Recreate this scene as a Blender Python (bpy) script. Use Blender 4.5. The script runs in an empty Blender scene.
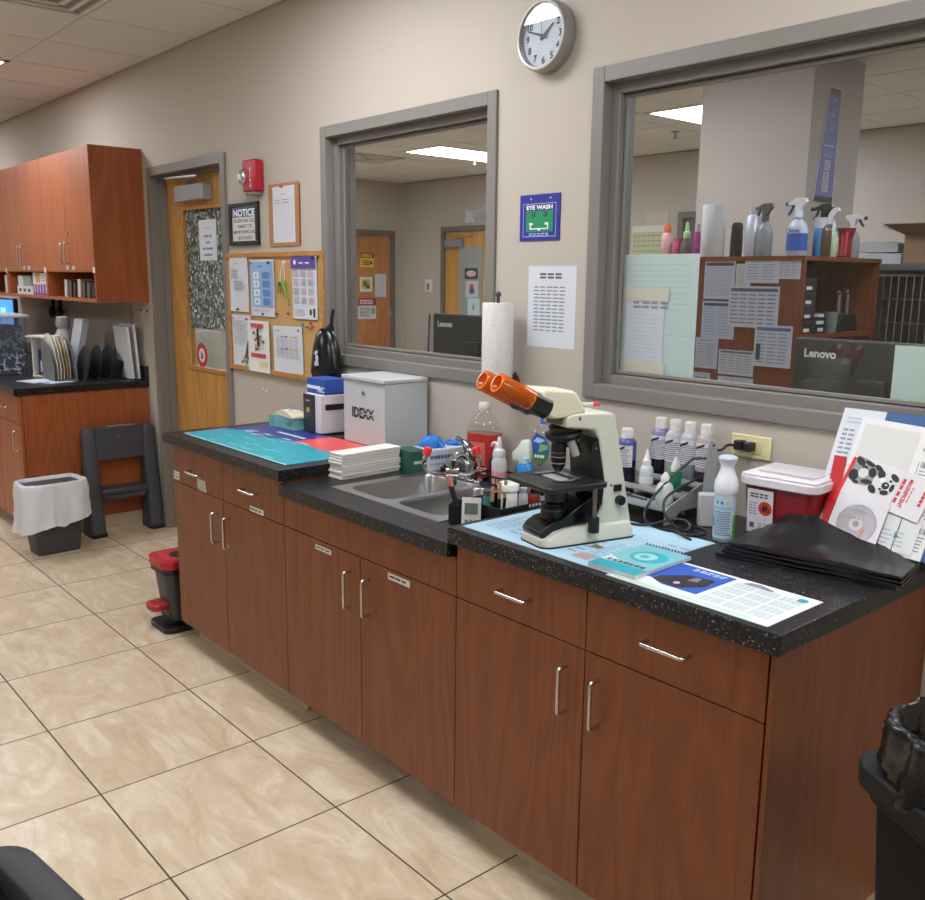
import bpy, bmesh, math, random
from mathutils import Vector, Matrix
random.seed(7)
S = bpy.context.scene
C = S.collection
PI = math.pi
def srgb(h):
    if isinstance(h, str):
        h = h.lstrip('#'); c = [int(h[i:i+2], 16)/255 for i in (0, 2, 4)]
    else: c = [x/255 for x in h]
    return tuple(x/12.92 if x <= .04045 else ((x+.055)/1.055)**2.4 for x in c) + (1,)

# ---------------------------------------------------------------- materials
_mats = {}
def new_mat(name):
    m = bpy.data.materials.new(name); m.use_nodes = True
    nt = m.node_tree; b = nt.nodes['Principled BSDF']
    return m, nt, b
def M(col, rough=.55, metal=0.0, spec=.5, noise=0.0, alpha=None, emit=0, bump=0, bscale=60, coat=0):
    key = (str(col), rough, metal, spec, noise, alpha, emit, bump, bscale, coat)
    if key in _mats: return _mats[key]
    m, nt, b = new_mat('finish_' + str(len(_mats)))
    c = srgb(col)
    b.inputs['Base Color'].default_value = c
    b.inputs['Roughness'].default_value = rough
    b.inputs['Metallic'].default_value = metal
    b.inputs['Specular IOR Level'].default_value = spec
    b.inputs['Coat Weight'].default_value = coat
    if emit:
        b.inputs['Emission Color'].default_value = c; b.inputs['Emission Strength'].default_value = emit
    tc = nt.nodes.new('ShaderNodeTexCoord')
    nz = nt.nodes.new('ShaderNodeTexNoise'); nz.inputs['Scale'].default_value = bscale; nz.inputs['Detail'].default_value = 3
    nt.links.new(tc.outputs['Object'], nz.inputs['Vector'])
    a = noise if noise else .03
    mr = nt.nodes.new('ShaderNodeMapRange'); mr.inputs['To Min'].default_value = 1-a; mr.inputs['To Max'].default_value = 1+a
    nt.links.new(nz.outputs['Fac'], mr.inputs['Value'])
    hs = nt.nodes.new('ShaderNodeHueSaturation'); hs.inputs['Color'].default_value = c
    nt.links.new(mr.outputs['Result'], hs.inputs['Value']); nt.links.new(hs.outputs['Color'], b.inputs['Base Color'])
    if bump:
        bp = nt.nodes.new('ShaderNodeBump'); bp.inputs['Strength'].default_value = bump; bp.inputs['Distance'].default_value = .01
        nt.links.new(nz.outputs['Fac'], bp.inputs['Height']); nt.links.new(bp.outputs['Normal'], b.inputs['Normal'])
    if alpha is not None:
        tr = nt.nodes.new('ShaderNodeBsdfTransparent'); tr.inputs['Color'].default_value = tuple(.25+.75*x for x in c[:3]) + (1,)
        mx = nt.nodes.new('ShaderNodeMixShader'); mx.inputs[0].default_value = alpha
        out = nt.nodes['Material Output']
        nt.links.new(tr.outputs[0], mx.inputs[1]); nt.links.new(b.outputs[0], mx.inputs[2]); nt.links.new(mx.outputs[0], out.inputs[0])
    _mats[key] = m
    return m
def ramp(nt, stops):
    r = nt.nodes.new('ShaderNodeValToRGB'); e = r.color_ramp.elements
    e[0].position, e[0].color = stops[0][0], stops[0][1]
    e[1].position, e[1].color = stops[-1][0], stops[-1][1]
    for p, c in stops[1:-1]:
        n = e.new(p); n.color = c
    return r
def wood(name, c1, c2, c3, scale=(9, 9, .9), rough=.38, fine=160, axis='z'):
    m, nt, b = new_mat(name); L = nt.links.new
    tc = nt.nodes.new('ShaderNodeTexCoord'); mp = nt.nodes.new('ShaderNodeMapping')
    mp.inputs['Scale'].default_value = scale
    geo = nt.nodes.new('ShaderNodeNewGeometry')
    L(geo.outputs['Position'], mp.inputs['Vector'])
    n1 = nt.nodes.new('ShaderNodeTexNoise'); n1.inputs['Scale'].default_value = .55; n1.inputs['Detail'].default_value = 2; n1.inputs['Distortion'].default_value = .5
    L(mp.outputs[0], n1.inputs['Vector'])
    mul = nt.nodes.new('ShaderNodeMath'); mul.operation = 'MULTIPLY'; mul.inputs[1].default_value = 70
    L(n1.outputs['Fac'], mul.inputs[0])
    sn = nt.nodes.new('ShaderNodeMath'); sn.operation = 'SINE'; L(mul.outputs[0], sn.inputs[0])
    mp2 = nt.nodes.new('ShaderNodeMapping'); s = list(scale); mp2.inputs['Scale'].default_value = [x*fine/9 if x > 2 else x*14 for x in s]
    L(geo.outputs['Position'], mp2.inputs['Vector'])
    n2 = nt.nodes.new('ShaderNodeTexNoise'); n2.inputs['Scale'].default_value = 1; n2.inputs['Detail'].default_value = 3
    L(mp2.outputs[0], n2.inputs['Vector'])
    mr = nt.nodes.new('ShaderNodeMapRange'); mr.inputs['From Min'].default_value = -1; mr.inputs['To Max'].default_value = .38
    L(sn.outputs[0], mr.inputs['Value'])
    ad = nt.nodes.new('ShaderNodeMath'); ad.operation = 'MULTIPLY_ADD'; ad.inputs[1].default_value = .95
    L(n2.outputs['Fac'], ad.inputs[0]); L(mr.outputs[0], ad.inputs[2])
    r = ramp(nt, [(.25, srgb(c1)), (.6, srgb(c2)), (1.0, srgb(c3))]); L(ad.outputs[0], r.inputs[0])
    L(r.outputs[0], b.inputs['Base Color'])
    b.inputs['Roughness'].default_value = rough; b.inputs['Specular IOR Level'].default_value = .4
    return m
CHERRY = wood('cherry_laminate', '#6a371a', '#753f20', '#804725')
CHERRY_LIT = wood('lit_cherry_laminate', '#8d4a26', '#9a532c', '#a65d34')  # same cherry laminate, the stronger light on the far left cabinets put into its colour
OAK = wood('oak_veneer_door', '#a87838', '#b98848', '#c49656', scale=(5, 5, .5))
OAK2 = wood('orange_veneer_door', '#a0653c', '#ad7246', '#b87d50', scale=(5, 5, .5))
OAKTRIM = wood('light_oak_trim', '#9a6b34', '#b17f44', '#c08e52', scale=(12, 12, 12))
def mk_floor():
    m, nt, b = new_mat('travertine_tile'); L = nt.links.new
    geo = nt.nodes.new('ShaderNodeNewGeometry')
    T = .5145
    mp = nt.nodes.new('ShaderNodeMapping'); mp.inputs['Location'].default_value = (2.8119+T*40, .8786+T*40, 0)
    L(geo.outputs['Position'], mp.inputs['Vector'])
    br = nt.nodes.new('ShaderNodeTexBrick'); br.offset = 0; br.squash = 1
    br.inputs['Scale'].default_value = 1; br.inputs['Brick Width'].default_value = T; br.inputs['Row Height'].default_value = T
    br.inputs['Mortar Size'].default_value = .0028; br.inputs['Mortar Smooth'].default_value = .1; br.inputs['Bias'].default_value = 0
    br.inputs['Color1'].default_value = (0, 0, 0, 1); br.inputs['Color2'].default_value = (1, 1, 1, 1); br.inputs['Mortar'].default_value = (.5, .5, .5, 1)
    L(mp.outputs[0], br.inputs['Vector'])
    sc = nt.nodes.new('ShaderNodeVectorMath'); sc.operation = 'SCALE'; sc.inputs['Scale'].default_value = 7; L(br.outputs['Color'], sc.inputs[0])
    ad = nt.nodes.new('ShaderNodeVectorMath'); ad.operation = 'ADD'; L(mp.outputs[0], ad.inputs[0]); L(sc.outputs[0], ad.inputs[1])
    rt = nt.nodes.new('ShaderNodeMapping'); rt.inputs['Rotation'].default_value = (0, 0, .9); rt.inputs['Scale'].default_value = (1, 2.6, 1); L(ad.outputs[0], rt.inputs['Vector'])
    n1 = nt.nodes.new('ShaderNodeTexNoise'); n1.inputs['Scale'].default_value = 3.2; n1.inputs['Detail'].default_value = 7; n1.inputs['Distortion'].default_value = 1.6; n1.inputs['Roughness'].default_value = .58
    L(rt.outputs[0], n1.inputs['Vector'])
    r = ramp(nt, [(.25, srgb('#b7a283')), (.42, srgb('#c6b395')), (.55, srgb('#cfbfa3')), (.64, srgb('#d9ccb4')), (.8, srgb('#c2ae8e'))]); L(n1.outputs['Fac'], r.inputs[0])
    n2 = nt.nodes.new('ShaderNodeTexNoise'); n2.inputs['Scale'].default_value = 22; n2.inputs['Detail'].default_value = 4; n2.inputs['Distortion'].default_value = 1; L(rt.outputs[0], n2.inputs['Vector'])
    mr = nt.nodes.new('ShaderNodeMapRange'); mr.inputs['To Min'].default_value = .9; mr.inputs['To Max'].default_value = 1.08; L(n2.outputs['Fac'], mr.inputs['Value'])
    hs = nt.nodes.new('ShaderNodeHueSaturation'); L(r.outputs[0], hs.inputs['Color']); L(mr.outputs[0], hs.inputs['Value'])
    mx = nt.nodes.new('ShaderNodeMix'); mx.data_type = 'RGBA'; mx.inputs['B'].default_value = srgb('#4a4038')
    L(br.outputs['Fac'], mx.inputs['Factor']); L(hs.outputs[0], mx.inputs['A']); L(mx.outputs['Result'], b.inputs['Base Color'])
    rr = nt.nodes.new('ShaderNodeMapRange'); rr.inputs['To Min'].default_value = .32; rr.inputs['To Max'].default_value = .8; L(br.outputs['Fac'], rr.inputs['Value']); L(rr.outputs[0], b.inputs['Roughness'])
    bp = nt.nodes.new('ShaderNodeBump'); bp.invert = True; bp.inputs['Strength'].default_value = .5; bp.inputs['Distance'].default_value = .003
    L(br.outputs['Fac'], bp.inputs['Height']); L(bp.outputs[0], b.inputs['Normal'])
    return m
FLOOR = mk_floor()
def mk_granite():
    m, nt, b = new_mat('speckled_black_laminate'); L = nt.links.new
    geo = nt.nodes.new('ShaderNodeNewGeometry')
    v = nt.nodes.new('ShaderNodeTexVoronoi'); v.inputs['Scale'].default_value = 330; L(geo.outputs['Position'], v.inputs['Vector'])
    sep = nt.nodes.new('ShaderNodeSeparateColor'); L(v.outputs['Color'], sep.inputs[0])
    r = ramp(nt, [(.0, srgb('#131316')), (.66, srgb('#1c1c20')), (.84, srgb('#2f2f34')), (.93, srgb('#505055')), (.98, srgb('#858380'))]); r.color_ramp.interpolation = 'CONSTANT'
    L(sep.outputs[0], r.inputs[0]); L(r.outputs[0], b.inputs['Base Color'])
    b.inputs['Roughness'].default_value = .3; b.inputs['Specular IOR Level'].default_value = .32
    return m
GRANITE = mk_granite()
def mk_ceiling():
    m, nt, b = new_mat('mineral_fibre_tile'); L = nt.links.new
    geo = nt.nodes.new('ShaderNodeNewGeometry')
    n = nt.nodes.new('ShaderNodeTexNoise'); n.inputs['Scale'].default_value = 170; n.inputs['Detail'].default_value = 2; L(geo.outputs['Position'], n.inputs['Vector'])
    r = ramp(nt, [(.36, srgb('#c9c7c4')), (.52, srgb('#dad8d5')), (.7, srgb('#e2e0dd'))]); L(n.outputs['Fac'], r.inputs[0]); L(r.outputs[0], b.inputs['Base Color'])
    b.inputs['Roughness'].default_value = .95; b.inputs['Specular IOR Level'].default_value = .1
    return m
CEIL = mk_ceiling()
def mk_glass(name, tint=(.975, .985, .98, 1), ior=1.5, extra=0.0):
    m, nt, b = new_mat(name); L = nt.links.new
    nt.nodes.remove(b)
    tr = nt.nodes.new('ShaderNodeBsdfTransparent'); tr.inputs[0].default_value = tint
    gl = nt.nodes.new('ShaderNodeBsdfGlossy'); gl.inputs['Roughness'].default_value = .01
    fr = nt.nodes.new('ShaderNodeFresnel'); 
    ge = nt.nodes.new('ShaderNodeNewGeometry'); mr = nt.nodes.new('ShaderNodeMapRange')
    mr.inputs['To Min'].default_value = ior; mr.inputs['To Max'].default_value = 1/ior   # the node inverts it on back faces: a thin pane
    L(ge.outputs['Backfacing'], mr.inputs['Value']); L(mr.outputs[0], fr.inputs['IOR'])
    mx = nt.nodes.new('ShaderNodeMixShader'); L(fr.outputs[0], mx.inputs[0]); L(tr.outputs[0], mx.inputs[1]); L(gl.outputs[0], mx.inputs[2])
    L(mx.outputs[0], nt.nodes['Material Output'].inputs[0])
    return m
GLASS = mk_glass('window_glass')
CLEAR = mk_glass('clear_plastic', (.86, .89, .9, 1), 1.45)

def mk_pebble():
    m, nt, b = new_mat('hammered_privacy_glass'); L = nt.links.new
    tc = nt.nodes.new('ShaderNodeNewGeometry')
    v = nt.nodes.new('ShaderNodeTexVoronoi'); v.inputs['Scale'].default_value = 55; L(tc.outputs['Position'], v.inputs['Vector'])
    n = nt.nodes.new('ShaderNodeTexNoise'); n.inputs['Scale'].default_value = 30; n.inputs['Detail'].default_value = 3; L(tc.outputs['Position'], n.inputs['Vector'])
    sep = nt.nodes.new('ShaderNodeSeparateColor'); L(v.outputs['Color'], sep.inputs[0])
    mul = nt.nodes.new('ShaderNodeMath'); mul.operation = 'MULTIPLY'; L(sep.outputs[1], mul.inputs[0]); L(n.outputs['Fac'], mul.inputs[1])
    r = ramp(nt, [(.08, srgb('#4c5654')), (.28, srgb('#7f8c89')), (.42, srgb('#a6b5b2')), (.55, srgb('#dfe9e8'))]); L(mul.outputs[0], r.inputs[0])
    L(r.outputs[0], b.inputs['Base Color']); b.inputs['Roughness'].default_value = .15
    bp = nt.nodes.new('ShaderNodeBump'); bp.inputs['Strength'].default_value = 1; bp.inputs['Distance'].default_value = .02
    L(v.outputs['Distance'], bp.inputs['Height']); L(bp.outputs[0], b.inputs['Normal'])
    return m
PEBBLE = mk_pebble()
WALL = M('#b6aea1', .85, noise=.02, bscale=3, bump=.04)
WALLB = M('#b3aba2', .85, noise=.02, bscale=3)
FRAME = M('#7c7872', .45, noise=.02)
FRAMED = M('#65615c', .5)
BSTEEL = M('#b0b0ae', .3, 1, noise=.06, bscale=150)
STEEL = M('#c9c9c9', .28, 1, noise=.04, bscale=200)
CHROME = M('#c9c9cb', .16, 1)
BLACK = M('#17171a', .42)
BLKSH = M('#101013', .22)
DGREY = M('#3c3e43', .55)
WHITE = M('#d6d5d1', .5)
PAPER = M('#ced2d8', .75)
PAPERW = M('#d0cfca', .75)
INK = M('#2e3038', .8)
INK2 = M('#8b8f98', .8)
INK3 = M('#b3b8c2', .8)
BASET = M('#b5a488', .5, noise=.08, bscale=12)

# ---------------------------------------------------------------- mesh builder
_txt = {}
def text_geo(s, bold=False):
    if (s, bold) in _txt: return _txt[(s, bold)]
    cu = bpy.data.curves.new('t', 'FONT'); cu.body = s; cu.size = 1; cu.resolution_u = 3
    cu.fill_mode = 'FRONT'; cu.offset = .032 if bold else .004
    ob = bpy.data.objects.new('t', cu); C.objects.link(ob)
    dg = bpy.context.evaluated_depsgraph_get()
    me = bpy.data.meshes.new_from_object(ob.evaluated_get(dg))
    vs = [(v.co.x, v.co.y) for v in me.vertices]; fs = [list(p.vertices) for p in me.polygons]
    bpy.data.objects.remove(ob); bpy.data.curves.remove(cu); bpy.data.meshes.remove(me)
    if vs:
        x0 = min(v[0] for v in vs); x1 = max(v[0] for v in vs); y0 = min(v[1] for v in vs); y1 = max(v[1] for v in vs)
    else: x0 = y0 = 0; x1 = y1 = 1
    _txt[(s, bold)] = (vs, fs, x0, x1, y0, y1)
    return _txt[(s, bold)]
I4 = Matrix.Identity(4)
def frame(o, u, v):
    u = Vector(u).normalized(); v = Vector(v); v = (v - u*v.dot(u)).normalized(); n = u.cross(v)
    m = Matrix((u, v, n)).transposed().to_4x4(); m.translation = Vector(o); return m
def wallf(x, z, y=0): return frame((x, y, z), (1, 0, 0), (0, 0, 1))      # n = -y
def flatf(x, y, z, rz=0): return frame((x, y, z), (math.cos(rz), math.sin(rz), 0), (-math.sin(rz), math.cos(rz), 0))
class B:
    def __init__(s, Mx=None): s.v = []; s.f = []; s.mi = []; s.ms = []; s.M = Mx or I4
    def m(s, mat):
        if mat not in s.ms: s.ms.append(mat)
        return s.ms.index(mat)
    def add(s, vs, fs, mat, T=None):
        k = len(s.v); T = s.M @ T if T is not None else s.M
        s.v += [tuple(T @ Vector(p)) for p in vs]; i = s.m(mat)
        for f in fs: s.f.append([k+j for j in f]); s.mi.append(i)
        return s
    def box(s, x0, y0, z0, x1, y1, z1, mat, T=None):
        vs = [(x, y, z) for z in (z0, z1) for y in (y0, y1) for x in (x0, x1)]
        return s.add(vs, [(0, 2, 3, 1), (4, 5, 7, 6), (0, 1, 5, 4), (2, 6, 7, 3), (0, 4, 6, 2), (1, 3, 7, 5)], mat, T)
    def quad(s, u0, v0, u1, v1, n, mat, T=None):
        return s.add([(u0, v0, n), (u1, v0, n), (u1, v1, n), (u0, v1, n)], [(0, 1, 2, 3)], mat, T)
    def poly(s, pts, n, mat, T=None):
        return s.add([(p[0], p[1], n) for p in pts], [tuple(range(len(pts)))], mat, T)
    def prism(s, pts, a, b, mat, T=None, ax='z'):
        n = len(pts)
        def P(p, h): return {'z': (p[0], p[1], h), 'y': (p[0], h, p[1]), 'x': (h, p[0], p[1])}[ax]
        vs = [P(p, a) for p in pts] + [P(p, b) for p in pts]
        fs = [tuple(range(n))[::-1], tuple(range(n, 2*n))] + [(i, (i+1) % n, n+(i+1) % n, n+i) for i in range(n)]
        return s.add(vs, fs, mat, T)
    def lathe(s, prof, mat, T=None, n=24, sx=1, sy=1, cap=True):
        vs = []; fs = []
        for r, z in prof:
            for i in range(n):
                a = 2*PI*i/n; vs.append((r*math.cos(a)*sx, r*math.sin(a)*sy, z))
        for k in range(len(prof)-1):
            for i in range(n):
                j = (i+1) % n; fs.append((k*n+i, k*n+j, (k+1)*n+j, (k+1)*n+i))
        if cap:
            if prof[0][0] > 1e-5: fs.append(tuple(range(n))[::-1])
            if prof[-1][0] > 1e-5: fs.append(tuple((len(prof)-1)*n+i for i in range(n)))
        return s.add(vs, fs, mat, T)
    def cyl(s, p0, p1, r0, mat, r1=None, n=16, T=None):
        p0 = Vector(p0); p1 = Vector(p1); d = p1-p0; q = d.to_track_quat('Z', 'Y').to_matrix().to_4x4(); q.translation = p0
        return s.lathe([(r0, 0), (r0 if r1 is None else r1, d.length)], mat, (T @ q) if T is not None else q, n)
    def tube(s, pts, r, mat, n=8, T=None, smooth=0, closed=False):
        P = [Vector(p) for p in pts]
        for _ in range(smooth):
            Q = [P[0]]
            for a, b in zip(P, P[1:]): Q += [a*.75+b*.25, a*.25+b*.75]
            Q.append(P[-1]); P = Q
        vs = []; fs = []; pn = None
        for i, p in enumerate(P):
            d = (P[min(i+1, len(P)-1)]-P[max(i-1, 0)]).normalized()
            if pn is None: pn = d.orthogonal().normalized()
            else: pn = (pn-d*pn.dot(d)).normalized()
            bn = d.cross(pn); rr = r[min(i, len(r)-1)] if isinstance(r, (list, tuple)) else r
            for k in range(n):
                a = 2*PI*k/n; vs.append(tuple(p+(pn*math.cos(a)+bn*math.sin(a))*rr))
        for i in range(len(P)-1):
            for k in range(n): fs.append((i*n+k, i*n+(k+1) % n, (i+1)*n+(k+1) % n, (i+1)*n+k))
        fs.append(tuple(range(n))[::-1]); fs.append(tuple((len(P)-1)*n+k for k in range(n)))
        return s.add(vs, fs, mat, T)
    def ball(s, c, r, mat, T=None, sc=(1, 1, 1), n=16):
        prof = [(max(math.sin(PI*i/10), 0)*r, -math.cos(PI*i/10)*r) for i in range(11)]
        q = Matrix.Translation(c) @ Matrix.Diagonal((*sc, 1))
        return s.lathe(prof, mat, (T @ q) if T is not None else q, n, cap=False)
    def rbox(s, x0, y0, x1, y1, z0, z1, r, mat, T=None, k=5, taper=0):
        def ring(e):
            pts = []
            for cx, cy, a0 in ((x1-r, y1-r, 0), (x0+r, y1-r, PI/2), (x0+r, y0+r, PI), (x1-r, y0+r, 1.5*PI)):
                for i in range(k+1):
                    a = a0+PI/2*i/k; pts.append((cx+r*math.cos(a), cy+r*math.sin(a)))
            mx, my = (x0+x1)/2, (y0+y1)/2
            return [(mx+(p[0]-mx)*e, my+(p[1]-my)*e) for p in pts]
        a, b = ring(1-taper), ring(1); n = len(a)
        vs = [(p[0], p[1], z0) for p in a]+[(p[0], p[1], z1) for p in b]
        fs = [tuple(range(n))[::-1], tuple(range(n, 2*n))]+[(i, (i+1) % n, n+(i+1) % n, n+i) for i in range(n)]
        return s.add(vs, fs, mat, T)
    def text(s, t, size, u, v, mat, T=None, n=.0006, align='c', bold=False, sx=1, fit=None, th=0):
        vs, fs, x0, x1, y0, y1 = text_geo(t, bold)
        h = size/.72
        if fit: sx = fit/((x1-x0)*h)
        w = (x1-x0)*h*sx
        ox = {'c': -w/2, 'l': 0, 'r': -w}[align]
        return s.add([(u+ox+(a-x0)*h*sx, v+b*h, n) for a, b in vs], fs, mat, T)
    def lines(s, u0, v0, u1, v1, rows, mat, T=None, n=.0005, fill=.45, ragged=.3, seg=1, rnd=None):
        rnd = rnd or random
        h = (v1-v0)/rows
        for i in range(rows):
            w = (u1-u0)/seg
            for k in range(seg):
                a = u0+k*w; b = a+w*(1-ragged*rnd.random())*(.9 if seg > 1 else 1)
                s.quad(a, v0+i*h+h*(1-fill)/2, b, v0+i*h+h*(1+fill)/2, n, mat, T)
        return s
    def build(s, name, parent=None, bevel=0, smooth=40, bseg=2, recalc=True):
        me = bpy.data.meshes.new(name); me.from_pydata(s.v, [], s.f)
        for m in s.ms: me.materials.append(m)
        me.polygons.foreach_set('material_index', s.mi)
        if recalc:
            bm = bmesh.new(); bm.from_mesh(me); bmesh.ops.recalc_face_normals(bm, faces=bm.faces); bm.to_mesh(me); bm.free()
        if smooth:
            me.shade_smooth(); me.set_sharp_from_angle(angle=math.radians(smooth))
        me.update()
        o = bpy.data.objects.new(name, me); C.objects.link(o)
        if parent: o.parent = parent
        if bevel:
            b = o.modifiers.new('bevel', 'BEVEL'); b.width = bevel; b.segments = bseg; b.limit_method = 'ANGLE'; b.angle_limit = math.radians(35)
        return o
def tag(o, label, cat, group=None, kind=None):
    o['label'] = label; o['category'] = cat
    if group: o['group'] = group
    if kind: o['kind'] = kind
    return o
def thing(name, label, cat, loc=(0, 0, 0), rz=0, group=None):
    o = bpy.data.objects.new(name, None); C.objects.link(o); o.empty_display_size = .05
    o.location = loc; o.rotation_euler = (0, 0, rz)
    return tag(o, label, cat, group)
def single(b, name, label, cat, loc=(0, 0, 0), rz=0, group=None, **k):
    o = b.build(name, **k); o.location = loc; o.rotation_euler = (0, 0, rz)
    return tag(o, label, cat, group)
def struct(b, name, **k):
    o = b.build(name, **k); o['kind'] = 'structure'; return o
def copy_tree(root, loc, rz=None, label=None, group=None):
    r = root.copy(); C.objects.link(r); r.location = loc
    if rz is not None: r.rotation_euler = (0, 0, rz)
    if label: r['label'] = label
    if group: r['group'] = group
    for ch in list(root.children):
        c = ch.copy(); C.objects.link(c); c.parent = r
        for g in ch.children:
            d = g.copy(); C.objects.link(d); d.parent = c
    return r
def part(b, name, parent, **k): return b.build(name, parent, **k)

EXPO = 0.0; LAMP = 18; LAMP2 = 16.5
# ================================================================ camera
q = dict(f=910.7682, rx=-.1869, ry=.011, rz=.8582, c=(.8541, -2.2247, 1.5648))
cz, sz = math.cos(q['rz']), math.sin(q['rz']); cp, sp = math.cos(q['rx']), math.sin(q['rx'])
fw = Vector((-sz*cp, cz*cp, sp)); ri = Vector((cz, sz, 0)); u_ = ri.cross(fw); c, s_ = math.cos(q['ry']), math.sin(q['ry'])
r2 = c*ri+s_*u_; u2 = -s_*ri+c*u_
cam = bpy.data.cameras.new('camera'); co = bpy.data.objects.new('camera', cam); C.objects.link(co)
mm = Matrix((r2, u2, -fw)).transposed().to_4x4(); mm.translation = q['c']; co.matrix_world = mm
cam.sensor_fit = 'HORIZONTAL'; cam.sensor_width = 36; cam.lens = 36*q['f']/925; cam.clip_start = .02; cam.clip_end = 100
S.camera = co
S.view_settings.view_transform = 'Standard'; S.view_settings.look = 'None'; S.view_settings.gamma = 1; S.view_settings.exposure = EXPO
w = bpy.data.worlds.new('world'); S.world = w; w.use_nodes = True
w.node_tree.nodes['Background'].inputs[0].default_value = (.9, .95, 1, 1); w.node_tree.nodes['Background'].inputs[1].default_value = .02

# ================================================================ room shell
H = 2.765; XL, XR, YF, YB = -8.95, 2.9, -5.0, 5.2; WT = .13
D1 = (-4.53, -3.633, 2.128)
W1 = (-2.6755, -1.551, 1.1816, 2.1955); W2 = (-1.1179, .72, 1.19, 2.1955)
struct(B().box(XL-.1, YF-.1, -.1, XR+.1, YB+.1, 0, FLOOR), 'floor', smooth=0)
b = B().box(XL-.1, YF-.1, H, XR+.1, YB+.1, H+.1, CEIL)
TB = M('#cfccc6', .5); G0 = -5.6725
i = -5
while G0+i*.6096 < XR:
    x = G0+i*.6096; i += 1
    if x < XL: continue
    b.box(x-.009, YF, H-.0025, x+.009, 0, H+.01, TB)
    b.box(x-.009, WT, H-.0025, x+.009, YB, H+.01, TB)
for y in (-.5675, -1.7867, -3.006, -4.225, .89, 1.5, 2.11, 2.72, 3.33, 3.94, 4.55):
    b.box(XL, y-.011, H-.003, XR, y+.011, H+.01, TB)
b.box(XL, -.014, H-.004, XR, 0, H+.01, M('#a5a29c', .6)); b.box(XL, YB-.016, H-.012, XR, YB, H+.01, M('#8d8983', .6)); b.box(XL, WT, H-.012, XR, WT+.016, H+.01, M('#8d8983', .6))
struct(b, 'ceiling', smooth=0)
def hole_wall(b, holes, y0, y1, x0, x1, mat, mat2):
    xs = sorted({x0, x1} | {h[0] for h in holes} | {h[1] for h in holes})
    for a, c_ in zip(xs, xs[1:]):
        cuts = [(h[2], h[3]) for h in holes if h[0] <= a and h[1] >= c_]
        z = 0
        for lo, hi in cuts:
            if lo > z: b.box(a, y0, z, c_, y1, lo, mat)
            z = hi
        b.box(a, y0, z, c_, y1, H, mat)
b = B(); hole_wall(b, [(D1[0]-.03, D1[1]+.03, 0, D1[2]+.03), (W1[0]+.02, W1[1]-.02, W1[2]+.02, W1[3]-.02), (W2[0]+.02, W2[1]-.02, W2[2]+.02, W2[3]-.02)], 0, WT, XL, XR, WALL, WALL)
struct(b, 'wall_back', smooth=0)
struct(B().box(XL-.1, YF, 0, XL, YB, H, WALL), 'wall_left', smooth=0)
struct(B().box(XR, YF, 0, XR+.1, YB, H, WALL), 'wall_right', smooth=0)
struct(B().box(XL-.1, YF-.1, 0, XR+.1, YF, H, WALL), 'wall_front', smooth=0)
struct(B().box(XL-.1, YB, 0, XR+.1, YB+.1, H, WALLB), 'wall_far', smooth=0)
# free-standing column in the adjoining room
struct(B().box(-2.47, 2.46, 0, -1.78, 3.0, H, WALLB), 'wall_column', smooth=0)
# tile base
b = B(); b.box(XL, -.012, 0, D1[0]-.06, 0, .1, BASET); b.box(D1[1]+.06, -.012, 0, XR, 0, .1, BASET); struct(b, 'baseboard_back')
b = B(); b.box(XL, YB-.012, 0, -8.3, YB, .1, BASET); b.box(-7.1, YB-.012, 0, XR, YB, .1, BASET); struct(b, 'baseboard_far')

def ring(b, x0, x1, z0, z1, w, y0, y1, mat, bottom=True):
    b.box(x0, y0, z0, x0+w, y1, z1, mat); b.box(x1-w, y0, z0, x1, y1, z1, mat)
    b.box(x0+w, y0, z1-w, x1-w, y1, z1, mat)
    if bottom: b.box(x0+w, y0, z0, x1-w, y1, z0+w, mat)
def window(n, W):
    x0, x1, z0, z1 = W
    b = B(); ring(b, x0, x1, z0, z1, .046, -.012, .03, FRAME); ring(b, x0+.022, x1-.022, z0+.022, z1-.022, .024+.03, .03, .075, FRAME)
    ring(b, x0+.022, x1-.022, z0+.022, z1-.022, .024, .075, WT-.02, FRAME); ring(b, x0, x1, z0, z1, .046, WT-.02, WT+.012, FRAME)
    ring(b, x0+.078, x1-.078, z0+.078, z1-.078, .012, .052, .062, FRAME)
    root = struct(b, 'window_%d' % n, bevel=.0025, smooth=0)
    root.name = 'window_%d' % n
    g = B(); ring(g, x0+.076, x1-.076, z0+.076, z1-.076, .005, .0625, .0665, M('#1a1c1e', .4)); part(g, 'gasket', root, smooth=0)
    g = B().box(x0+.076, .063, z0+.076, x1-.076, .069, z1-.076, GLASS); part(g, 'pane', root, smooth=0)
    return root
window(1, W1); window(2, W2)

# ---------------------------------------------------------------- door in the window wall
x0, x1, zt = D1
b = B(); b.box(x0-.05, -.014, 0, x0, WT+.014, zt+.05, FRAME); b.box(x1, -.014, 0, x1+.05, WT+.014, zt+.05, FRAME); b.box(x0, -.014, zt, x1, WT+.014, zt+.05, FRAME)
b.box(x0, .045, 0, x0+.016, .085, zt, FRAME); b.box(x1-.016, .045, 0, x1, .085, zt, FRAME); b.box(x0, .045, zt-.016, x1, .085, zt, FRAME)
door = struct(b, 'door_1', smooth=0, bevel=.002); 
L0, L1, LZ0, LZ1 = -4.305, -3.78, 1.035, 1.93
b = B(); dy0, dy1 = .085, .128
b.box(x0+.003, dy0, .01, L0, dy1, zt-.003, OAK); b.box(L1, dy0, .01, x1-.003, dy1, zt-.003, OAK)
b.box(L0, dy0, .01, L1, dy1, LZ0, OAK); b.box(L0, dy0, LZ1, L1, dy1, zt-.003, OAK); part(b, 'slab', door, smooth=0)
b = B(); ring(b, L0-.018, L1+.018, LZ0-.018, LZ1+.018, .022, dy0-.008, dy0+.006, OAKTRIM); part(b, 'glazing_bead', door, bevel=.002, smooth=0)
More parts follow.
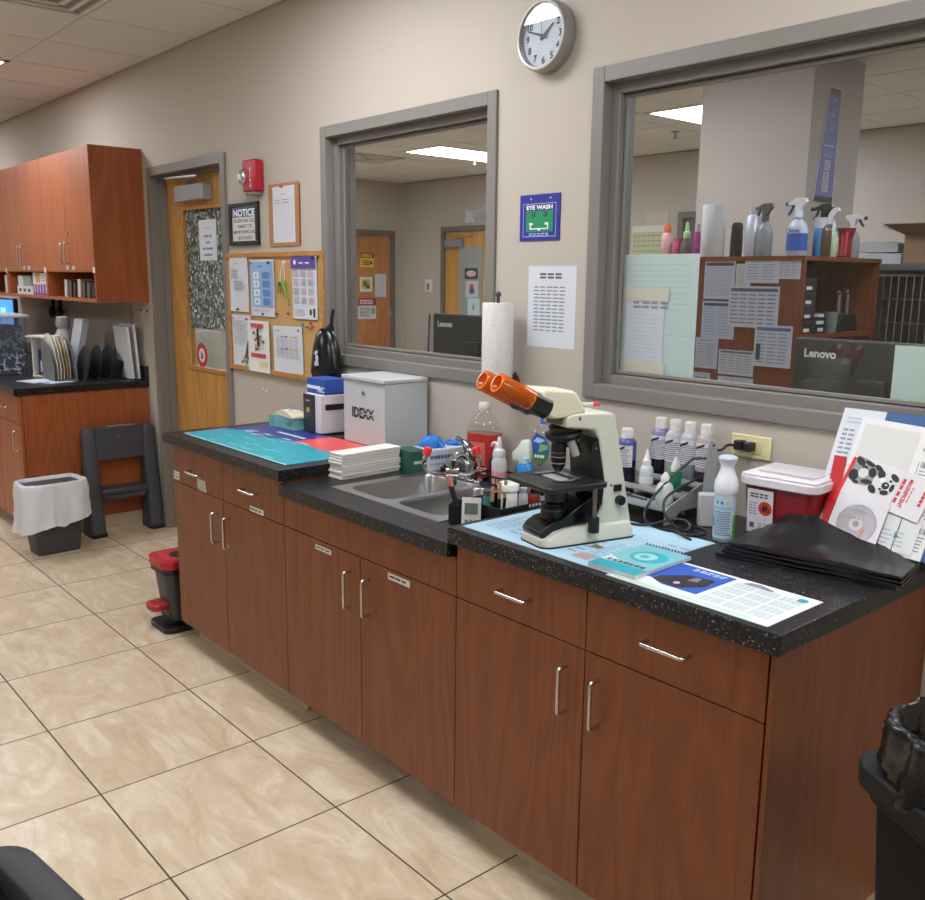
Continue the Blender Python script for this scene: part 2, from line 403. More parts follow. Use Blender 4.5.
b = B().box(L0, .1, LZ0, L1, .106, LZ1, CLEAR); b.box(L0, .0985, 1.26, L1, .0998, LZ1, PEBBLE); part(b, 'door_glass', door, smooth=0)
b = B(); b.cyl((-3.69, dy0, .98), (-3.69, dy0-.04, .98), .02, STEEL); part(b, 'handle', door)
cl = part(B().box(-4.30, .03, 1.970, -3.93, dy0, 2.055, M('#9b9ba0', .4, .3)), 'door_closer', door, bevel=.004)
b = B(); b.tube([(-4.15, .055, 2.06), (-4.15, .05, 2.075), (-3.90, -.01, 2.085), (-4.38, .02, 2.105)], .009, M('#a5a5a8', .35, .5), n=6); part(b, 'closer_arm', door)

# cabinets behind the door glass: the adjoining corridor seen through the clear strip
def sheet(name, label, cat, T, W_, H_, mat, draw=None, th=.0012, group=None):
    b = B(T); b.box(0, 0, 0, W_, H_, th, mat)
    if draw: draw(b, th)
    o = b.build(name, smooth=0, recalc=False); return tag(o, label, cat, group)
def d(b, t):
    b.lines(.05, .175, .16, .182, 1, INK2, n=t+.0005)
    for k, w_ in enumerate((.10, .05, .13, .10)):
        b.lines(.11-w_/2, .125-k*.034, .11+w_/2, .14-k*.034, 1, M('#6a6f90', .8), n=t+.0005, seg=3, fill=.8)
sheet('paper_notice', 'white printed notice taped to the pebbled glass of the wooden door', 'notice', wallf(-4.135, 1.645, .098), .215, .222, PAPER, d)
b = B(wallf(-4.165, 1.105, .0995)); b.lathe([(.070, 0), (.070, .0015)], M('#b3323a', .5), n=32); b.lathe([(.041, .0015), (.041, .002)], M('#cfd2d2', .6), n=24)
b.poly([(-.012, -.022), (.014, -.022), (.012, .004), (.002, .024), (-.012, .012)], .0025, M('#4c4c50', .6))
single(b, 'round_sticker', 'round red and white sticker low on the door glass', 'sticker', smooth=0)

# ---------------------------------------------------------------- ceiling fittings
LAMPM = M('#f6f8ff', .5, emit=LAMP)
LAMPC = M('#f2f6ff', .5, emit=LAMP2)
def troffer(x0, y0, x1, y1, label, mat, group=None):
    t = thing('ceiling_light', label, 'ceiling light', ((x0+x1)/2, (y0+y1)/2, H), 0, group)
    a, c_ = (x1-x0)/2-.012, (y1-y0)/2-.012
    f = B(); 
    for s in ((-a, -c_, -a+.025, c_), (a-.025, -c_, a, c_), (-a, -c_, a, -c_+.025), (-a, c_-.025, a, c_)): f.box(s[0], s[1], -.008, s[2], s[3], -.001, WHITE)
    part(f, 'light_frame', t, smooth=0); part(B().box(-a+.025, -c_+.025, -.006, a-.025, c_-.025, -.002, mat), 'diffuser', t, smooth=0)
    return t
G = lambda k: G0+k*.6096
g1 = 'recessed ceiling lights of the treatment room'
troffer(G(0), -1.7867, G(1), -.5675, 'recessed ceiling light above the far left cabinets', LAMPM, g1)
troffer(G(-4), -1.7867, G(-3), -.5675, 'recessed ceiling light out of frame beyond the far left cabinets', LAMPM, g1)
troffer(G(5), -1.177, G(7), -.5675, 'recessed ceiling light out of frame above the left worktop', LAMPM, g1)
troffer(G(13), -1.7867, G(14), -.5675, 'recessed ceiling light out of frame beyond the trash can', LAMPM, g1)
troffer(G(9), -1.7867, G(10), -.5675, 'recessed ceiling light out of frame near the right worktop end', LAMPM, g1)
troffer(G(1), -4.225, G(2), -3.006, 'recessed ceiling light out of frame behind the camera, left', LAMPM, g1)
troffer(G(7), -4.225, G(8), -3.006, 'recessed ceiling light out of frame behind the camera, right', LAMPM, g1)
g2 = 'recessed ceiling lights of the adjoining room'
troffer(-6.55, 3.33, -5.94, 4.55, 'long bright ceiling light seen through the smaller window', LAMPC, g2)
troffer(-3.60, 3.33, -2.99, 4.55, 'bright ceiling light seen through the big window, beside the column', LAMPC, g2)
troffer(-.9, 1.1, .3, 1.7, 'added ceiling fill light of the adjoining room above the cages, out of view', LAMPC, g2)  # added as fill for the bookcase, no fixture is seen here
troffer(-3.3, 1.1, -2.1, 1.7, 'added ceiling fill light of the adjoining room above the desk, out of view', LAMPC, g2)  # added to brighten the column side, hidden above the window sightline
troffer(-7.4, 1.1, -6.2, 1.7, 'added ceiling fill light of the adjoining room above its left end, out of view', LAMPC, g2)  # extra unseen fixture that lifts the left part of the adjoining room
troffer(-.6, 3.33, 0, 4.55, 'added ceiling fill light of the adjoining room at its right end, out of view', LAMPC, g2)  # added to brighten the far wall and ceiling, stays right of the frame
troffer(-8.6, 2.1, -8.0, 3.3, 'added ceiling fill light of the adjoining room at its far left end, out of view', LAMPC, g2)  # added for brighter far left walls, hidden behind the window frame
def vent(x0, y0, x1, y1, label):
    t = thing('ceiling_vent', label, 'ceiling vent', ((x0+x1)/2, (y0+y1)/2, H)); a = (x1-x0)/2-.012; c_ = (y1-y0)/2-.012
    part(B().box(-a, -c_, -.004, a, c_, -.0005, M('#85837f', .7)), 'backing', t, smooth=0)
    for k in range(4):
        f = B(); e = a-.02-k*.062; g = c_-.02-k*.062
        for s in ((-e, -g, -e+.022, g), (e-.022, -g, e, g), (-e, -g, e, -g+.022), (-e, g-.022, e, g)): f.box(s[0], s[1], -.014, s[2], s[3], -.003, M('#d5d3cf', .5))
        part(f, 'louvre', t, smooth=0)
vent(G(3), -1.177, G(4), -.5675, 'square white ceiling vent at the top left corner')
vent(-4.23, 2.72, -3.62, 3.33, 'square ceiling vent seen through the big window')
vent(-7.5, 3.1, -6.9, 3.7, 'square ceiling vent seen through the smaller window')
for x, y, l in ((-6.5, 4.25, 'small sprinkler head on the ceiling behind the smaller window'), (-3.95, 4.2, 'small sprinkler head on the ceiling behind the big window')):
    b = B(); b.lathe([(.035, 0), (.035, -.006), (.01, -.008), (.01, -.05), (.022, -.052), (.022, -.056)], M('#7d7a76', .4)); single(b, 'sprinkler_head', l, 'sprinkler', (x, y, H))
#PART3
# ================================================================ cabinets of the long counter
PULL = M('#c4c2be', .25, 1)
def pull(parent, x, z, y, L, vert):
    b = B(); h = L/2; r = .0048
    if vert: P = [(x, y, z-h), (x, y-.03, z-h), (x, y-.03, z+h), (x, y, z+h)]
    else: P = [(x-h, y, z), (x-h, y-.03, z), (x+h, y-.03, z), (x+h, y, z)]
    def mid(a, c_, t): return tuple(a[i]+(c_[i]-a[i])*t for i in range(3))
    Q = [P[0], mid(P[0], P[1], .6), mid(P[0], P[1], .9), mid(P[1], P[2], .04), mid(P[1], P[2], .1), mid(P[1], P[2], .9), mid(P[1], P[2], .96), mid(P[3], P[2], .9), mid(P[3], P[2], .6), P[3]]
    b.tube(Q, r, PULL, n=8); return part(b, 'handle', parent, smooth=60)
def stick(parent, x, z, w_, h_, y, rows=2):
    b = B(wallf(x-w_/2, z-h_/2, y)); b.box(0, 0, 0, w_, h_, .0008, PAPERW)
    b.lines(.006, h_*.2, w_-.006, h_*.85, rows, INK, n=.0012, seg=3, ragged=.4); part(b, 'label_strip', parent, smooth=0)
YC = -.699
def front(name, parent, x0, x1, z0, z1):
    g = .0016
    return part(B().box(x0+g, YC, z0+g, x1-g, YC+.018, z1-g, CHERRY), name, parent, bevel=.0012, smooth=0)
ZT = .0956; ZD = .716
X = [-2.7574, -2.3101, -1.8486, -1.3886, -.931, -.4669, 0]
def carcass(name, label, x0, x1, top, toe=-.62, toem=BASET, group=None):
    r = thing(name, label, 'cabinet', ((x0+x1)/2, 0, 0), 0, group)
    t = Matrix.Translation((-(x0+x1)/2, 0, 0))
    b = B(); b.box(x0, YC+.0185, ZT, x1, -.002, top, CHERRY); o = part(b, 'body', r, smooth=0); o.matrix_parent_inverse = t
    b = B(); b.box(x0+.001, toe, 0, x1-.001, toe+.015, ZT, toem); o = part(b, 'toe_kick', r, smooth=0); o.matrix_parent_inverse = t
    return r, t
def fix(r, t):
    for ch in r.children: ch.matrix_parent_inverse = t
gc = 'cherry base cabinets of the long counter'
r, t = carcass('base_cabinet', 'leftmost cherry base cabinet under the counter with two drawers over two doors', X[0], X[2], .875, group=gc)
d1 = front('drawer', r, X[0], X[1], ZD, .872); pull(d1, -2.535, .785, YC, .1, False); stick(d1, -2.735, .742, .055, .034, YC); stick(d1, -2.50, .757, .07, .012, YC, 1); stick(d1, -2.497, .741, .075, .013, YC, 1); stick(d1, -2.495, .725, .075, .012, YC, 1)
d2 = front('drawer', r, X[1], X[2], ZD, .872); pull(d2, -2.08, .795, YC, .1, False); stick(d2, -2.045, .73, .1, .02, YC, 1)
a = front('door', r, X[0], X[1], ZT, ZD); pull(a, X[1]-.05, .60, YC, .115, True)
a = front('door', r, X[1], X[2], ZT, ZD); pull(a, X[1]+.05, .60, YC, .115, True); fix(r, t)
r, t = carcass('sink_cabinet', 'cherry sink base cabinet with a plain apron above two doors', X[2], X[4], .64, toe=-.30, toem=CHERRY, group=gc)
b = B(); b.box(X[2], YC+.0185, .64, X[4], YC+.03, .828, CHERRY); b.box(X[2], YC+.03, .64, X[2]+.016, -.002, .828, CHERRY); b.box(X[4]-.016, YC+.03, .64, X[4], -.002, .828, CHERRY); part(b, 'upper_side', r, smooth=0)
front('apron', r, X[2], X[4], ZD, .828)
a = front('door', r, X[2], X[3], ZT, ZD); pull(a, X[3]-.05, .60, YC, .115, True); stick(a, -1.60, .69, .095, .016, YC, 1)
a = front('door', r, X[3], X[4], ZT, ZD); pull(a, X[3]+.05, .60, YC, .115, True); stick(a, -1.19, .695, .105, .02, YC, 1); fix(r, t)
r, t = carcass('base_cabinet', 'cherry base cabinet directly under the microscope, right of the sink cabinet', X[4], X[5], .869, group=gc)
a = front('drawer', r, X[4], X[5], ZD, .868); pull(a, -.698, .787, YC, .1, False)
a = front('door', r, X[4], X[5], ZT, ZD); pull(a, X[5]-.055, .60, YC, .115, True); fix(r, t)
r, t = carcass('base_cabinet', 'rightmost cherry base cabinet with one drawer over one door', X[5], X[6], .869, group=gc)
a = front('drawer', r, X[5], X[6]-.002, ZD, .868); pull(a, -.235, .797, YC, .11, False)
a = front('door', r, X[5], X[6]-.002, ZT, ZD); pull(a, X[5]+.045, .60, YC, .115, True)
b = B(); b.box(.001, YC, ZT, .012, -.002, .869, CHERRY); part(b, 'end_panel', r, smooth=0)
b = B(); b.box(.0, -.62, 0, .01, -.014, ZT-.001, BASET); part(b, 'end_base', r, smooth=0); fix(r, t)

YW = -.7224
single(B().box(-2.8163, YW, .876, -1.8415, -.001, .914, GRANITE), 'worktop', 'raised black speckled worktop on the left, under the bright poster', 'worktop', bevel=.002, smooth=0)
b = B(); sx0, sx1, sy0, sy1 = -1.665, -1.145, -.585, -.195; z0, z1 = .829, .868
b.box(-1.8412, YW, z0, -.944, sy0, z1, GRANITE); b.box(-1.8412, sy1, z0, -.944, -.001, z1, GRANITE); b.box(-1.8412, sy0, z0, sx0, sy1, z1, GRANITE); b.box(sx1, sy0, z0, -.944, sy1, z1, GRANITE)
single(b, 'worktop', 'lower black speckled worktop holding the sink, in the middle', 'worktop', smooth=0)
b = B().box(-.9437, YW, .870, .0282, -.001, .914, GRANITE)
single(b, 'worktop', 'raised black speckled worktop on the right, under the microscope', 'worktop', bevel=.002, smooth=0)

# ---------------------------------------------------------------- sink
ZS = .868
t = thing('kitchen_sink', 'double bowl stainless steel sink set in the lower worktop', 'sink', (-1.405, -.39, ZS))
def bowl(x0, x1, y0, y1, dep):
    b = B(); R = .045; K = 5
    def rg(e, z):
        pts = []
        for cx, cy, a0 in ((x1-R, y1-R, 0), (x0+R, y1-R, PI/2), (x0+R, y0+R, PI), (x1-R, y0+R, 1.5*PI)):
            for i in range(K+1):
                a = a0+PI/2*i/K; pts.append((cx+(R-e)*math.cos(a), cy+(R-e)*math.sin(a), z))
        return pts
    lv = [(0, .0015), (.004, -.006), (.008, -dep*.85), (.02, -dep*.97), (.04, -dep)]
    STEEL = BSTEEL
    vs = []; fs = []; n = 4*(K+1)
    for e, z in lv: vs += rg(e, z)
    for k in range(len(lv)-1):
        for i in range(n): fs.append((k*n+i, k*n+(i+1) % n, (k+1)*n+(i+1) % n, (k+1)*n+i))
    fs.append(tuple((len(lv)-1)*n+i for i in range(n)))
    b.add(vs, fs, STEEL); b.lathe([(.038, -dep+.002), (.03, -dep+.004), (.028, -dep+.001)], M('#8c8c8c', .3, 1), Matrix.Translation(((x0+x1)/2, (y0+y1)/2, 0)), n=20)
    return b
# rim built as a frame around both bowls (world coordinates minus root)
def L_(x, y): return x+1.405, y+.39
b = B(); bx = [(-1.648, -1.418), (-1.388, -1.158)]; by = (-.572, -.212)
X0, X1, Y0, Y1 = -1.69, -1.12, -.608, -.17
def rb(a0, c0, a1, c1): 
    p, q_ = L_(a0, c0); p1, q1 = L_(a1, c1); b.box(p, q_, 0, p1, q1, .003, STEEL)
rb(X0, Y0, X1, by[0]); rb(X0, by[1], X1, Y1); rb(X0, by[0], bx[0][0], by[1]); rb(bx[0][1], by[0], bx[1][0], by[1]); rb(bx[1][1], by[0], X1, by[1])
part(b, 'rim', t, smooth=0)
for (p, q_) in bx:
    c0, e0 = L_(p, by[0]); c1, e1 = L_(q_, by[1]); b = bowl(c0, c1, e0, e1, .16)
    # corner fillers between square opening and rounded bowl
    for cx, cy, ax, ay in ((c0, e0, 1, 1), (c1, e0, -1, 1), (c1, e1, -1, -1), (c0, e1, 1, -1)):
        pts = [(cx, cy)]+[(cx+ax*.045*(1-math.cos(PI/2*k/5)), cy+ay*.045*(1-math.sin(PI/2*k/5))) for k in range(6)]
        b.prism(pts, .0, .003, STEEL)
    part(b, 'basin', t, recalc=False)
# ---------------------------------------------------------------- faucet and eyewash
t = thing('faucet', 'chrome faucet behind the double sink', 'faucet', (-1.505, -.185, ZS+.003))
b = B(); b.rbox(-.09, -.022, .1, .022, 0, .012, .02, CHROME); part(b, 'base_plate', t, bevel=.002)
b = B(); b.lathe([(.024, .01), (.022, .03), (.018, .05), (.022, .062), (.02, .072), (0, .078)], CHROME, Matrix.Translation((.045, 0, 0))); part(b, 'body', t)
b = B(); b.tube([(.045, 0, .055), (.04, -.02, .085), (.045, -.05, .100), (.052, -.08, .098), (.058, -.105, .085), (.06, -.115, .075)], [.016, .016, .015, .014, .013, .013, .013, .013, .013, .013, .013, .012], CHROME, n=12, smooth=1); part(b, 'spout', t)
b = B(); b.tube([(.048, 0, .07), (.04, .0, .105), (.01, .0, .135), (-.03, .0, .142)], [.012, .016, .019, .019, .015, .008], M('#8d9094', .15, 1), n=12, smooth=1); part(b, 'lever', t)
t = thing('eyewash', 'chrome eyewash fixture with two red caps mounted on the faucet spout', 'eyewash', (-1.425, -.302, .932))
b = B(); b.cyl((0, 0, -.03), (0, 0, .025), .014, CHROME); b.cyl((0, 0, .02), (0, 0, .036), .019, CHROME); b.cyl((-.012, -.012, -.005), (.022, .015, -.005), .016, CHROME); b.cyl((0, 0, -.05), (0, 0, -.03), .017, M('#9a9a9c', .3, 1)); part(b, 'valve_body', t)
rx, ry = math.cos(.95), math.sin(.95)
for sgn, nm in ((-1, 'nozzle_arm'), (1, 'nozzle_arm')):
    b = B(); pts = [(0, 0, -.008), (sgn*.05*rx, sgn*.05*ry, -.016), (sgn*.088*rx, sgn*.088*ry, -.004), (sgn*.1*rx, sgn*.1*ry, .03), (sgn*.088*rx, sgn*.088*ry, .044)]
    b.tube(pts, .0042, CHROME, n=8, smooth=2); o = part(b, nm, t)
    b = B(); b.cyl((sgn*.092*rx, sgn*.092*ry, .038), (sgn*.084*rx, sgn*.084*ry, .054), .008, STEEL); b.cyl((sgn*.086*rx, sgn*.086*ry, .052), (sgn*.078*rx, sgn*.078*ry, .078), .0155, M('#d8352c', .4), r1=.0135); part(b, 'red_cap', o, bevel=.002)
#PART4
# ================================================================ things on the wall
rnd = random.Random(3)
# NOTICE sign
Hn = (-3.548, 1.712); W_, H_ = .3, .215
t = thing('notice_sign', 'black framed NOTICE telephone call sign on the wall beside the door', 'sign', (Hn[0], 0, Hn[1]))
b = B(wallf(0, 0)); BK = M('#18191c', .35)
W_, H_ = .305, .208
for s in ((0, 0, W_, .022), (0, H_-.022, W_, H_), (0, .022, .026, H_-.022), (W_-.026, .022, W_, H_-.022)): b.box(s[0], s[1], 0, s[2], s[3], .016, BK)
part(b, 'sign_frame', t, bevel=.002, smooth=0)
b = B(wallf(0, 0)); b.box(.026, .022, .002, W_-.026, H_-.022, .006, WHITE); b.quad(.03, .138, W_-.03, .182, .0064, M('#2a4f94', .5))
b.text('NOTICE', .034, W_/2, .143, M('#f4f4f4', .5), n=.007, bold=True, fit=.222)
for k, s in enumerate(('TELEPHONE CALL', 'SUBJECT TO', 'MONITORING AND', 'RECORDING')): b.text(s, .0165, W_/2+.004, .113-.0275*k, M('#3a3c40', .6), n=.007, fit=(.225, .15, .225, .15)[k])
part(b, 'sign_face', t, smooth=0)
# alarm
t = thing('fire_alarm_strobe', 'red fire alarm with clear strobe lens mounted above the NOTICE sign', 'fire alarm', (-3.255, 0, 2.03))
b = B(); b.box(-.055, -.055, -.07, .065, -.001, .078, M('#a81d27', .4)); part(b, 'housing', t, bevel=.008)
b = B(); b.prism([(-.05, 0), (.05, 0), (.02, .05), (-.02, .05)], -.093, -.072, M('#8f1f27', .4), Matrix.Translation((0, -.052, 0)), ax='z'); b = B(); b.box(-.035, -.05, -.085, .055, -.004, -.0705, M('#7c7a7c', .5)); part(b, 'back_plate', t, bevel=.004)
b = B(); b.ball((-.045, -.054, .0), .030, M('#b3b6b9', .12, .6), sc=(.9, .8, 1.25)); b.box(-.055, -.082, -.014, -.033, -.074, .014, M('#d3d5d7', .2)); part(b, 'strobe_lens', t)
b = B(wallf(0, 0, -.0555))
for k, s in enumerate('FIRE'): b.text(s, .017, .030, .022-.024*k, M('#f0eeee', .5), n=.001, bold=True)
part(b, 'lettering', t, smooth=0)
# clipboard
t = thing('clipboard', 'brown clipboard with a lined sheet hanging on the wall above the cork board', 'clipboard', (-3.146, 0, 1.702))
b = B(wallf(0, 0)); b.box(0, 0, 0, .275, .285, .006, M('#a9784a', .6, noise=.1)); b.box(.24, .008, -.0, .282, .275, .004, M('#6c4a30', .7)); part(b, 'board', t, smooth=0)
b = B(wallf(.042, .016, -.0062)); b.box(0, 0, 0, .2, .255, .001, PAPER); b.lines(.015, .02, .19, .2, 18, INK3, n=.0016, fill=.12, ragged=.02); b.lines(.015, .175, .16, .2, 2, INK2, n=.0017, seg=2, fill=.3); b.lines(.075, .215, .12, .222, 1, INK2, n=.0017); part(b, 'paper_sheet', t, smooth=0)
b = B(); b.cyl((.135, -.006, .27), (.135, -.022, .27), .006, M('#c23b3b', .4)); part(b, 'push_pin', t)
# cork board
t = thing('cork_board', 'wood framed cork notice board beside the door', 'notice board', (-3.580, 0, 1.085))
cw, ch = .925, .592
CORK = M('#c09a62', .9, noise=.14, bscale=140)
part(B(wallf(0, 0)).box(.01, .01, 0, cw-.01, ch-.01, .008, CORK), 'cork_panel', t, smooth=0)
b = B(); ring(b, 0, cw, 0, ch, .024, -.02, 0, OAKTRIM); part(b, 'board_frame', t, bevel=.002, smooth=0)
def pinned(x0, z0, x1, z1, label, draw, mat=PAPER, cat='paper', y=-.0095, tilt=0, name='pinned_paper', pins=()):
    W_, H_ = x1-x0, z1-z0
    T = frame((x0, y, z0), (math.cos(tilt), 0, math.sin(tilt)), (-math.sin(tilt), -.03, 1))
    b = B(T); n = 6
    for i in range(n):
        v0, v1 = H_*i/n, H_*(i+1)/n
        c0, c1 = .006*((1-i/n)**2), .006*((1-(i+1)/n)**2)
        b.add([(0, v0, c0), (W_, v0, c0), (W_, v1, c1), (0, v1, c1), (0, v0, c0-.0006), (W_, v0, c0-.0006), (W_, v1, c1-.0006), (0, v1, c1-.0006)],
              [(0, 1, 2, 3), (7, 6, 5, 4), (0, 4, 5, 1), (1, 5, 6, 2), (2, 6, 7, 3), (3, 7, 4, 0)], mat)
    b2 = B(T); 
    draw(b, W_, H_)
    o = b.build(name, smooth=0, recalc=False); tag(o, label, cat)
    for (u, v, c) in pins:
        p = B(T); p.lathe([(.0045, 0), (.0045, .008), (.007, .009), (.007, .012), (0, .013)], M(c, .35), Matrix.Translation((u, v, .004)), n=10); part(p, 'push_pin', o)
    return o
NN = .0064
def d(b, W_, H_):
    b.lines(W_*.4, H_*.86, W_*.62, H_*.89, 1, INK2, n=NN); b.lines(W_*.18, H_*.6, W_*.6, H_*.78, 6, INK2, n=NN, fill=.35); b.lines(W_*.3, H_*.38, W_*.92, H_*.56, 7, INK2, n=NN, fill=.4)
pinned(-3.568, 1.383, -3.358, 1.658, 'white typed letter pinned at the top left of the cork board', d, pins=[(.1, .012, '#2f3f80'), (.02, .262, '#b43a44')])
def d(b, W_, H_):
    b.quad(.012, .045, W_-.012, H_-.012, NN, M('#8fb2dc', .7)); b.lines(W_*.4, H_*.86, W_*.62, H_*.9, 1, M('#3d5f9c', .7), n=NN+.001)
    for k in range(4):
        z = H_*(.2+.155*k); b.quad(W_*.17, z, W_*.42, z+H_*.12, NN+.001, M('#d4dded', .7)); b.ball((W_*.29, z+.016, NN+.001), .009, M('#8f9bb0', .7), sc=(1, 1, .1), n=8); b.quad(W_*.55, z, W_*.88, z+H_*.12, NN+.001, M('#6f96cc', .7)); b.lines(W_*.57, z, W_*.86, z+H_*.12, 5, M('#4c72ac', .7), n=NN+.002, fill=.4)
    b.lines(W_*.1, .02, W_*.9, .035, 2, INK3, n=NN)
pinned(-3.331, 1.368, -3.095, 1.642, 'pale blue instruction sheet with four small pictures on the cork board', d, pins=[(.03, .258, '#2f9a9a'), (.205, .258, '#28304c'), (.125, .012, '#2b6fae')])
def d(b, W_, H_):
    b.quad(0, H_-.052, W_, H_, NN, M('#5a4596', .6)); b.lines(W_*.35, H_-.035, W_*.85, H_-.022, 1, M('#e8e6f2', .6), n=NN+.001, seg=2); b.ball((W_*.17, H_-.026, NN), .011, M('#efeaf6', .6), sc=(1, 1, .1), n=10)
    for r_ in range(4):
        for c_ in range(3): b.lines(W_*(.08+.3*c_), H_*(.24+.145*r_), W_*(.3+.3*c_), H_*(.35+.145*r_), 6, M(('#7d6f92', '#55586a', '#b06a80')[(r_+c_) % 3], .7), n=NN, seg=4, fill=.4, ragged=.15)
    b.quad(W_*.7, .02, W_*.78, .045, NN, INK); b.quad(W_*.84, .01, W_*.92, .05, NN, INK); b.lines(W_*.08, .012, W_*.6, .045, 5, INK3, n=NN)
pinned(-2.926, 1.37, -2.711, 1.652, 'year calendar with a purple header pinned at the top right of the cork board', d, cat='calendar', name='wall_calendar', pins=[(.2, .275, '#28304c')])
def d(b, W_, H_):
    b.lines(W_*.1, H_*.4, W_*.85, H_*.9, 14, INK3, n=NN, fill=.35)
    for k, (u, v, c) in enumerate([(.5, .04, '#c23b3b'), (.62, .07, '#3c8a52'), (.75, .05, '#2f6fb0'), (.6, .13, '#e0c04c'), (.8, .12, '#b43a6c'), (.72, .02, '#4ca060')]): b.ball((W_*u, H_*v+.01, NN), .011, M(c, .6), sc=(1, 1, .2), n=8)
    b.add([(W_*.62, H_*.14, NN), (W_*.8, H_*.16, NN), (W_*.9, H_*.5, NN), (W_*.84, H_*.5, NN)], [(0, 1, 2, 3)], M('#3f4148', .7))
pinned(-3.545, 1.108, -3.345, 1.367, 'white sheet with small coloured drawings at the lower left of the cork board', d, y=-.0088, pins=[(.02, .24, '#c23b4a'), (.18, .24, '#c23b4a')])
def d(b, W_, H_):
    b.lines(W_*.2, H_*.86, W_*.8, H_*.95, 1, M('#c8393f', .6), n=NN, seg=6, ragged=.1, fill=.9); b.lines(W_*.15, H_*.28, W_*.85, H_*.37, 1, M('#c8393f', .6), n=NN, seg=6, ragged=.1, fill=.9)
    for k in range(16): 
        u, v = rnd.uniform(.2, .75), rnd.uniform(.42, .75); b.quad(W_*u, H_*v, W_*(u+.1), H_*(v+.05), NN+.0002*k, M(rnd.choice(['#2e2e34', '#d9c07a', '#b5563d', '#efefec', '#5a5f68', '#d8a58a']), .6))
    b.add([(W_*.5, H_*.5, NN+.004), (W_*.62, H_*.5, NN+.004), (W_*.6, H_*.88, NN+.004), (W_*.5, H_*.84, NN+.004)], [(0, 1, 2, 3)], M('#26262b', .6))
    b.quad(W_*.5, H_*.1, W_*.92, H_*.22, NN, M('#e0cfa0', .6))
pinned(-3.363, 1.09, -3.148, 1.345, 'white flyer with red heading and a crowd of small figures on the cork board', d, mat=M('#dfe2e0', .6), y=-.016, cat='flyer', name='flyer')
def d(b, W_, H_):
    b.lines(W_*.06, H_*.88, W_*.3, H_*.92, 1, INK2, n=NN); b.quad(W_*.88, H_*.9, W_*.95, H_*.94, NN, M('#c23b5a', .6))
    for j, z in enumerate((.5, .76)):
        for k in range(5): b.quad(W_*(.14+.15*k), H_*z, W_*(.25+.15*k), H_*(z+.028), NN+.001, M(('#c7ccd4', '#8d93a0', '#34507c', '#e6c35c', '#c9a05c')[k], .6))
    b.lines(W_*.12, H_*.32, W_*.9, H_*.74, 12, INK3, n=NN, seg=5, fill=.35)
pinned(-3.116, 1.106, -2.845, 1.328, 'white schedule table pinned at the lower right of the cork board', d, tilt=.02)
t = thing('key_bunch', 'bunch of keys with a bright green tag hanging on the cork board', 'keys', (-3.00, -.012, 1.628))
b = B(); b.cyl((0, .006, 0), (0, -.012, 0), .005, M('#dcdcdc', .4)); part(b, 'hook_pin', t)
b = B(); b.tube([(0, -.008, 0), (-.028, -.008, -.055), (-.032, -.008, -.095), (-.01, -.008, -.1), (.01, -.008, -.08), (.004, -.008, 0)], .0022, M('#dedbd2', .8), n=5); part(b, 'string', t)
for dx, a in ((-.035, -.35), (-.018, -.1), (-.004, .15)):
    b = B(frame((dx, -.012, -.1), (math.cos(a), 0, math.sin(a)), (math.sin(a), 0, -math.cos(a)))); b.lathe([(.011, -.001), (.011, .001)], M('#77736c', .35, .8), n=12); b.box(-.003, .008, -.001, .003, .048, .001, M('#8b877e', .35, .8)); part(b, 'key', t, smooth=0)
b = B(); b.tube([(-.005, -.014, -.085), (.02, -.015, -.12), (.045, -.014, -.165), (.052, -.012, -.2)], [.006, .009, .010, .005], M('#66912c', .6), n=8, smooth=1); part(b, 'green_tag', t)
for x, z, c_ in ((-3.08, 1.385, '#35406a'), (-2.97, 1.39, '#b43a3a'), (-2.845, 1.345, '#3a8fa0'), (-2.80, 1.335, '#3c8a52'), (-2.775, 1.33, '#d86a3a'), (-2.757, 1.338, '#c23b3b'), (-2.77, 1.352, '#c23b3b')):
    b = B(); b.cyl((0, 0, 0), (0, -.01, 0), .004, M(c_, .4)); b.cyl((0, -.01, 0), (0, -.014, 0), .0065, M(c_, .4))
    nm = {'#35406a': 'dark blue', '#b43a3a': 'single red', '#3a8fa0': 'turquoise', '#3c8a52': 'green', '#d86a3a': 'orange', '#c23b3b': 'red'}[c_]
    single(b, 'push_pin', (nm + ' push pin stuck in bare cork below the ' + ('keys' if x < -2.9 else 'calendar')), 'push pin', (x, -.008, z), group='loose push pins on the cork board')
# eyewash sign
t = thing('eyewash_sign', 'small blue and green EYE WASH sign on the wall under the clock', 'sign', (-1.431, 0, 1.69))
b = B(wallf(0, 0)); w_, h_ = .184, .149
b.box(0, 0, 0, w_, h_, .004, M('#2b2f8c', .35)); BL = M('#c9cdf0', .5); GR = M('#1c8a5c', .4); WH = M('#eef2ea', .4); DK = M('#2a2a30', .5)
for s in ((.016, .012, w_-.016, .0135), (.016, .118, w_-.016, .1195), (.016, .0135, .0175, .118), (w_-.0175, .0135, w_-.016, .118)): b.quad(*s, .0045, BL)
b.quad(.03, .028, w_-.03, .096, .0046, GR); b.text('EYE WASH', .0135, w_/2, .1005, WH, n=.005, bold=True, fit=.12)
for sx in (-.027, .027):
    b.ball((w_/2+sx, .082, .005), .009, DK, sc=(1, .75, .1), n=12); b.ball((w_/2+sx, .0815, .006), .004, M('#8a5a3a', .5), sc=(1, 1, .1), n=10); b.quad(w_/2+sx-.014, .0905, w_/2+sx+.014, .092, .0052, DK)
b.quad(w_/2-.04, .036, w_/2+.04, .0395, .0055, WH); b.quad(w_/2-.004, .031, w_/2+.004, .04, .0058, WH)
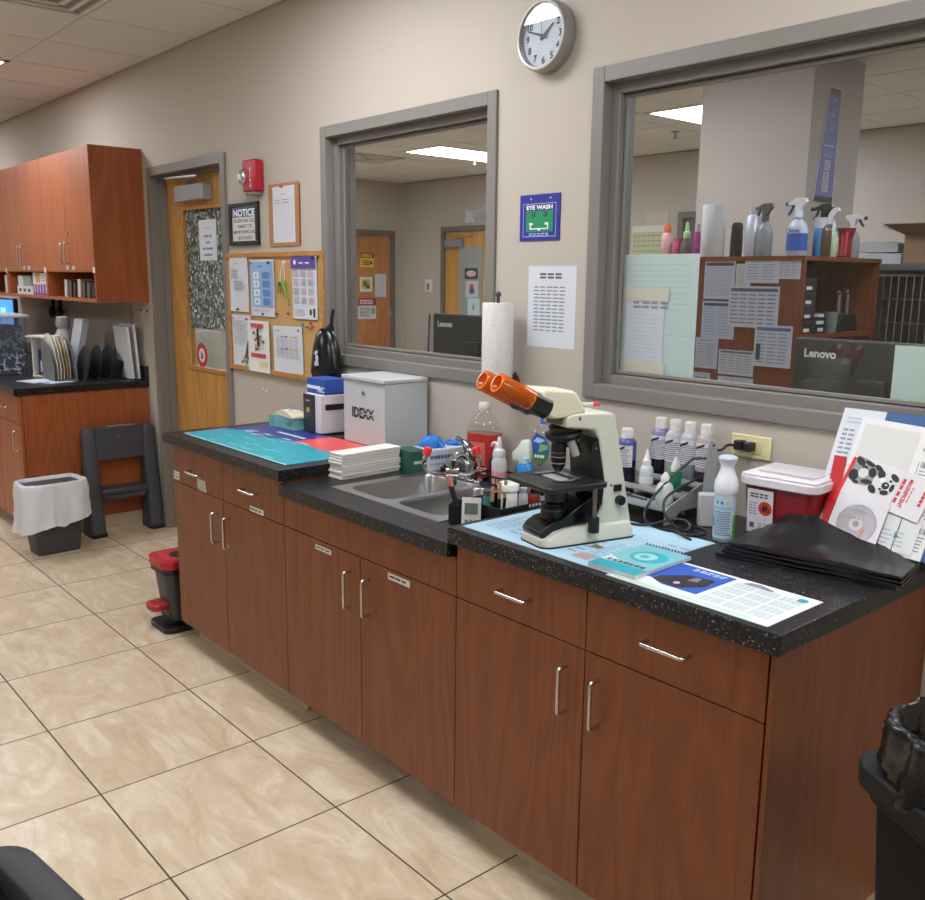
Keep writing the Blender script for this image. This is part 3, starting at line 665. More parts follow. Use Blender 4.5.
for sx in (-1, 1): b.quad(w_/2+sx*.04-.0025, .036, w_/2+sx*.04+.0025, .05, .0056, WH); b.quad(w_/2+sx*.036-.009, .05, w_/2+sx*.036+.007, .057, .0057, WH)
b.lines(.045, .014, w_-.045, .025, 2, BL, n=.0048, seg=5, fill=.4)
for sx in (-.04, .05): b.lathe([(.003, .004), (.003, .006)], M('#b9bcc8', .3), Matrix.Translation((w_/2+sx, .135, 0)), n=8)
part(b, 'sign_plate', t, smooth=0)
# instruction sheet
b = B(wallf(-1.386, 1.338)); b.box(0, 0, 0, .218, .268, .001, PAPER); b.lines(.055, .225, .16, .247, 2, M('#555a66', .8), n=.0015, seg=3, fill=.6, ragged=.15)
b.lines(.028, .05, .175, .205, 13, M('#7d828e', .8), n=.0015, seg=5, fill=.35, ragged=.25, rnd=random.Random(5))
single(b, 'instruction_sheet', 'white typed instruction sheet taped to the wall below the eyewash sign', 'notice', smooth=0)
# clock
t = thing('wall_clock', 'round silver rimmed wall clock at the top of the picture', 'clock', (-1.31, 0, 2.318)); R = .104
Tc = wallf(0, 0)
b = B(Tc); b.lathe([(R+.002, 0), (R+.004, .02), (R+.002, .045), (R-.002, .052), (R-.009, .052), (R-.012, .044), (R-.014, .016)], M('#9a9894', .35, .5), n=64, cap=False); b.lathe([(R-.001, .0515), (R-.005, .0545), (R-.009, .0525)], M('#d9d9d7', .3, .3), n=64, cap=False); part(b, 'rim', t, smooth=50)
b = B(Tc); b.lathe([(R-.013, .032), (R-.013, .034)], M('#c4cad6', .6), n=48)
for k in range(1, 13):
    a = PI/2-k*PI/6; b.text(str(k), .021, (R-.033)*math.cos(a), (R-.033)*math.sin(a)-.0105, INK, n=.0345, bold=True)
part(b, 'dial', t, smooth=0)
def hand(ang, L, w_, n, nm):
    a = PI/2-math.radians(ang); b = B(Tc @ Matrix.Translation((0, 0, n)) @ Matrix.Rotation(a, 4, 'Z')); b.prism([(-.016, -w_*.6), (L, -w_*.25), (L, w_*.25), (-.016, w_*.6)], 0, .001, M('#26282c', .4)); part(b, nm, t, smooth=0)
hand(54, .053, .009, .0365, 'hour_hand'); hand(289, .068, .008, .039, 'minute_hand'); hand(352, .075, .0012, .0415, 'second_hand')
part(B(Tc).lathe([(R-.010, .046), (R-.010, .0475)], GLASS, n=48), 'clock_glass', t)
# outlet
t = thing('wall_outlet', 'ivory double gang wall outlet behind the air freshener', 'wall outlet', (-.497, 0, 1.115))
b = B(); b.box(-.062, -.007, -.032, .062, -.0005, .032, M('#d9cfa0', .45)); part(b, 'cover_plate', t, bevel=.003)
b = B(); b.box(.0, -.009, -.018, .034, -.006, .018, M('#d2c894', .45)); b.box(-.05, -.009, -.018, -.018, -.006, .018, M('#d2c894', .45)); part(b, 'receptacle', t, bevel=.001)
t = thing('power_plug', 'black power plugs with a loop of cord in the wall outlet', 'plug', (-.503, -.0095, 1.118))
b = B(); b.box(-.03, -.028, -.012, -.006, 0, .014, BLACK); b.box(.002, -.03, -.012, .024, 0, .012, BLACK); part(b, 'plug_head', t, bevel=.003)
b = B(); b.tube([(-.026, -.026, 0), (-.035, -.05, .003), (-.045, -.055, -.012), (-.06, -.06, -.015)], .004, BLACK, n=6, smooth=1); part(b, 'cord', t)
# paper towel roll
t = thing('paper_towel_holder', 'dark metal paper towel holder on the wall between the two windows', 'holder', (-1.445, -.085, 1.214))
b = B(); b.cyl((0, 0, -.01), (0, 0, .295), .006, DGREY); b.ball((0, 0, .297), .010, DGREY); part(b, 'rod', t)
b = B(); b.cyl((0, 0, -.006), (0, .084, -.006), .006, DGREY); b.cyl((0, .078, -.006), (0, .0845, -.006), .028, DGREY); b.tube([(.0, 0, -.008), (.05, .01, -.008), (.062, .02, .01), (.062, .03, .035)], .0045, BLKSH, n=6, smooth=1); part(b, 'bracket', t)
b = B(); b.lathe([(.018, 0), (.052, 0), (.0535, .004), (.0535, .263), (.052, .267), (.018, .267)], M('#dededa', .9, bump=.35, bscale=90), n=40, cap=False); b.lathe([(.018, 0), (.018, .267)], M('#a58f72', .8), n=20, cap=False)
b.box(-.056, -.02, .004, -.053, .025, .262, M('#dededa', .9)); t = thing('paper_towel_roll', 'white paper towel roll standing upright on the wall holder', 'paper towel', (-1.445, -.085, 1.215)); part(b, 'roll', t, recalc=False)
# small wall details
b = B(); [b.box(x, -.0008, z, x+.012, -.0002, z+.008, M('#e4e0d8', .9)) for x, z in ((-3.27, 1.0), (-3.235, .992))]; single(b, 'plaster_patch', 'two tiny white plaster marks on the wall under the cork board', 'wall mark', smooth=0)

# ================================================================ left worktop
zl = .9145
P_ = [(-2.735, -.66), (-1.935, -.648), (-1.89, -.46), (-1.87, -.235), (-2.745, -.235)]
def mk_mat():
    b = B(); b.box(-2.735, -.66, zl, -1.90, -.225, zl+.0025, M('#1b98a6', .35, noise=.35, bscale=24, spec=.5))
    T = flatf(-2.735, -.66, zl); n = .0028
    W_, H_ = .835, .435
    b.poly([(.0, .19), (.12, .235), (.25, .205), (.36, .245), (.45, .25), (.45, H_), (0, H_)], n, M('#333c86', .35, noise=.2, bscale=20), T)
    b.poly([(.45, .25), (.55, .265), (.66, .245), (.74, .26), (W_, .25), (W_, H_), (.45, H_)], n, M('#e2514f', .35, noise=.25, bscale=18), T)
    for k in range(14):
        u = rnd.uniform(.02, .7); v = rnd.uniform(.02, .24); l = rnd.uniform(.05, .15)
        b.poly([(u, v), (u+l*.5, v-.008), (u+l, v+.006), (u+l*.5, v+.004)], n+.0002+.00003*k, M('#5fd0d6', .35), T)
    for k in range(7):
        u = rnd.uniform(.02, .5); v = rnd.uniform(.2, .26)
        b.poly([(u, v), (u+.05, v-.004), (u+.09, v+.006), (u+.04, v+.008)], n+.001+.00003*k, M('#c9e6ee', .4), T)
    b.lines(.21, .315, .43, .335, 1, M('#dfe0ee', .4), T, n=n+.0005, seg=9, ragged=.2, fill=.9); b.lines(.05, .36, .16, .37, 1, M('#9fa4d8', .4), T, n=n+.0005, seg=6)
    b.quad(0, 0, W_, .005, n+.0004, M('#e6eeee', .4), T); b.quad(0, 0, .005, .2, n+.0004, M('#e6eeee', .4), T)
    single(b, 'counter_mat', 'glossy counter mat in turquoise, navy and coral on the left worktop', 'mat', smooth=0, recalc=False)
mk_mat()
zm = zl+.003
t = thing('tissue_box', 'teal patterned tissue box on the left worktop mat', 'tissue box', (-2.59, -.237, zm+.0015), .06)
b = B(); b.box(-.1, -.045, 0, .1, .045, .05, M('#6fa9a8', .6, noise=.35, bscale=40)); b.text('100', .018, .06, .016, M('#27566a', .6), frame((0, -.0455, 0), (1, 0, 0), (0, 0, 1)), n=.001); part(b, 'carton', t, bevel=.001, smooth=0)
b = B(); b.lathe([(.04, 0), (.042, .002)], M('#d8dcd8', .6), Matrix.Translation((0, 0, .0495)), sx=1.6, sy=.8); part(b, 'opening', t)
t = thing('folded_bag', 'crumpled tan and white paper bag lying on the tissue box', 'bag', (-2.575, -.235, zm+.0535), -.1)
def crumple(nx, ny, W_, D_, hf, mat, th=.002, seed=1):
    r_ = random.Random(seed); vs = []; fs = []
    for j in range(ny+1):
        for i in range(nx+1):
            x = W_*(i/nx-.5); y = D_*(j/ny-.5); z = hf(i/nx, j/ny)+r_.uniform(-1, 1)*th
            vs.append((x+r_.uniform(-1, 1)*th, y+r_.uniform(-1, 1)*th, z))
    for j in range(ny):
        for i in range(nx): k = j*(nx+1)+i; fs.append((k, k+1, k+nx+2, k+nx+1))
    n = len(vs); vs += [(x, y, 0) for x, y, z in vs]
    fs += [tuple(k+n for k in f)[::-1] for f in fs]
    ed = [i for i in range(nx+1)]; 
    per = [i for i in range(nx+1)]+[(nx+1)*j+nx for j in range(1, ny+1)]+[(nx+1)*ny+i for i in range(nx-1, -1, -1)]+[(nx+1)*j for j in range(ny-1, 0, -1)]
    for a, c_ in zip(per, per[1:]+per[:1]): fs.append((a, a+n, c_+n, c_))
    return B().add(vs, fs, mat)
part(crumple(10, 6, .19, .085, lambda u, v: .008+.016*math.sin(PI*u)*(1-.5*v), M('#d9d0b4', .8), .003), 'paper_sack', t, smooth=60)
b = B(); b.box(-.05, -.03, .02, .03, .02, .0225, M('#e8ebe6', .6), Matrix.Rotation(.2, 4, 'Z')); b.box(-.02, -.012, .0228, .005, .006, .0232, M('#2f8a6a', .6), Matrix.Rotation(.2, 4, 'Z')); part(b, 'white_packet', t, smooth=0)
# small printer
t = thing('label_printer', 'small white and black countertop printer beside the white steel drop box', 'printer', (-2.412, -.172, zm), -.03)
b = B(); b.box(-.058, -.062, .002, .068, .062, .164, M('#d9d5d6', .45)); part(b, 'casing', t, bevel=.004)
b = B(); b.box(-.07, -.066, .0, -.03+.055, -.0605, .162, M('#2c2e35', .4)); b.box(-.071, -.064, 0, -.0585, .06, .158, M('#2c2e35', .4)); part(b, 'front_panel', t, bevel=.003)
b = B(frame((-.07, -.0665, 0), (1, 0, 0), (0, 0, 1))); b.quad(.03, .085, .055, .105, .0005, M('#b7a63a', .5)); b.lines(.025, .13, .06, .14, 1, M('#d8d8dc', .5), n=.0008, seg=3); part(b, 'front_marks', t, smooth=0)
b = B(); b.box(.0685, -.04, .1, .0705, .055, .125, M('#1d1e22', .4)); part(b, 'hand_grip', t, bevel=.001)
b = B(); b.box(-.07, -.05, 0, .068, .05, .062, M('#2c52a4', .5)); b.box(-.071, -.051, .018, .03, -.0495, .032, M('#dfe3ec', .5)); b.box(.0685, -.03, .006, .0705, .04, .04, M('#2c52a4', .5))
b.text('NIC', .022, .04, .008, M('#e6eaf4', .5), frame((0, -.0505, 0), (1, 0, 0), (0, 0, 1)), n=.001, bold=True)
single(b, 'blue_carton', 'small blue carton lying on top of the countertop printer', 'box', (-2.412, -.165, zm+.1655), smooth=0, bevel=.001)
# hand vacuum
t = thing('handheld_vacuum', 'black handheld vacuum standing upright behind the printer', 'vacuum', (-2.56, -.068, .9142))
b = B(); prof = [(.055, .0), (.062, .03), (.062, .2), (.075, .235), (.073, .27), (.062, .35), (.045, .405), (.03, .425), (.016, .43), (0, .431)]
b.lathe([(a*1.28, z_) for a, z_ in prof], BLKSH, n=28, sy=.6); part(b, 'body', t)
b = B(); b.tube([(.02, 0, .41), (.04, 0, .44), (.05, 0, .48), (.06, 0, .51)], [.022, .02, .018, .008], BLACK, n=8, smooth=1); part(b, 'tip', t)
b = B(frame((.03, -.057, .27), (-.1, 0, 1), (-1, -.35, 0))); b.text('Shark', .021, .035, 0, M('#d9dbe0', .4), n=.004, bold=True); part(b, 'lettering', t, smooth=0)
b = B(); b.box(-.075, -.03, .12, -.05, .02, .22, M('#6a6474', .5)); b.box(-.074, -.031, .0, -.046, .02, .12, M('#26262c', .4)); b.box(-.078, -.028, .03, -.07, -.0, .08, M('#b23b3b', .5)); part(b, 'side_attachment', t, bevel=.006)
# IDEXX box
t = thing('specimen_lock_box', 'white steel drop box with a lid, key lock and black lettering', 'box', (-1.915, -.222, zm), 0)
Wd, Dd, Hd = .278, .205, .250; WB = M('#bcc0c0', .32, noise=.01)
b = B(); b.box(-Wd, 0, 0, 0, Dd, Hd, WB); part(b, 'body', t, bevel=.002, smooth=0)
b = B(); b.box(-Wd-.006, -.008, Hd+.0005, .006, Dd, Hd+.016, WB); part(b, 'lid', t, bevel=.003, smooth=0)
F = frame((-Wd, -.0003, 0), (1, 0, 0), (0, 0, 1))
b = B(F); b.lathe([(.010, 0), (.010, .004), (.006, .006), (0, .006)], M('#a9a9a4', .3, .9), Matrix.Translation((.14, .205, 0)), n=16); b.box(.1385, .198, .006, .1415, .208, .0075, BLACK); part(b, 'key_lock', t)
b = B(F); K = M('#111114', .5); X0_ = .06
b.text('IDEXX', .04, .135, .105, K, n=.001, bold=True, fit=.15); b.quad(.085, .122, .215, .1255, .0016, WB); part(b, 'lettering', t, smooth=0)
#PART5
# ================================================================ things on the sink worktop
zs = .8685
t = thing('folded_towel_stack', 'stack of white folded paper towels beside the sink', 'paper towels', (-1.787, -.395, zs), .05)
for k in range(9):
    b = B(); e = random.uniform(-.002, .002); z = k*.0102
    b.box(-.05+e, -.13+e, z, .03+e, .13+e, z+.0099, M('#d6d4cc', .9, bump=.2, bscale=30))
    part(b, 'towel_bundle', t, bevel=.0025, smooth=0)
t = thing('glove_box', 'green and white carton of gloves at the back left of the sink', 'glove box', (-1.735, -.14, zs), -.12)
b = B(); b.box(-.055, -.12, 0, .055, .12, .078, M('#c9cdd6', .55)); part(b, 'carton', t, bevel=.002, smooth=0)
b = B(); b.box(-.0562, -.1215, -.0, .0562, -.055, .079, M('#1d5240', .5)); 
F = frame((.0565, -.12, 0), (0, 1, 0), (0, 0, 1)); b.lines(.01, .032, .042, .045, 1, M('#d8e4dc', .5), F, n=.0008, seg=5, fill=.8)
b.lathe([(.012, .0005), (.012, .001)], M('#d8e4dc', .5), F @ Matrix.Translation((.054, .04, 0)), n=20); b.lathe([(.008, .001), (.008, .0014)], M('#1d5240', .5), F @ Matrix.Translation((.057, .042, 0)), n=16); part(b, 'green_end', t, smooth=0)
b = B(F); b.lines(.08, .042, .2, .058, 1, M('#3f6f9c', .5), n=.0008, seg=8, fill=.8, ragged=.1); b.lines(.08, .02, .16, .03, 1, M('#6f93b4', .5), n=.0008, seg=5); part(b, 'print', t, smooth=0)
def glove_wad(name, label, loc, sc, seed):
    r_ = random.Random(seed); b = B(); m = M('#2f7fd6', .45, spec=.4)
    b.ball((0, 0, 0), 1, m, sc=sc, n=18)
    for i, v in enumerate(b.v):
        f_ = 1+.16*math.sin(7*v[0]/sc[0]+seed)*math.cos(6*v[1]/sc[1])+r_.uniform(-.05, .05); b.v[i] = (v[0]*f_, v[1]*f_, v[2]*f_)
    k = len(b.v)
    for a in (0.4, 1.5, 3.6): b.tube([(sc[0]*.6*math.cos(a), sc[1]*.6*math.sin(a), sc[2]*.2), (sc[0]*1.1*math.cos(a), sc[1]*1.1*math.sin(a), -.1*sc[2]), (sc[0]*1.35*math.cos(a), sc[1]*1.35*math.sin(a), -.6*sc[2])], [.012, .011, .009], m, n=8, smooth=1)
    single(b, name, label, 'glove', loc, smooth=70)
glove_wad('nitrile_glove', 'blue glove bulging out of the glove box slot', (-1.735, -.14, zs+.095), (.034, .04, .026), 2)
glove_wad('nitrile_glove', 'flat blue glove at the far end of the glove box', (-1.722, -.045, zs+.086), (.022, .022, .008), 5)
t = thing('soap_tray', 'low black tray behind the sink near the faucet', 'tray', (-1.60, -.10, zs), .0)
b = B(); b.rbox(-.09, -.045, .07, .045, 0, .012, .02, BLACK); b.rbox(-.08, -.037, .06, .037, .012, .022, .015, BLACK); part(b, 'tray_body', t, bevel=.003)
# red soap bottle
def bottle(name, label, loc, parts_, rz=0, cat='bottle', group=None, n=24):
    t = thing(name, label, cat, loc, rz, group)
    for nm, prof, mat, kw in parts_:
        b = B(); b.lathe(prof, mat, n=n, sx=kw.get('sx', 1), sy=kw.get('sy', 1)); 
        if 'extra' in kw: kw['extra'](b)
        part(b, nm, t, smooth=50)
    return t
RED = M('#c1402f', .25, spec=.6); CL = mk_glass('clear_bottle_plastic', (.93, .945, .95, 1), 1.45)
t = thing('soap_refill_bottle', 'clear refill jug of red liquid soap with a white cap', 'bottle', (-1.515, -.075, zs), .25)
b = B(); b.rbox(-.062, -.04, .062, .04, 0, .155, .028, M('#b8382c', .2, alpha=.9)); b.rbox(-.04, -.042, .03, -.0395, .045, .125, .001, M('#c96a5c', .4)); part(b, 'liquid', t)
b = B(); b.rbox(-.0625, -.0405, .0625, .0405, .1555, .175, .0285, CL); b.lathe([(.055, .175), (.05, .195), (.036, .214), (.022, .228), (.017, .245)], CL, sx=1.1, sy=.72, cap=False); part(b, 'clear_shoulder', t, recalc=False)
part(B().lathe([(.021, .238), (.022, .24), (.022, .26), (.019, .264), (0, .264)], WHITE, n=24), 'cap', t)
b = B(frame((-.01, -.0455, 0), (1, 0, 0), (0, 0, 1))); b.lines(.01, .015, .05, .04, 3, M('#e8d8d4', .6), n=.0006, seg=3); part(b, 'label_print', t, smooth=0)
bottle('dropper_bottle', 'thin white tipped bottle just left of the red soap jug', (-1.628, -.03, zs), [('body', [(.012, 0), (.013, .002), (.013, .07), (.008, .08)], M('#b9cbc9', .3), {}), ('tip', [(.007, .08), (.006, .1), (.003, .125), (0, .126)], WHITE, {})], n=12)
# caddy of small bottles
t = thing('black_caddy', 'low black wire caddy holding small bottles beside the soap jug', 'caddy', (-1.33, -.135, .869), .1)
b = B(); b.box(-.105, -.05, 0, .15, .05, .004, BLACK)
for s in ((-.105, -.05, .15, -.048), (-.105, .048, .15, .05), (-.105, -.05, -.103, .05), (.148, -.05, .15, .05)): b.box(s[0], s[1], .004, s[2], s[3], .014, BLACK); b.box(s[0], s[1], .034, s[2], s[3], .04, BLACK)
for k in range(9): b.box(-.105+.0315*k, -.05, .012, -.103+.0315*k, -.048, .036, BLACK); b.box(-.105+.0315*k, .048, .012, -.103+.0315*k, .05, .036, BLACK)
part(b, 'basket', t, smooth=0)
zc = .8735
DKB = M('#191c2c', .3)
bottle('dropper_bottle', 'square dark blue bottle with a grey tip in the black caddy', (-1.402, -.12, zc), [('body', [(.026, 0), (.027, .003), (.027, .078), (.018, .084)], DKB, {}), ('cap', [(.015, .084), (.015, .1), (.012, .102), (.006, .13), (.003, .14), (0, .141)], M('#a9a6aa', .4), {})], n=8)
t = thing('pump_bottle', 'small white pump bottle of pink liquid in the black caddy', 'bottle', (-1.345, -.16, zc), 2.9)
b = B(); b.lathe([(.024, 0), (.026, .004), (.026, .05), (.024, .052)], M('#d78f94', .3)); part(b, 'liquid', t)
b = B(); b.lathe([(.026, .052), (.026, .082), (.02, .098), (.015, .102)], M('#dcd7d9', .3, alpha=.7)); part(b, 'body', t)
b = B(); b.lathe([(.02, .1), (.021, .105), (.019, .122), (.009, .13), (.006, .165), (.004, .168), (0, .168)], WHITE); b.tube([(0, 0, .125), (.015, 0, .142), (.04, 0, .143), (.056, 0, .128)], .0045, WHITE, n=8, smooth=1); part(b, 'pump_head', t)
bottle('hand_gel_bottle', 'small bright blue gel bottle at the back of the black caddy', (-1.275, -.105, zc), [('body', [(.026, 0), (.027, .004), (.027, .07), (.02, .082)], M('#2b7fc0', .25), {'sx': 1.3}), ('cap', [(.012, .082), (.012, .1), (0, .101)], M('#a8c8cc', .4), {})])
b = crumple(7, 5, .08, .05, lambda u, v: .03+.05*math.sin(PI*u)*math.sin(PI*v), M('#c3cdc2', .7), .004, 4); single(b, 'crumpled_wrapper', 'crumpled pale green wrapper tucked behind the pump bottle', 'wrapper', (-1.32, -.055, .95), smooth=60)
# dish soap
t = thing('dish_soap_bottle', 'clear dish soap bottle with a blue and green leaf shaped label, partly behind the microscope', 'bottle', (-1.235, -.06, .869), .35)
b = B(); b.lathe([(.042, 0), (.046, .006), (.046, .1), (.05, .14), (.044, .19), (.024, .215), (.014, .222)], CL, sx=1.05, sy=.6); part(b, 'body', t)
b = B(frame((0, -.0318, .08), (1, 0, 0), (0, 0, 1))); b.poly([(.0, -.0), (.03, .03), (.036, .07), (.02, .1), (-.015, .115), (-.03, .09), (-.026, .04)], .0005, M('#2e55a8', .4)); b.poly([(.0, .002), (.03, .03), (.034, .052), (-.005, .045), (-.027, .05), (-.024, .035)], .001, M('#2e7c40', .4)); b.poly([(-.005, .05), (.03, .062), (.03, .075), (.0, .078)], .0014, M('#7fb85c', .4)); b.poly([(-.024, .085), (.0, .08), (.02, .092), (-.01, .1)], .0014, M('#a8c8ea', .4)); b.lines(-.018, .03, .02, .042, 1, M('#e6ece4', .4), n=.0018, seg=4, fill=.8); b.quad(-.012, .012, .004, .019, .0018, M('#c8394a', .4)); part(b, 'leaf_label', t, smooth=0)
part(B().lathe([(.014, .222), (.014, .24), (.01, .245), (0, .245)], M('#2d62b4', .4)), 'cap', t)
bottle('screw_cap_jar', 'little jar with a dark green lid beside the microscope nosepiece', (-1.12, -.09, .869), [('body', [(.02, 0), (.02, .05)], M('#6f7d74', .3, alpha=.8), {}), ('lid', [(.022, .05), (.022, .066), (.018, .068)], M('#23482e', .4), {}), ('lid_boss', [(.01, .068), (.008, .075), (0, .076)], M('#5f9a4e', .4), {})])

# ---------------------------------------------------------------- right worktop: tray with jars next to the step
zr = .9145
t = thing('black_tray', 'long black tray with raised white lettering along its side', 'tray', (-1.0325, -.285, .869), PI/2)
T80 = Matrix.Identity(4)
b = B(); b.box(-.235, -.0825, 0, .165, .0825, .004, BLACK)
for s in ((-.235, -.0825, .165, -.08), (-.235, .08, .165, .0825), (-.235, -.0825, -.2325, .0825), (.1625, -.0825, .165, .0825)): b.box(s[0], s[1], .004, s[2], s[3], .058, BLACK)
part(b, 'tray_shell', t, smooth=0, bevel=.001)
b = B(frame((-.185, -.0827, 0), (1, 0, 0), (0, 0, 1)))
for k in range(11): 
    if k != 4: b.box(.06+.013*k, .047, 0, .067+.013*k, .055, .0012, M('#c9c9c9', .5))
part(b, 'lettering', t, smooth=0)
def loc80(u, v, z):
    return (-1.0325-v, -.285+u, z)
zt_ = .8735
t = thing('timer', 'white digital timer leaning on a dark holder at the sink corner', 'timer', (-1.032, -.560, .8695), .75)
b = B(); R1 = Matrix.Translation((0, 0, .0)) @ Matrix.Rotation(-.25, 4, 'X'); b.rbox(-.028, -.008, .028, .004, 0, .08, .006, M('#c9c9c2', .4), R1); part(b, 'casing', t, bevel=.002)
b = B(); b.box(-.019, -.0092, .032, .019, -.008, .064, M('#5f6b66', .3), R1); part(b, 'screen', t, smooth=0)
b = B(); [b.box(x-.005, -.0095, .008, x+.005, -.008, .017, M('#7a7c78', .5), R1) for x in (-.013, 0, .013)]; part(b, 'buttons', t, smooth=0)
t = thing('pen_cup', 'black mesh holder with pens at the corner of the sink', 'pen holder', (-1.08, -.560, .869), .6)
b = B(); b.box(-.03, -.018, 0, .03, .03, .004, BLACK); b.box(-.03, -.018, .004, .03, -.016, .055, BLACK); b.box(-.03, .028, .004, .03, .03, .06, BLACK); b.box(-.03, -.018, .004, -.028, .03, .055, BLACK); b.box(.028, -.018, .004, .03, .03, .055, BLACK); b.box(-.03, .001, .004, .03, .002, .05, BLACK); part(b, 'holder', t, smooth=0)
for k, (dx, dy, tx, ty, c1, c2, l) in enumerate([(-.024, .006, -.02, 0, '#2a2024', '#c9785c', 'black and copper pen leaning out over the sink, left'), (-.014, .012, -.016, .004, '#33262a', '#d08a6c', 'black and copper pen leaning out over the sink, right')]):
    b = B(); p0 = Vector((-1.085+dx*.6, -.555+dy, .878)); d_ = Vector((-.30, -.14, 1)).normalized(); b.cyl(p0, p0+d_*.095, .0042, M(c1, .4)); b.cyl(p0+d_*.095, p0+d_*.125, .0042, M(c2, .3)); single(b, 'pen', l, 'pen', group='pens at the sink corner')
for k, (dx, dy, h_, l) in enumerate([(.006, -.01, .105, 'tan wooden tipped marker in the tray, shortest'), (.022, .0, .118, 'tan wooden tipped marker in the tray, middle one'), (.036, .008, .122, 'tan wooden tipped marker in the tray, nearest the white jar')]):
    p0 = Vector(loc80(-.222+dx*1.1, -.03-dy, zt_)); b = B(); b.cyl(p0, p0+Vector((.004, 0, h_*.6)), .0055, BLACK); b.cyl(p0+Vector((.004, 0, h_*.6)), p0+Vector((.006, 0, h_)), .005, M('#b58a5c', .6)); single(b, 'marker', l, 'marker', group='wooden tipped markers in the black tray')
bottle('small_vial', 'little vial of green liquid behind the markers', loc80(-.195, .02, zt_), [('body', [(.013, 0), (.013, .065), (.01, .07)], M('#2f7a70', .3), {}), ('cap', [(.013, .07), (.013, .085), (0, .086)], M('#4a4d50', .4), {})], n=12)
bottle('pill_jar', 'white plastic jar with a wide screw lid in the black tray', loc80(-.160, -.032, zt_), [('body', [(.025, 0), (.027, .003), (.027, .085), (.022, .09)], M('#dcdcd8', .4), {}), ('lid', [(.031, .09), (.0315, .093), (.0315, .108), (.028, .112), (0, .112)], M('#e6e6e2', .35), {})])
bottle('small_vial', 'clear vial with a white label right of the white jar', loc80(-.107, -.04, zt_), [('body', [(.014, 0), (.014, .07), (.01, .075)], M('#b3b8ba', .3), {}), ('cap', [(.012, .075), (.012, .09), (0, .091)], M('#9a9da0', .4), {})], n=12)
bottle('stain_vial', 'dark red stain vial in the black tray', loc80(-.068, -.045, zt_), [('body', [(.018, 0), (.019, .002), (.019, .07), (.016, .075)], M('#8c2b22', .3), {}), ('cap', [(.018, .075), (.018, .088), (0, .089)], M('#8f7f78', .4), {})], n=14)
bottle('stain_vial', 'black vial with a white label in the black tray', loc80(-.02, -.045, zt_), [('body', [(.016, 0), (.017, .002), (.017, .07), (.016, .075)], M('#22242c', .3), {}), ('label_strip', [(.0173, .02), (.0173, .06)], M('#c3c4c8', .5), {}), ('cap', [(.017, .075), (.017, .088), (0, .089)], BLACK, {})], n=14)
# stain jars with black lids behind
for k, (x, y, l) in enumerate([(-1.08, -.372, 'round jar with a flat black lid behind the white screw lid jar'), (-1.08, -.302, 'round jar with a flat black lid between the other black lids'), (-1.08, -.232, 'round jar with a flat black lid nearest the microscope')]):
    bottle('stain_jar', l, (x, y, .8735), [('body', [(.026, 0), (.028, .003), (.028, .078)], M('#54606a', .25, alpha=.8), {}), ('lid', [(.031, .078), (.032, .08), (.032, .09), (.03, .093), (0, .093)], M('#1b1c1f', .45), {})], cat='jar', group='black lidded stain jars')

# ================================================================ microscope
t = thing('microscope', 'cream binocular microscope with orange eyepiece tubes on the right worktop', 'microscope', (-.681, -.658, zr+.0025), -.2115)
CRM = M('#cfd0bf', .38, noise=.01); CRM2 = M('#d6d3b8', .38, noise=.01); BP = M('#141416', .35)
hw = .052
b = B()
# base
base = [(-.052, .0), (-.058, .02)]
def hull(b, secs, mat):   # secs: list of rings (same count)
    n = len(secs[0]); vs = [p for r_ in secs for p in r_]; fs = []
    for k in range(len(secs)-1):
        for i in range(n): fs.append((k*n+i, k*n+(i+1) % n, (k+1)*n+(i+1) % n, (k+1)*n+i))
    fs.append(tuple(range(n))[::-1]); fs.append(tuple((len(secs)-1)*n+i for i in range(n)))
    b.add(vs, fs, mat)
def outline(y0, y1, w0, w1, r, z, k=5):
    pts = []
    for cx, cy, a0 in ((w1-r, y1-r, 0), (-w1+r, y1-r, PI/2), (-w0+r*2, y0+r*2, PI), (w0-r*2, y0+r*2, 1.5*PI)):
        rr = r if a0 < PI else r*2
        for i in range(k+1):
            a = a0+PI/2*i/k; pts.append((cx+rr*math.cos(a), cy+rr*math.sin(a), z))
    return pts
hull(b, [outline(-.012, .262, .06, .066, .014, .003), outline(-.012, .262, .06, .066, .014, .02), outline(.02, .256, .058, .062, .014, .038), outline(.05, .254, .05, .058, .014, .044)], CRM)
part(b, 'base', t, bevel=.002)
b = B(); hull(b, [outline(-.014, .264, .062, .068, .014, 0), outline(-.014, .264, .062, .068, .014, .0035)], BP); part(b, 'foot_pad', t)
# arm side profile (y,z)
arm = [(.262, .018), (.255, .02), (.196, .317), (.185, .326), (.06, .33), (.05, .322), (.05, .296), (.135, .286), (.15, .262), (.17, .15), (.168, .085), (.15, .055), (.1, .046), (.1, .03), (.262, .03)]
arm = [(.262, .03), (.197, .315), (.186, .325), (.066, .328), (.052, .32), (.050, .294), (.134, .284), (.148, .262), (.172, .15), (.166, .085), (.148, .056), (.11, .042), (.11, .03)]
b = B()
n = len(arm); vs = []; ins = .010
cy_, cz_ = .17, .17
for x, e in ((-hw, .0), (-hw+.012, 1), (hw-.012, 1), (hw, .0)):
    pass
b.prism(arm, -hw, hw, CRM, ax='x'); part(b, 'arm', t, bevel=.006, bseg=3, smooth=35)
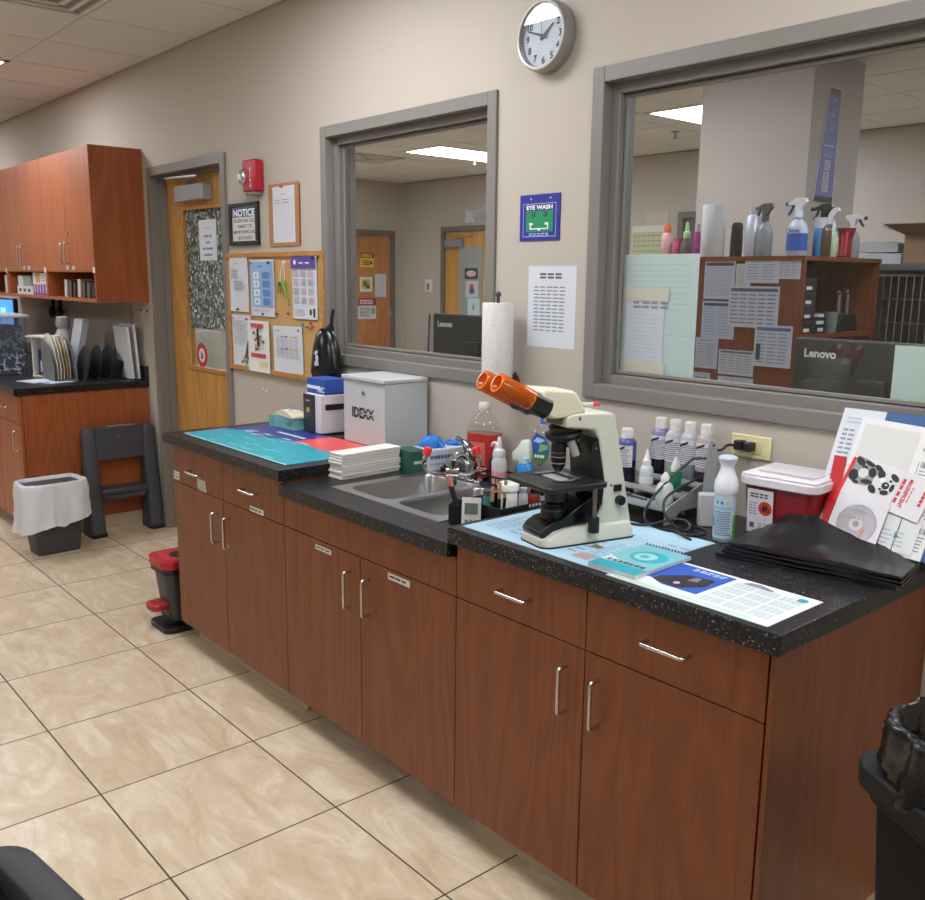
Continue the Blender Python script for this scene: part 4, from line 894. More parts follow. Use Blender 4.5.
# black inner panel and slanted focus block
b = B(); b.prism([(.128, .245), (.147, .262), (.171, .15), (.166, .09), (.15, .1), (.135, .16)], -hw+.006, hw-.002, BP, ax='x'); b.box(hw-.002, .139, .235, hw-.001, .144, .24, M('#8a8a3a', .4)); part(b, 'inner_panel', t, smooth=0)
b = B(); b.prism([(-.008, .022), (-.012, .035), (.0, .05), (.022, .062), (.05, .066), (.09, .088), (.145, .12), (.166, .12), (.166, .07), (.13, .05), (.05, .042), (.035, .03), (.03, .02)], -.044, .044, BLKSH, ax='x'); part(b, 'illuminator_cover', t, bevel=.005, bseg=3)
b = B(); b.lathe([(.03, .06), (.031, .064), (.031, .09), (.027, .094), (.027, .098)], BP, Matrix.Translation((0, .052, 0)), n=28); b.lathe([(.0275, .083), (.0318, .083), (.0318, .0845)], M('#6a6a6c', .3, .6), Matrix.Translation((0, .052, 0)), n=28); part(b, 'field_lens', t)
b = B(); b.lathe([(.024, .1), (.028, .104), (.03, .128), (.034, .13), (.034, .14), (.022, .146)], BP, Matrix.Translation((0, .06, 0)), n=24); b.cyl((-.03, .04, .118), (-.055, .03, .116), .008, BP); b.ball((-.058, .03, .116), .009, BP); part(b, 'condenser', t)
# stage
b = B(); st = []
for cx, cy, a0 in ((.088, .128, 0), (-.082, .128, PI/2), (-.082, -.012, PI), (.088, -.012, 1.5*PI)):
    for i in range(6):
        a = a0+PI/2*i/5; st.append((cx+.014*math.cos(a), cy+.02*math.sin(a)))
b.prism(st, .148, .162, M('#1a1a1c', .38)); b.box(-.03, .13, .142, .03, .172, .16, BP); part(b, 'stage', t, bevel=.003)
b = B(); b.box(-.06, .085, .1625, .045, .1, .167, M('#8f9294', .3, .7)); b.box(-.06, .03, .1625, -.045, .1, .166, M('#8f9294', .3, .7)); b.tube([(.04, .09, .165), (.055, .07, .165), (.05, .035, .165), (.03, .03, .165)], .003, M('#8f9294', .3, .7), n=6, smooth=1); b.cyl((-.052, .095, .165), (-.052, .095, .175), .008, M('#b5b5b0', .3, .5)); b.box(-.04, .04, .1625, .035, .075, .1635, M('#9da8a8', .15)); part(b, 'slide_holder', t, bevel=.001, smooth=0)
b = B(); b.cyl((.075, .124, .148), (.075, .124, .066), .006, M('#8c8378', .35, .7)); b.cyl((.075, .124, .07), (.075, .124, .032), .014, BP); b.cyl((.075, .124, .052), (.075, .124, .07), .0105, BP); part(b, 'stage_drive', t, bevel=.001)
# knobs
b = B(); b.cyl((hw, .216, .1), (hw+.016, .216, .1), .0125, BP); part(b, 'focus_knob', t, bevel=.002)
b = B(); b.box(hw, .198, .123, hw+.004, .222, .14, BP); part(b, 'power_switch', t, bevel=.001)
b = B(frame((hw+.0005, 0, 0), (0, 1, 0), (0, 0, 1))); b.lathe([(.003, 0), (.003, .001)], BP, Matrix.Translation((.19, .14, 0)), n=8); part(b, 'lamp_dot', t)
# nosepiece and objectives
b = B(); N0 = Matrix.Translation((0, .075, .293)) @ Matrix.Rotation(.14, 4, 'X'); b.lathe([(.03, .005), (.036, 0), (.036, -.012), (.046, -.016), (.048, -.022), (.044, -.03), (.03, -.04), (.024, -.044)], BP, N0, n=32); part(b, 'nosepiece', t)
OB = M('#26262a', .3, .4)
b = B(); To = Matrix.Translation((0, .064, 0)); b.lathe([(.009, .178), (.012, .184), (.017, .192), (.018, .205), (.019, .207), (.019, .243), (.016, .252)], OB, To, n=24); b.lathe([(.0194, .199), (.0194, .2015)], M('#b9bbbf', .3, .6), To, n=24, cap=False); b.lathe([(.0196, .215), (.0196, .217)], M('#b9bbbf', .3, .6), To, n=24, cap=False); b.lathe([(.0196, .226), (.0196, .2275)], M('#8f9296', .3, .6), To, n=24, cap=False); part(b, 'objective_lens', t)
b = B(); b.cyl((.008, .094, .262), (.02, .112, .222), .013, OB, r1=.009); part(b, 'objective_lens', t)
b = B(); b.cyl((-.02, .094, .262), (-.035, .115, .235), .012, OB, r1=.009); part(b, 'objective_lens', t)
b = B(); b.cyl((.03, .076, .262), (.038, .09, .222), .011, M('#c3c5c4', .2, alpha=.5), r1=.010); part(b, 'objective_lens', t)
# head
hd = [(.112, .328), (.1, .352), (.082, .378), (.07, .384), (-.01, .392), (-.022, .386), (-.03, .36), (-.016, .335), (.0, .322), (.02, .316), (.05, .318)]
b = B(); n = len(hd); 
for x0_, x1_, e0, e1 in (): pass
def inset(p, e, c=(.04, .352)): return [(c[0]+(a-c[0])*e, c[1]+(z_-c[1])*e) for a, z_ in p]
secs = []
for x, e in ((-.05, .84), (-.046, .95), (-.036, 1), (.036, 1), (.046, .95), (.05, .84)): secs.append([(x, a, z_) for a, z_ in inset(hd, e)])
hull(b, secs, CRM2); part(b, 'head', t, smooth=24, bevel=.002)
b = B(); b.lathe([(.036, .3), (.038, .302), (.038, .318)], M('#5f5f58', .4), Matrix.Translation((0, .07, 0)), n=32); b.tube([(.04, .09, .322), (.056, .085, .318), (.056, .085, .312)], .003, CHROME, n=6); part(b, 'mounting_ring', t)
# eyepieces
dirE = Vector((0, -.90, .44)).normalized()
for sx, nm in ((.031, 'near'), (-.031, 'far')):
    p = Vector((sx*1.08, .0, .3435)); 
    b = B(); b.cyl(p, p+dirE*.055, .027, BP, r1=.024, n=28); b.cyl(p+dirE*.05, p+dirE*.135, .0155, BP, n=20); b.cyl(p+dirE*.09, p+dirE*.132, .0185, M('#2c2416', .3), n=20)
    tube = part(b, 'eyepiece_tube', t)
    q4 = dirE.to_track_quat('Z', 'Y').to_matrix().to_4x4(); q4.translation = p+dirE*.052
    b = B(); OR = M('#ee7410', .1, alpha=.42, spec=.9)
    b.lathe([(.0255, 0), (.0255, .098), (.023, .101), (.018, .101), (.016, .096), (.012, .09), (0, .09)], OR, q4, n=32, cap=False); b.lathe([(.0252, 0), (.0256, .003), (.0252, .006)], M('#e8791c', .2), q4, n=32, cap=False); b.lathe([(.0245, .0965), (.0225, .1015), (.018, .1018)], M('#ee7f20', .2, alpha=.85), q4, n=32, cap=False)
    part(b, 'orange_cup', tube, recalc=False)
b = B(); b.prism([(-.012, .322), (.018, .345), (-.02, .378), (-.045, .375), (-.07, .352), (-.055, .338)], -.036, .036, BP, ax='x'); part(b, 'bridge', t, bevel=.008, bseg=3)
t2 = thing('marker_pen', 'white pen with a red cap lying on top of the microscope arm', 'pen', (-.67, -.50, zr+.338), .5)
b = B(); b.cyl((-.03, 0, .0), (.022, 0, .004), .0045, WHITE); part(b, 'barrel', t2); b = B(); b.cyl((.022, 0, .004), (.036, 0, .005), .0055, M('#c9303a', .4)); part(b, 'red_cap', t2)
bottle('eye_drop_tube', 'small white and blue squeeze tube standing behind the microscope stage', (-.775, -.325, zr), [('body', [(.014, 0), (.015, .003), (.015, .16), (.009, .175)], M('#c9cdd0', .3), {}), ('blue_band', [(.0153, .1), (.0153, .125)], M('#3d76b8', .4), {}), ('tip', [(.006, .175), (.005, .195), (0, .198)], WHITE, {})], n=14)

# ================================================================ flat papers on the right worktop
def flat(name, label, cat, x, y, rz, W_, H_, mat, draw, z=zr, th=.0015, **k):
    b = B(flatf(0, 0, 0)); b.box(0, 0, 0, W_, H_, th, mat); draw(b, th, W_, H_)
    o = b.build(name, smooth=0, recalc=False); o.location = (x, y, z); o.rotation_euler = (0, 0, rz); tag(o, label, cat); return o
def d(b, t, W_, H_):
    r_ = random.Random(9)
    b.quad(.0, 0, W_, H_, t+.0002, M('#aecfe2', .5))
    for k in range(6): b.lines(.03+.085*k, .05, .10+.085*k, .2+.1*(k % 2), 9, M('#7f9fba', .6), n=t+.0006, fill=.3, seg=2)
    for u, v, w_, c_ in ((.36, .03, .05, '#b99a92'), (.42, .06, .03, '#6f9a88'), (.34, .12, .03, '#7a6a52'), (.44, .16, .06, '#9cc2c4'), (.50, .13, .045, '#cfc6a8'), (.05, .25, .06, '#8fb0a0'), (.14, .3, .05, '#b4bccc')): b.quad(u, v, u+w_, v+w_*.8, t+.0009, M(c_, .6))
flat('lab_reference_mat', 'pale blue printed reference mat under the microscope', 'mat', -.918, -.690, .0, .518, .392, M('#d5e3e8', .5), d, th=.0016)
def d(b, t, W_, H_):
    b.quad(.07, .045, .25, H_-.012, t+.0003, M('#2b58b8', .45)); b.poly([(.10, .05), (.19, .05), (.235, .10), (.225, .15), (.15, .14), (.10, .09)], t+.0006, M('#24242a', .5)); b.poly([(.17, .105), (.20, .11), (.19, .14), (.175, .135)], t+.0009, M('#8f7078', .5)); b.ball((.165, .075, t+.001), .009, M('#c9b8c8', .5), sc=(1, 1, .05), n=12)
    b.poly([(.03, .02), (.1, .02), (.14, .045), (.09, .065), (.03, .05)], t+.0007, M('#e2e6ea', .5)); b.lines(.13, .172, .235, .192, 2, M('#cdd9f0', .5), n=t+.001, seg=5, fill=.5)
    for r_ in range(4):
        for c_ in range(3): b.lines(.268+.068*c_, .03+.04*r_, .328+.068*c_, .062+.04*r_, 5, M('#b4bfc6', .6), n=t+.0006, seg=4, fill=.4, ragged=.15)
    b.quad(.02, .006, .43, .018, t+.0005, M('#b9dcc9', .5)); b.poly([(.28, .185), (.36, .182), (.37, .19), (.32, .205), (.29, .2)], t+.0006, M('#8a86a0', .5)); b.ball((W_-.035, H_-.03, t+.001), .014, M('#2d9aa8', .4), sc=(1, .8, .06), n=14)
def dcal(b, t, W_, H_):
    T0 = b.M; b.M = T0 @ Matrix.Diagonal((.829, 1, 1, 1)); d(b, t, .485, H_); b.M = T0
flat('desk_calendar_mat', 'white rounded calendar mat with a blue panel and black dog picture near the worktop corner', 'calendar', -.412, -.703, .0, .402, .213, M('#dbe3e0', .4), dcal)
def d(b, t, W_, H_):
    b.quad(0, 0, W_, H_, t+.0002, M('#7fc3cc', .4)); b.lathe([(.045, t+.0005), (.045, t+.0008)], M('#2bb3c0', .4), Matrix.Translation((W_*.55, H_*.62, 0)), n=28); b.lathe([(.028, t+.0009), (.028, t+.0011)], M('#9fd8dc', .4), Matrix.Translation((W_*.5, H_*.6, 0)), n=24); b.lathe([(.012, t+.0012), (.012, t+.0014)], M('#4fb8c2', .4), Matrix.Translation((W_*.48, H_*.6, 0)), n=16)
    b.quad(0, 0, W_, H_*.2, t+.0006, M('#23a5b4', .4)); b.lines(W_*.1, H_*.22, W_*.9, H_*.3, 1, M('#5a5560', .5), n=t+.001, seg=7, fill=.8); b.poly([(0, H_*.2), (W_*.4, H_*.24), (W_*.2, H_*.34), (0, H_*.4)], t+.0009, M('#d3e6ea', .5))
    for k in range(14): b.tube([(W_*(.04+.068*k), H_-.004, t*.5), (W_*(.04+.068*k), H_+.003, t+.004), (W_*(.04+.068*k), H_+.007, t*.5)], .0011, M('#44484c', .4), n=5)
flat('spiral_notebook', 'teal covered spiral notebook lying on the reference mat', 'notebook', -.478, -.688, .03, .134, .215, M('#c9cdd0', .5), d, z=zr+.0035, th=.008)
#PART6
# ================================================================ bottle rack
zr2 = zr
GREY = M('#8d8f92', .45)
t = thing('bottle_rack', 'grey plastic stepped rack holding the stain bottles against the wall', 'rack', (-.735, 0, zr))
b = B()
for (y0, y1, z) in ((-.25, -.17, .038), (-.17, -.095, .06), (-.095, -.015, .082)):
    b.box(-.155, y0, z-.004, .15, y1, z, GREY); b.box(-.155, y0, z, .15, y0+.003, z+.012, M('#a6a8aa', .4)); b.box(-.155, y1-.003, z-.022, .15, y1, z-.004, GREY)
part(b, 'tiers', t, smooth=0)
for x in (-.158, .15):
    b = B(); b.prism([(-.265, 0), (-.235, 0), (-.20, .03), (-.10, .03), (-.06, 0), (-.012, 0), (-.012, .11), (-.04, .112), (-.255, .05), (-.265, .04)], x, x+.005, GREY, ax='x'); part(b, 'side_plate', t, bevel=.001, smooth=0)
zt1, zt2, zt3 = zr+.0385, zr+.0605, zr+.0825
LBL = M('#cbc9cd', .6)
def stain(name, label, x, y, z, h, body, liq, lf, group, w=.0265, capc=WHITE):
    t = thing(name, label, 'bottle', (x, y, z), .15, group)
    f = lf*h*.75; 
    b = B(); b.lathe([(w-.002, 0), (w, .003), (w, f)], liq, n=24); b.lathe([(w, f), (w, h*.74), (w*.8, h*.8), (w*.5, h*.83)], body, n=24, cap=False); part(b, 'body', t, recalc=False)
    b = B(); b.lathe([(w*.62, h*.82), (w*.62, h*.97), (w*.55, h), (0, h)], capc, n=20); b.box(-w*.3, -w*.64, h*.93, w*.3, -w*.3, h*.985, capc); part(b, 'cap', t)
    b = B(); n = 10; vs = []; fs = []
    for i in range(n+1):
        a = -PI/2+(-.5+i/n)*2.3; vs += [((w+.0006)*math.cos(a), (w+.0006)*math.sin(a), h*.3), ((w+.0006)*math.cos(a), (w+.0006)*math.sin(a), h*.7)]
    for i in range(n): fs.append((2*i, 2*i+2, 2*i+3, 2*i+1))
    b.add(vs, fs, LBL)
    r_ = random.Random(hash(label) % 99 if False else int(x*1000))
    for k in range(9):
        z_ = h*(.33+.035*k); a0 = -PI/2-.9+r_.uniform(0, .3); a1 = -PI/2+.5+r_.uniform(0, .5); m_ = 6; vs = []; fs = []
        for i in range(m_+1):
            a = a0+(a1-a0)*i/m_; vs += [((w+.001)*math.cos(a), (w+.001)*math.sin(a), z_), ((w+.001)*math.cos(a), (w+.001)*math.sin(a), z_+h*.014)]
        for i in range(m_): fs.append((2*i, 2*i+2, 2*i+3, 2*i+1))
        b.add(vs, fs, M('#6a6c78', .7))
    a0, a1 = -PI/2-.8, -PI/2+.3; vs = []; fs = []
    for i in range(7):
        a = a0+(a1-a0)*i/6; z_ = h*(.60+.012*i); vs += [((w+.0014)*math.cos(a), (w+.0014)*math.sin(a), z_-.004), ((w+.0014)*math.cos(a), (w+.0014)*math.sin(a), z_+.003)]
    for i in range(6): fs.append((2*i, 2*i+2, 2*i+3, 2*i+1))
    b.add(vs, fs, M('#1e1e24', .6)); part(b, 'label_strip', t, smooth=60, recalc=False)
    return t
gs = 'stain bottles in the grey rack'
stain('stain_bottle', 'dark blue stain bottle with a white cap nearest the microscope', -.832, -.125, zt2, .16, M('#474f86', .3), M('#161a26', .25), .55, gs, w=.028)
stain('stain_bottle', 'violet stain bottle at the left end of the back row', -.765, -.055, zt3, .172, M('#83769a', .3), M('#15182a', .25), .5, gs)
stain('stain_bottle', 'clear stain bottle second from the left in the back row', -.714, -.055, zt3, .172, M('#a9acaa', .3), M('#989d99', .25), .4, gs)
stain('stain_bottle', 'clear stain bottle third from the left in the back row, half full', -.662, -.055, zt3, .172, M('#acafb2', .3), M('#818a90', .25), .5, gs)
stain('stain_bottle', 'pinkish stain bottle at the right end of the back row beside the charger', -.608, -.055, zt3, .172, M('#a89898', .3), M('#2a2f3c', .25), .3, gs)
bottle('dropper_bottle', 'clear dropper bottle with a pointed white tip in the grey rack', (-.745, -.14, zt2), [('body', [(.019, 0), (.020, .003), (.020, .052), (.016, .062), (.010, .066)], M('#b9c0bf', .25), {}), ('label_strip', [(.0204, .014), (.0204, .034)], M('#d4d4d6', .6), {}), ('tip', [(.012, .066), (.012, .08), (.009, .082), (.004, .105), (.002, .112), (0, .112)], WHITE, {})])
bottle('dropper_bottle', 'green bottle with a white cap behind the squat white bottle', (-.648, -.135, zt2), [('body', [(.016, 0), (.017, .003), (.017, .055), (.014, .062)], M('#14784a', .3), {}), ('cap', [(.013, .062), (.014, .075), (.008, .09), (.004, .103), (0, .104)], WHITE, {})])
bottle('squeeze_bottle', 'squat translucent white bottle at the front of the grey rack', (-.630, -.205, zt1), [('body', [(.023, 0), (.025, .003), (.025, .045), (.02, .06), (.012, .066)], M('#ccd3cd', .3), {}), ('cap', [(.012, .066), (.0125, .08), (.010, .084), (.003, .094), (0, .095)], WHITE, {})])
for k, (a, l, c_) in enumerate([(.0, 'dark pen lying across the front tier of the grey rack', '#3c3e42'), (.12, 'second dark pen lying askew on the front tier of the grey rack', '#55585c')]):
    b = B(); b.cyl((-.05, 0, 0), (.05, .004, 0), .0042, M(c_, .4)); single(b, 'pen', l, 'pen', (-.78+.03*k, -.215+.022*k, zt1+.0165-.012*k), -.25+a)
# charger / white block
t = thing('charging_stand', 'grey upright blade shaped stand rising behind a white block, left of the air freshener', 'charger', (-.528, -.15, zr), .75)
b = B(); b.prism([(-.018, .0), (.022, .0), (.020, .19), (.012, .225), (.002, .23), (-.004, .215), (-.012, .12)], .006, .016, M('#8b8d8f', .45), ax='y'); b.lathe([(.003, -.0002), (.003, .0012)], BLKSH, Matrix.Translation((.008, .006, .215)) @ Matrix.Rotation(PI/2, 4, 'X'), n=10); part(b, 'blade', t, bevel=.001)
b = B(); b.box(-.027, -.036, 0, .02, -.0, .088, M('#b9bcbe', .4)); part(b, 'block', t, bevel=.003)
# cables
CBL = M('#121214', .45)
b = B(); b.tube([(-.60, -.125, 1.08), (-.62, -.20, 1.03), (-.635, -.27, .97), (-.635, -.29, .93), (-.60, -.30, .919), (-.55, -.31, .919), (-.52, -.30, .919)], .0038, CBL, n=7, smooth=3)
b.tube([(-.563, -.066, 1.103), (-.56, -.10, 1.085), (-.60, -.125, 1.08)], .0038, CBL, n=7, smooth=2)
single(b, 'power_cable', 'black cable looping from the wall outlet down to the counter in front of the rack', 'cable')
b = B(); b.tube([(-.55, -.10, 1.05), (-.59, -.25, 1.0), (-.585, -.275, .965), (-.55, -.285, .935), (-.50, -.30, .925), (-.48, -.285, .935), (-.51, -.27, .95), (-.56, -.28, .94), (-.60, -.32, .921), (-.66, -.33, .9195), (-.63, -.385, .9195), (-.60, -.41, .935)], .0036, CBL, n=7, smooth=3)
single(b, 'power_cable', 'black microscope cable coiled on the counter beside the white block', 'cable')
b = B(); b.tube([(-.545, -.30, .919), (-.47, -.31, .919), (-.44, -.27, .925), (-.48, -.245, .93), (-.53, -.275, .9275), (-.50, -.325, .9275), (-.45, -.33, .919)], .0036, CBL, n=7, smooth=3); single(b, 'power_cable', 'short coil of black cord lying on the counter left of the air freshener', 'cable')
# air freshener
t = thing('air_freshener', 'white topped air freshener spray can standing in front of the outlet', 'spray can', (-.404, -.258, zr), .6)
b = B(); b.lathe([(.024, 0), (.0268, .004), (.0268, .118), (.024, .124)], M('#aebfc6', .3, .3), n=32); part(b, 'can', t)
b = B(); n = 14; 
def wrap(b, r, a0, a1, z0_, z1_, mat, n=12):
    vs = []; fs = []
    for i in range(n+1):
        a = a0+(a1-a0)*i/n; vs += [(r*math.cos(a), r*math.sin(a), z0_), (r*math.cos(a), r*math.sin(a), z1_)]
    for i in range(n): fs.append((2*i, 2*i+2, 2*i+3, 2*i+1))
    b.add(vs, fs, mat)
wrap(b, .0271, -3.2, -.3, .012, .112, M('#b5c6d0', .4)); 
for k in range(11): wrap(b, .0274, -2.7+.05*(k % 2), -1.0-.08*(k % 3), .02+.0058*k, .0228+.0058*k, M('#5b7890', .5))
wrap(b, .0275, -2.75, -1.0, .085, .094, M('#8fb4cf', .5)); wrap(b, .0276, -2.95, -2.75, .04, .065, M('#22405e', .5)); wrap(b, .0276, -.75, -.35, .0, .07, M('#5fa34c', .5))
for a, c_ in ((-2.35, '#4f8a5c'), (-1.9, '#3c6fb0'), (-1.4, '#d8a03c')): wrap(b, .0277, a-.13, a+.13, .1, .108, M(c_, .5), 4)
part(b, 'can_print', t, smooth=60, recalc=False)
b = B(); b.lathe([(.027, .122), (.0295, .13), (.0305, .14), (.0285, .155), (.021, .175), (.0165, .188), (.0165, .196), (.021, .206), (.0245, .213)], M('#dcdee0', .35), n=32); b.ball((0, 0, .214), .0245, M('#b9c3cf', .3), sc=(1, 1, .35), n=24); part(b, 'spray_head', t)
# sharps container
t = thing('sharps_container', 'red sharps container with a white lid and biohazard label', 'sharps bin', (-.296, -.124, zr), .07)
b = B(); b.rbox(-.094, -.094, .094, .094, 0, .150, .03, M('#85151a', .3, spec=.5), taper=.12, k=6); part(b, 'tub', t)
LW = M('#d9d3d6', .35)
b = B(); b.rbox(-.104, -.104, .104, .104, .150, .172, .034, LW, k=6); 
for s in ((-.07, .055, .07, .09), (-.098, -.09, -.07, .09), (.07, -.09, .098, .09), (-.07, -.09, .07, -.055)): b.box(s[0], s[1], .172, s[2], s[3], .178, LW)
part(b, 'lid', t, bevel=.003)
b = B(); b.box(-.07, -.055, .1722, .07, -.048, .1745, M('#3c2426', .5)); b.box(-.075, -.045, .172, .075, .06, .182, M('#cfcacd', .3)); part(b, 'flap', t, bevel=.002)
Tf = frame((-.072, -.0925, .03), (1, 0, 0), (0, -.07, 1))
b = B(Tf); b.box(0, 0, 0, .068, .112, .0008, M('#cfcfd2', .5)); b.lathe([(.018, .001), (.018, .0015)], M('#c9381f', .5), Matrix.Translation((.048, .066, 0)), n=24); 
for k in range(3):
    a = PI/2+k*2*PI/3; b.lathe([(.006, .0017), (.006, .002)], M('#2a1a18', .5), Matrix.Translation((.048+.0065*math.cos(a), .066+.0065*math.sin(a), 0)), n=12); b.lathe([(.003, .0022), (.003, .0024)], M('#c9381f', .5), Matrix.Translation((.048+.0085*math.cos(a), .066+.0085*math.sin(a), 0)), n=10)
b.lines(.008, .09, .058, .104, 2, M('#4a4a52', .6), n=.0012, seg=4, fill=.6); b.lines(.006, .045, .028, .08, 5, M('#8a8a92', .6), n=.0012, seg=2); b.lines(.03, .012, .06, .028, 3, M('#8a8a92', .6), n=.0012, seg=2); b.quad(.008, .012, .02, .026, .0012, M('#5a5a62', .6)); part(b, 'biohazard_label', t, smooth=0)

# ---------------------------------------------------------------- stack of black bags
g = 'folded black plastic bags stacked on the right worktop'
BAG = M('#19191c', .3, spec=.6, bump=.15, bscale=25)
bl = [('topmost folded black plastic bag of the stack, with a raised creased centre'), ('second folded black plastic bag of the stack, just under the top one'), ('third folded black plastic bag of the stack'), ('lowest folded black plastic bag of the stack, sticking out at its left tip')]
for k in range(4):
    top = k == 3; nx, ny = 16, 10
    r_ = random.Random(20+k); W_, D_ = .405-.006*k, .165-.004*k
    def hf(u, v, top=top, r_=r_):
        e = min(u, 1-u, v*1.2, (1-v)*1.2); return .0068+.002*math.sin(9*u+3*v+k) if not top else .006+min(min(u, 1-u)*5, 1)*(.003+.044*math.exp(-((u-.33)/.26)**2)*max(0, (v-.2)/.8)+.016*max(0, (v-.4)/.6)+.003*math.sin(12*u+5*v))
    c_ = crumple(nx, ny, W_, D_, hf, BAG, .0007, 30+k)
    o = single(c_, 'plastic_bag', bl[3-k], 'plastic bag', (-.150+.004*k-(.01 if k == 0 else 0), -.262-.001*k, zr+.0005+.0102*k), .20-.012*k, group=g, smooth=60)

# ---------------------------------------------------------------- papers leaning on the wall at the right
LP = Matrix.Translation((0, 0, 0)) @ frame((0, -.185, .936), (1, 0, 0), (0, .42, .9))
def lean(name, label, cat, x, v, W_, H_, n, ang, mat, draw, th=.001):
    T = LP @ Matrix.Translation((x, v, n)) @ Matrix.Rotation(ang, 4, 'Z')
    b = B(T); b.box(0, 0, 0, W_, H_, th, mat); draw(b, th, W_, H_); return tag(b.build(name, smooth=0, recalc=False), label, cat)
def d(b, t, W_, H_): 
    b.lines(.015, H_-.04, .12, H_-.02, 2, INK3, n=t+.0004); b.lines(.012, .12, .045, H_-.05, 14, INK2, n=t+.0004, fill=.45, seg=2); b.lines(.055, .1, W_-.01, H_-.05, 14, INK2, n=t+.0004, seg=2, fill=.3)
lean('printed_form', 'white printed form at the back of the papers propped by the sharps container', 'paper', -.225, .02, .205, .335, .0, .0, PAPER, d)
def d(b, t, W_, H_): b.quad(.004, .004, W_-.004, H_-.004, t+.0004, M('#2f568c', .5))
lean('blue_booklet', 'dark blue booklet standing behind the label sheets at the right edge', 'booklet', -.118, .02, .19, .335, .002, 0, M('#2a4c80', .5), d, th=.004)
def labels(b, t, W_, H_):
    b.quad(.012, H_*.52, W_*.62, H_-.015, t+.0003, M('#cfcfca', .8)); 
    r_ = random.Random(2)
    for j in range(4):
        for i in range(3):
            u = .012+i*W_*.33; v = .012+j*H_*.245
            if j >= 2 and i < 2: continue
            k = 0; x = u
            while x < u+W_*.24: 
                w_ = r_.uniform(.0008, .0026); b.quad(x, v+.048, x+w_, v+.062, t+.0004, INK); x += w_+r_.uniform(.0008, .002)
            b.lines(u, v+.004, u+W_*.27, v+.044, 5, INK2, n=t+.0004, seg=3, fill=.35); b.poly([(u-.006, v+.01), (u-.002, v+.014), (u-.006, v+.022)], t+.0006, M('#2f8a5c', .5)); b.quad(u-.006, v+.03, u-.004, v+.06, t+.0004, M('#5aa884', .5))
lean('label_sheet', 'large sheet of barcode labels propped against the wall, front one', 'label sheet', -.185, .03, .235, .305, .0075, -.05, M('#dcdcdb', .6), labels)
def d(b, t, W_, H_): b.lines(.01, .01, W_-.02, .05, 4, INK3, n=t+.0004, seg=2); b.poly([(.04, .03), (.052, .034), (.042, .046)], t+.0006, M('#2f8a5c', .5)); b.box(W_*.5-.001, 0, t, W_*.5+.001, H_, t+.0004, INK)
lean('label_card', 'pair of small white label cards below the dog booklet', 'card', -.062, .03, .09, .09, .010, -.06, M('#d2d5d2', .6), d)
b = B(LP @ Matrix.Translation((0, 0, .0095))); RD = M('#b4151f', .4)
b.prism([(-.190, .03), (-.160, .03), (-.158, .08), (-.168, .12), (-.180, .228), (-.210, .228)], 0, .002, RD); b.prism([(-.182, .12), (-.160, .232), (-.153, .230), (-.172, .115)], .002, .004, M('#d5222c', .4))
single(b, 'red_folder', 'narrow red folder standing upright right of the sharps container', 'folder', smooth=0)
def d(b, t, W_, H_):
    r_ = random.Random(4); K = M('#17171a', .5); n = t+.0004
    G1 = M('#8b8b8e', .5); G2 = M('#cfcfd0', .5); E = lambda cx, cy, rx_, ry_, m_, dn, a=0: b.add([(cx+rx_*math.cos(p)*math.cos(a)-ry_*math.sin(p)*math.sin(a), cy+rx_*math.cos(p)*math.sin(a)+ry_*math.sin(p)*math.cos(a), n+dn) for p in [2*PI*i_/18 for i_ in range(18)]], [tuple(range(18))], m_)
    b.poly([(.0, .04), (.02, .03), (.05, .036), (.07, .05), (.07, .082), (.05, .09), (.025, .097), (.0, .098)], n, G1)
    for cx, cy, rx_, ry_, a, m_ in ((.012, .086, .014, .008, -.5, K), (.01, .05, .012, .014, .4, K), (.035, .088, .014, .005, -.2, K), (.03, .062, .012, .012, 0, G2), (.046, .045, .014, .006, .2, K), (.05, .07, .009, .012, .5, K), (.028, .076, .007, .004, .2, K), (.022, .036, .008, .004, 0, K), (.06, .085, .012, .006, -.4, K)): E(cx, cy, rx_, ry_, m_, .0003+cx*.001, a)
    E(.086, .056, .027, .026, G2, .0006); E(.104, .077, .012, .007, K, .0009, -.5); E(.066, .034, .012, .008, K, .0009, -.6); E(.072, .074, .009, .011, K, .0009, .5); E(.108, .052, .005, .010, K, .0009); E(.092, .052, .009, .009, K, .0010); E(.080, .062, .0065, .0065, M('#e4e4e4', .5), .0012); E(.096, .036, .010, .006, K, .0011, .3); E(.084, .040, .004, .003, K, .0012); E(.099, .066, .004, .003, K, .0012); E(.093, .054, .003, .002, G2, .0014)
    R_ = M('#c2273a', .5)
    T2 = b.M; b.M = T2 @ Matrix.Translation((W_*.68, .052, 0)) @ Matrix.Rotation(-PI/2, 4, 'Z')
    b.text('MAGNIFICENT', .0095, 0, .004, R_, n=t+.0006, bold=True, fit=.07); b.lines(-.032, -.010, .032, -.002, 1, R_, n=t+.0006, seg=4, fill=.8); b.lines(-.02, .017, .02, .022, 1, R_, n=t+.0006, seg=4); b.lines(-.02, .044, .02, .052, 1, R_, n=t+.0006, seg=4, fill=.9); b.M = T2
    b.quad(W_*.62, .012, W_*.625, .088, t+.0006, INK2)
lean('dog_booklet', 'white booklet with a black and white spotted dog picture and red lettering', 'booklet', -.168, .140, .195, .1, .0125, -.20, M('#d6d4d6', .45), d, th=.003)
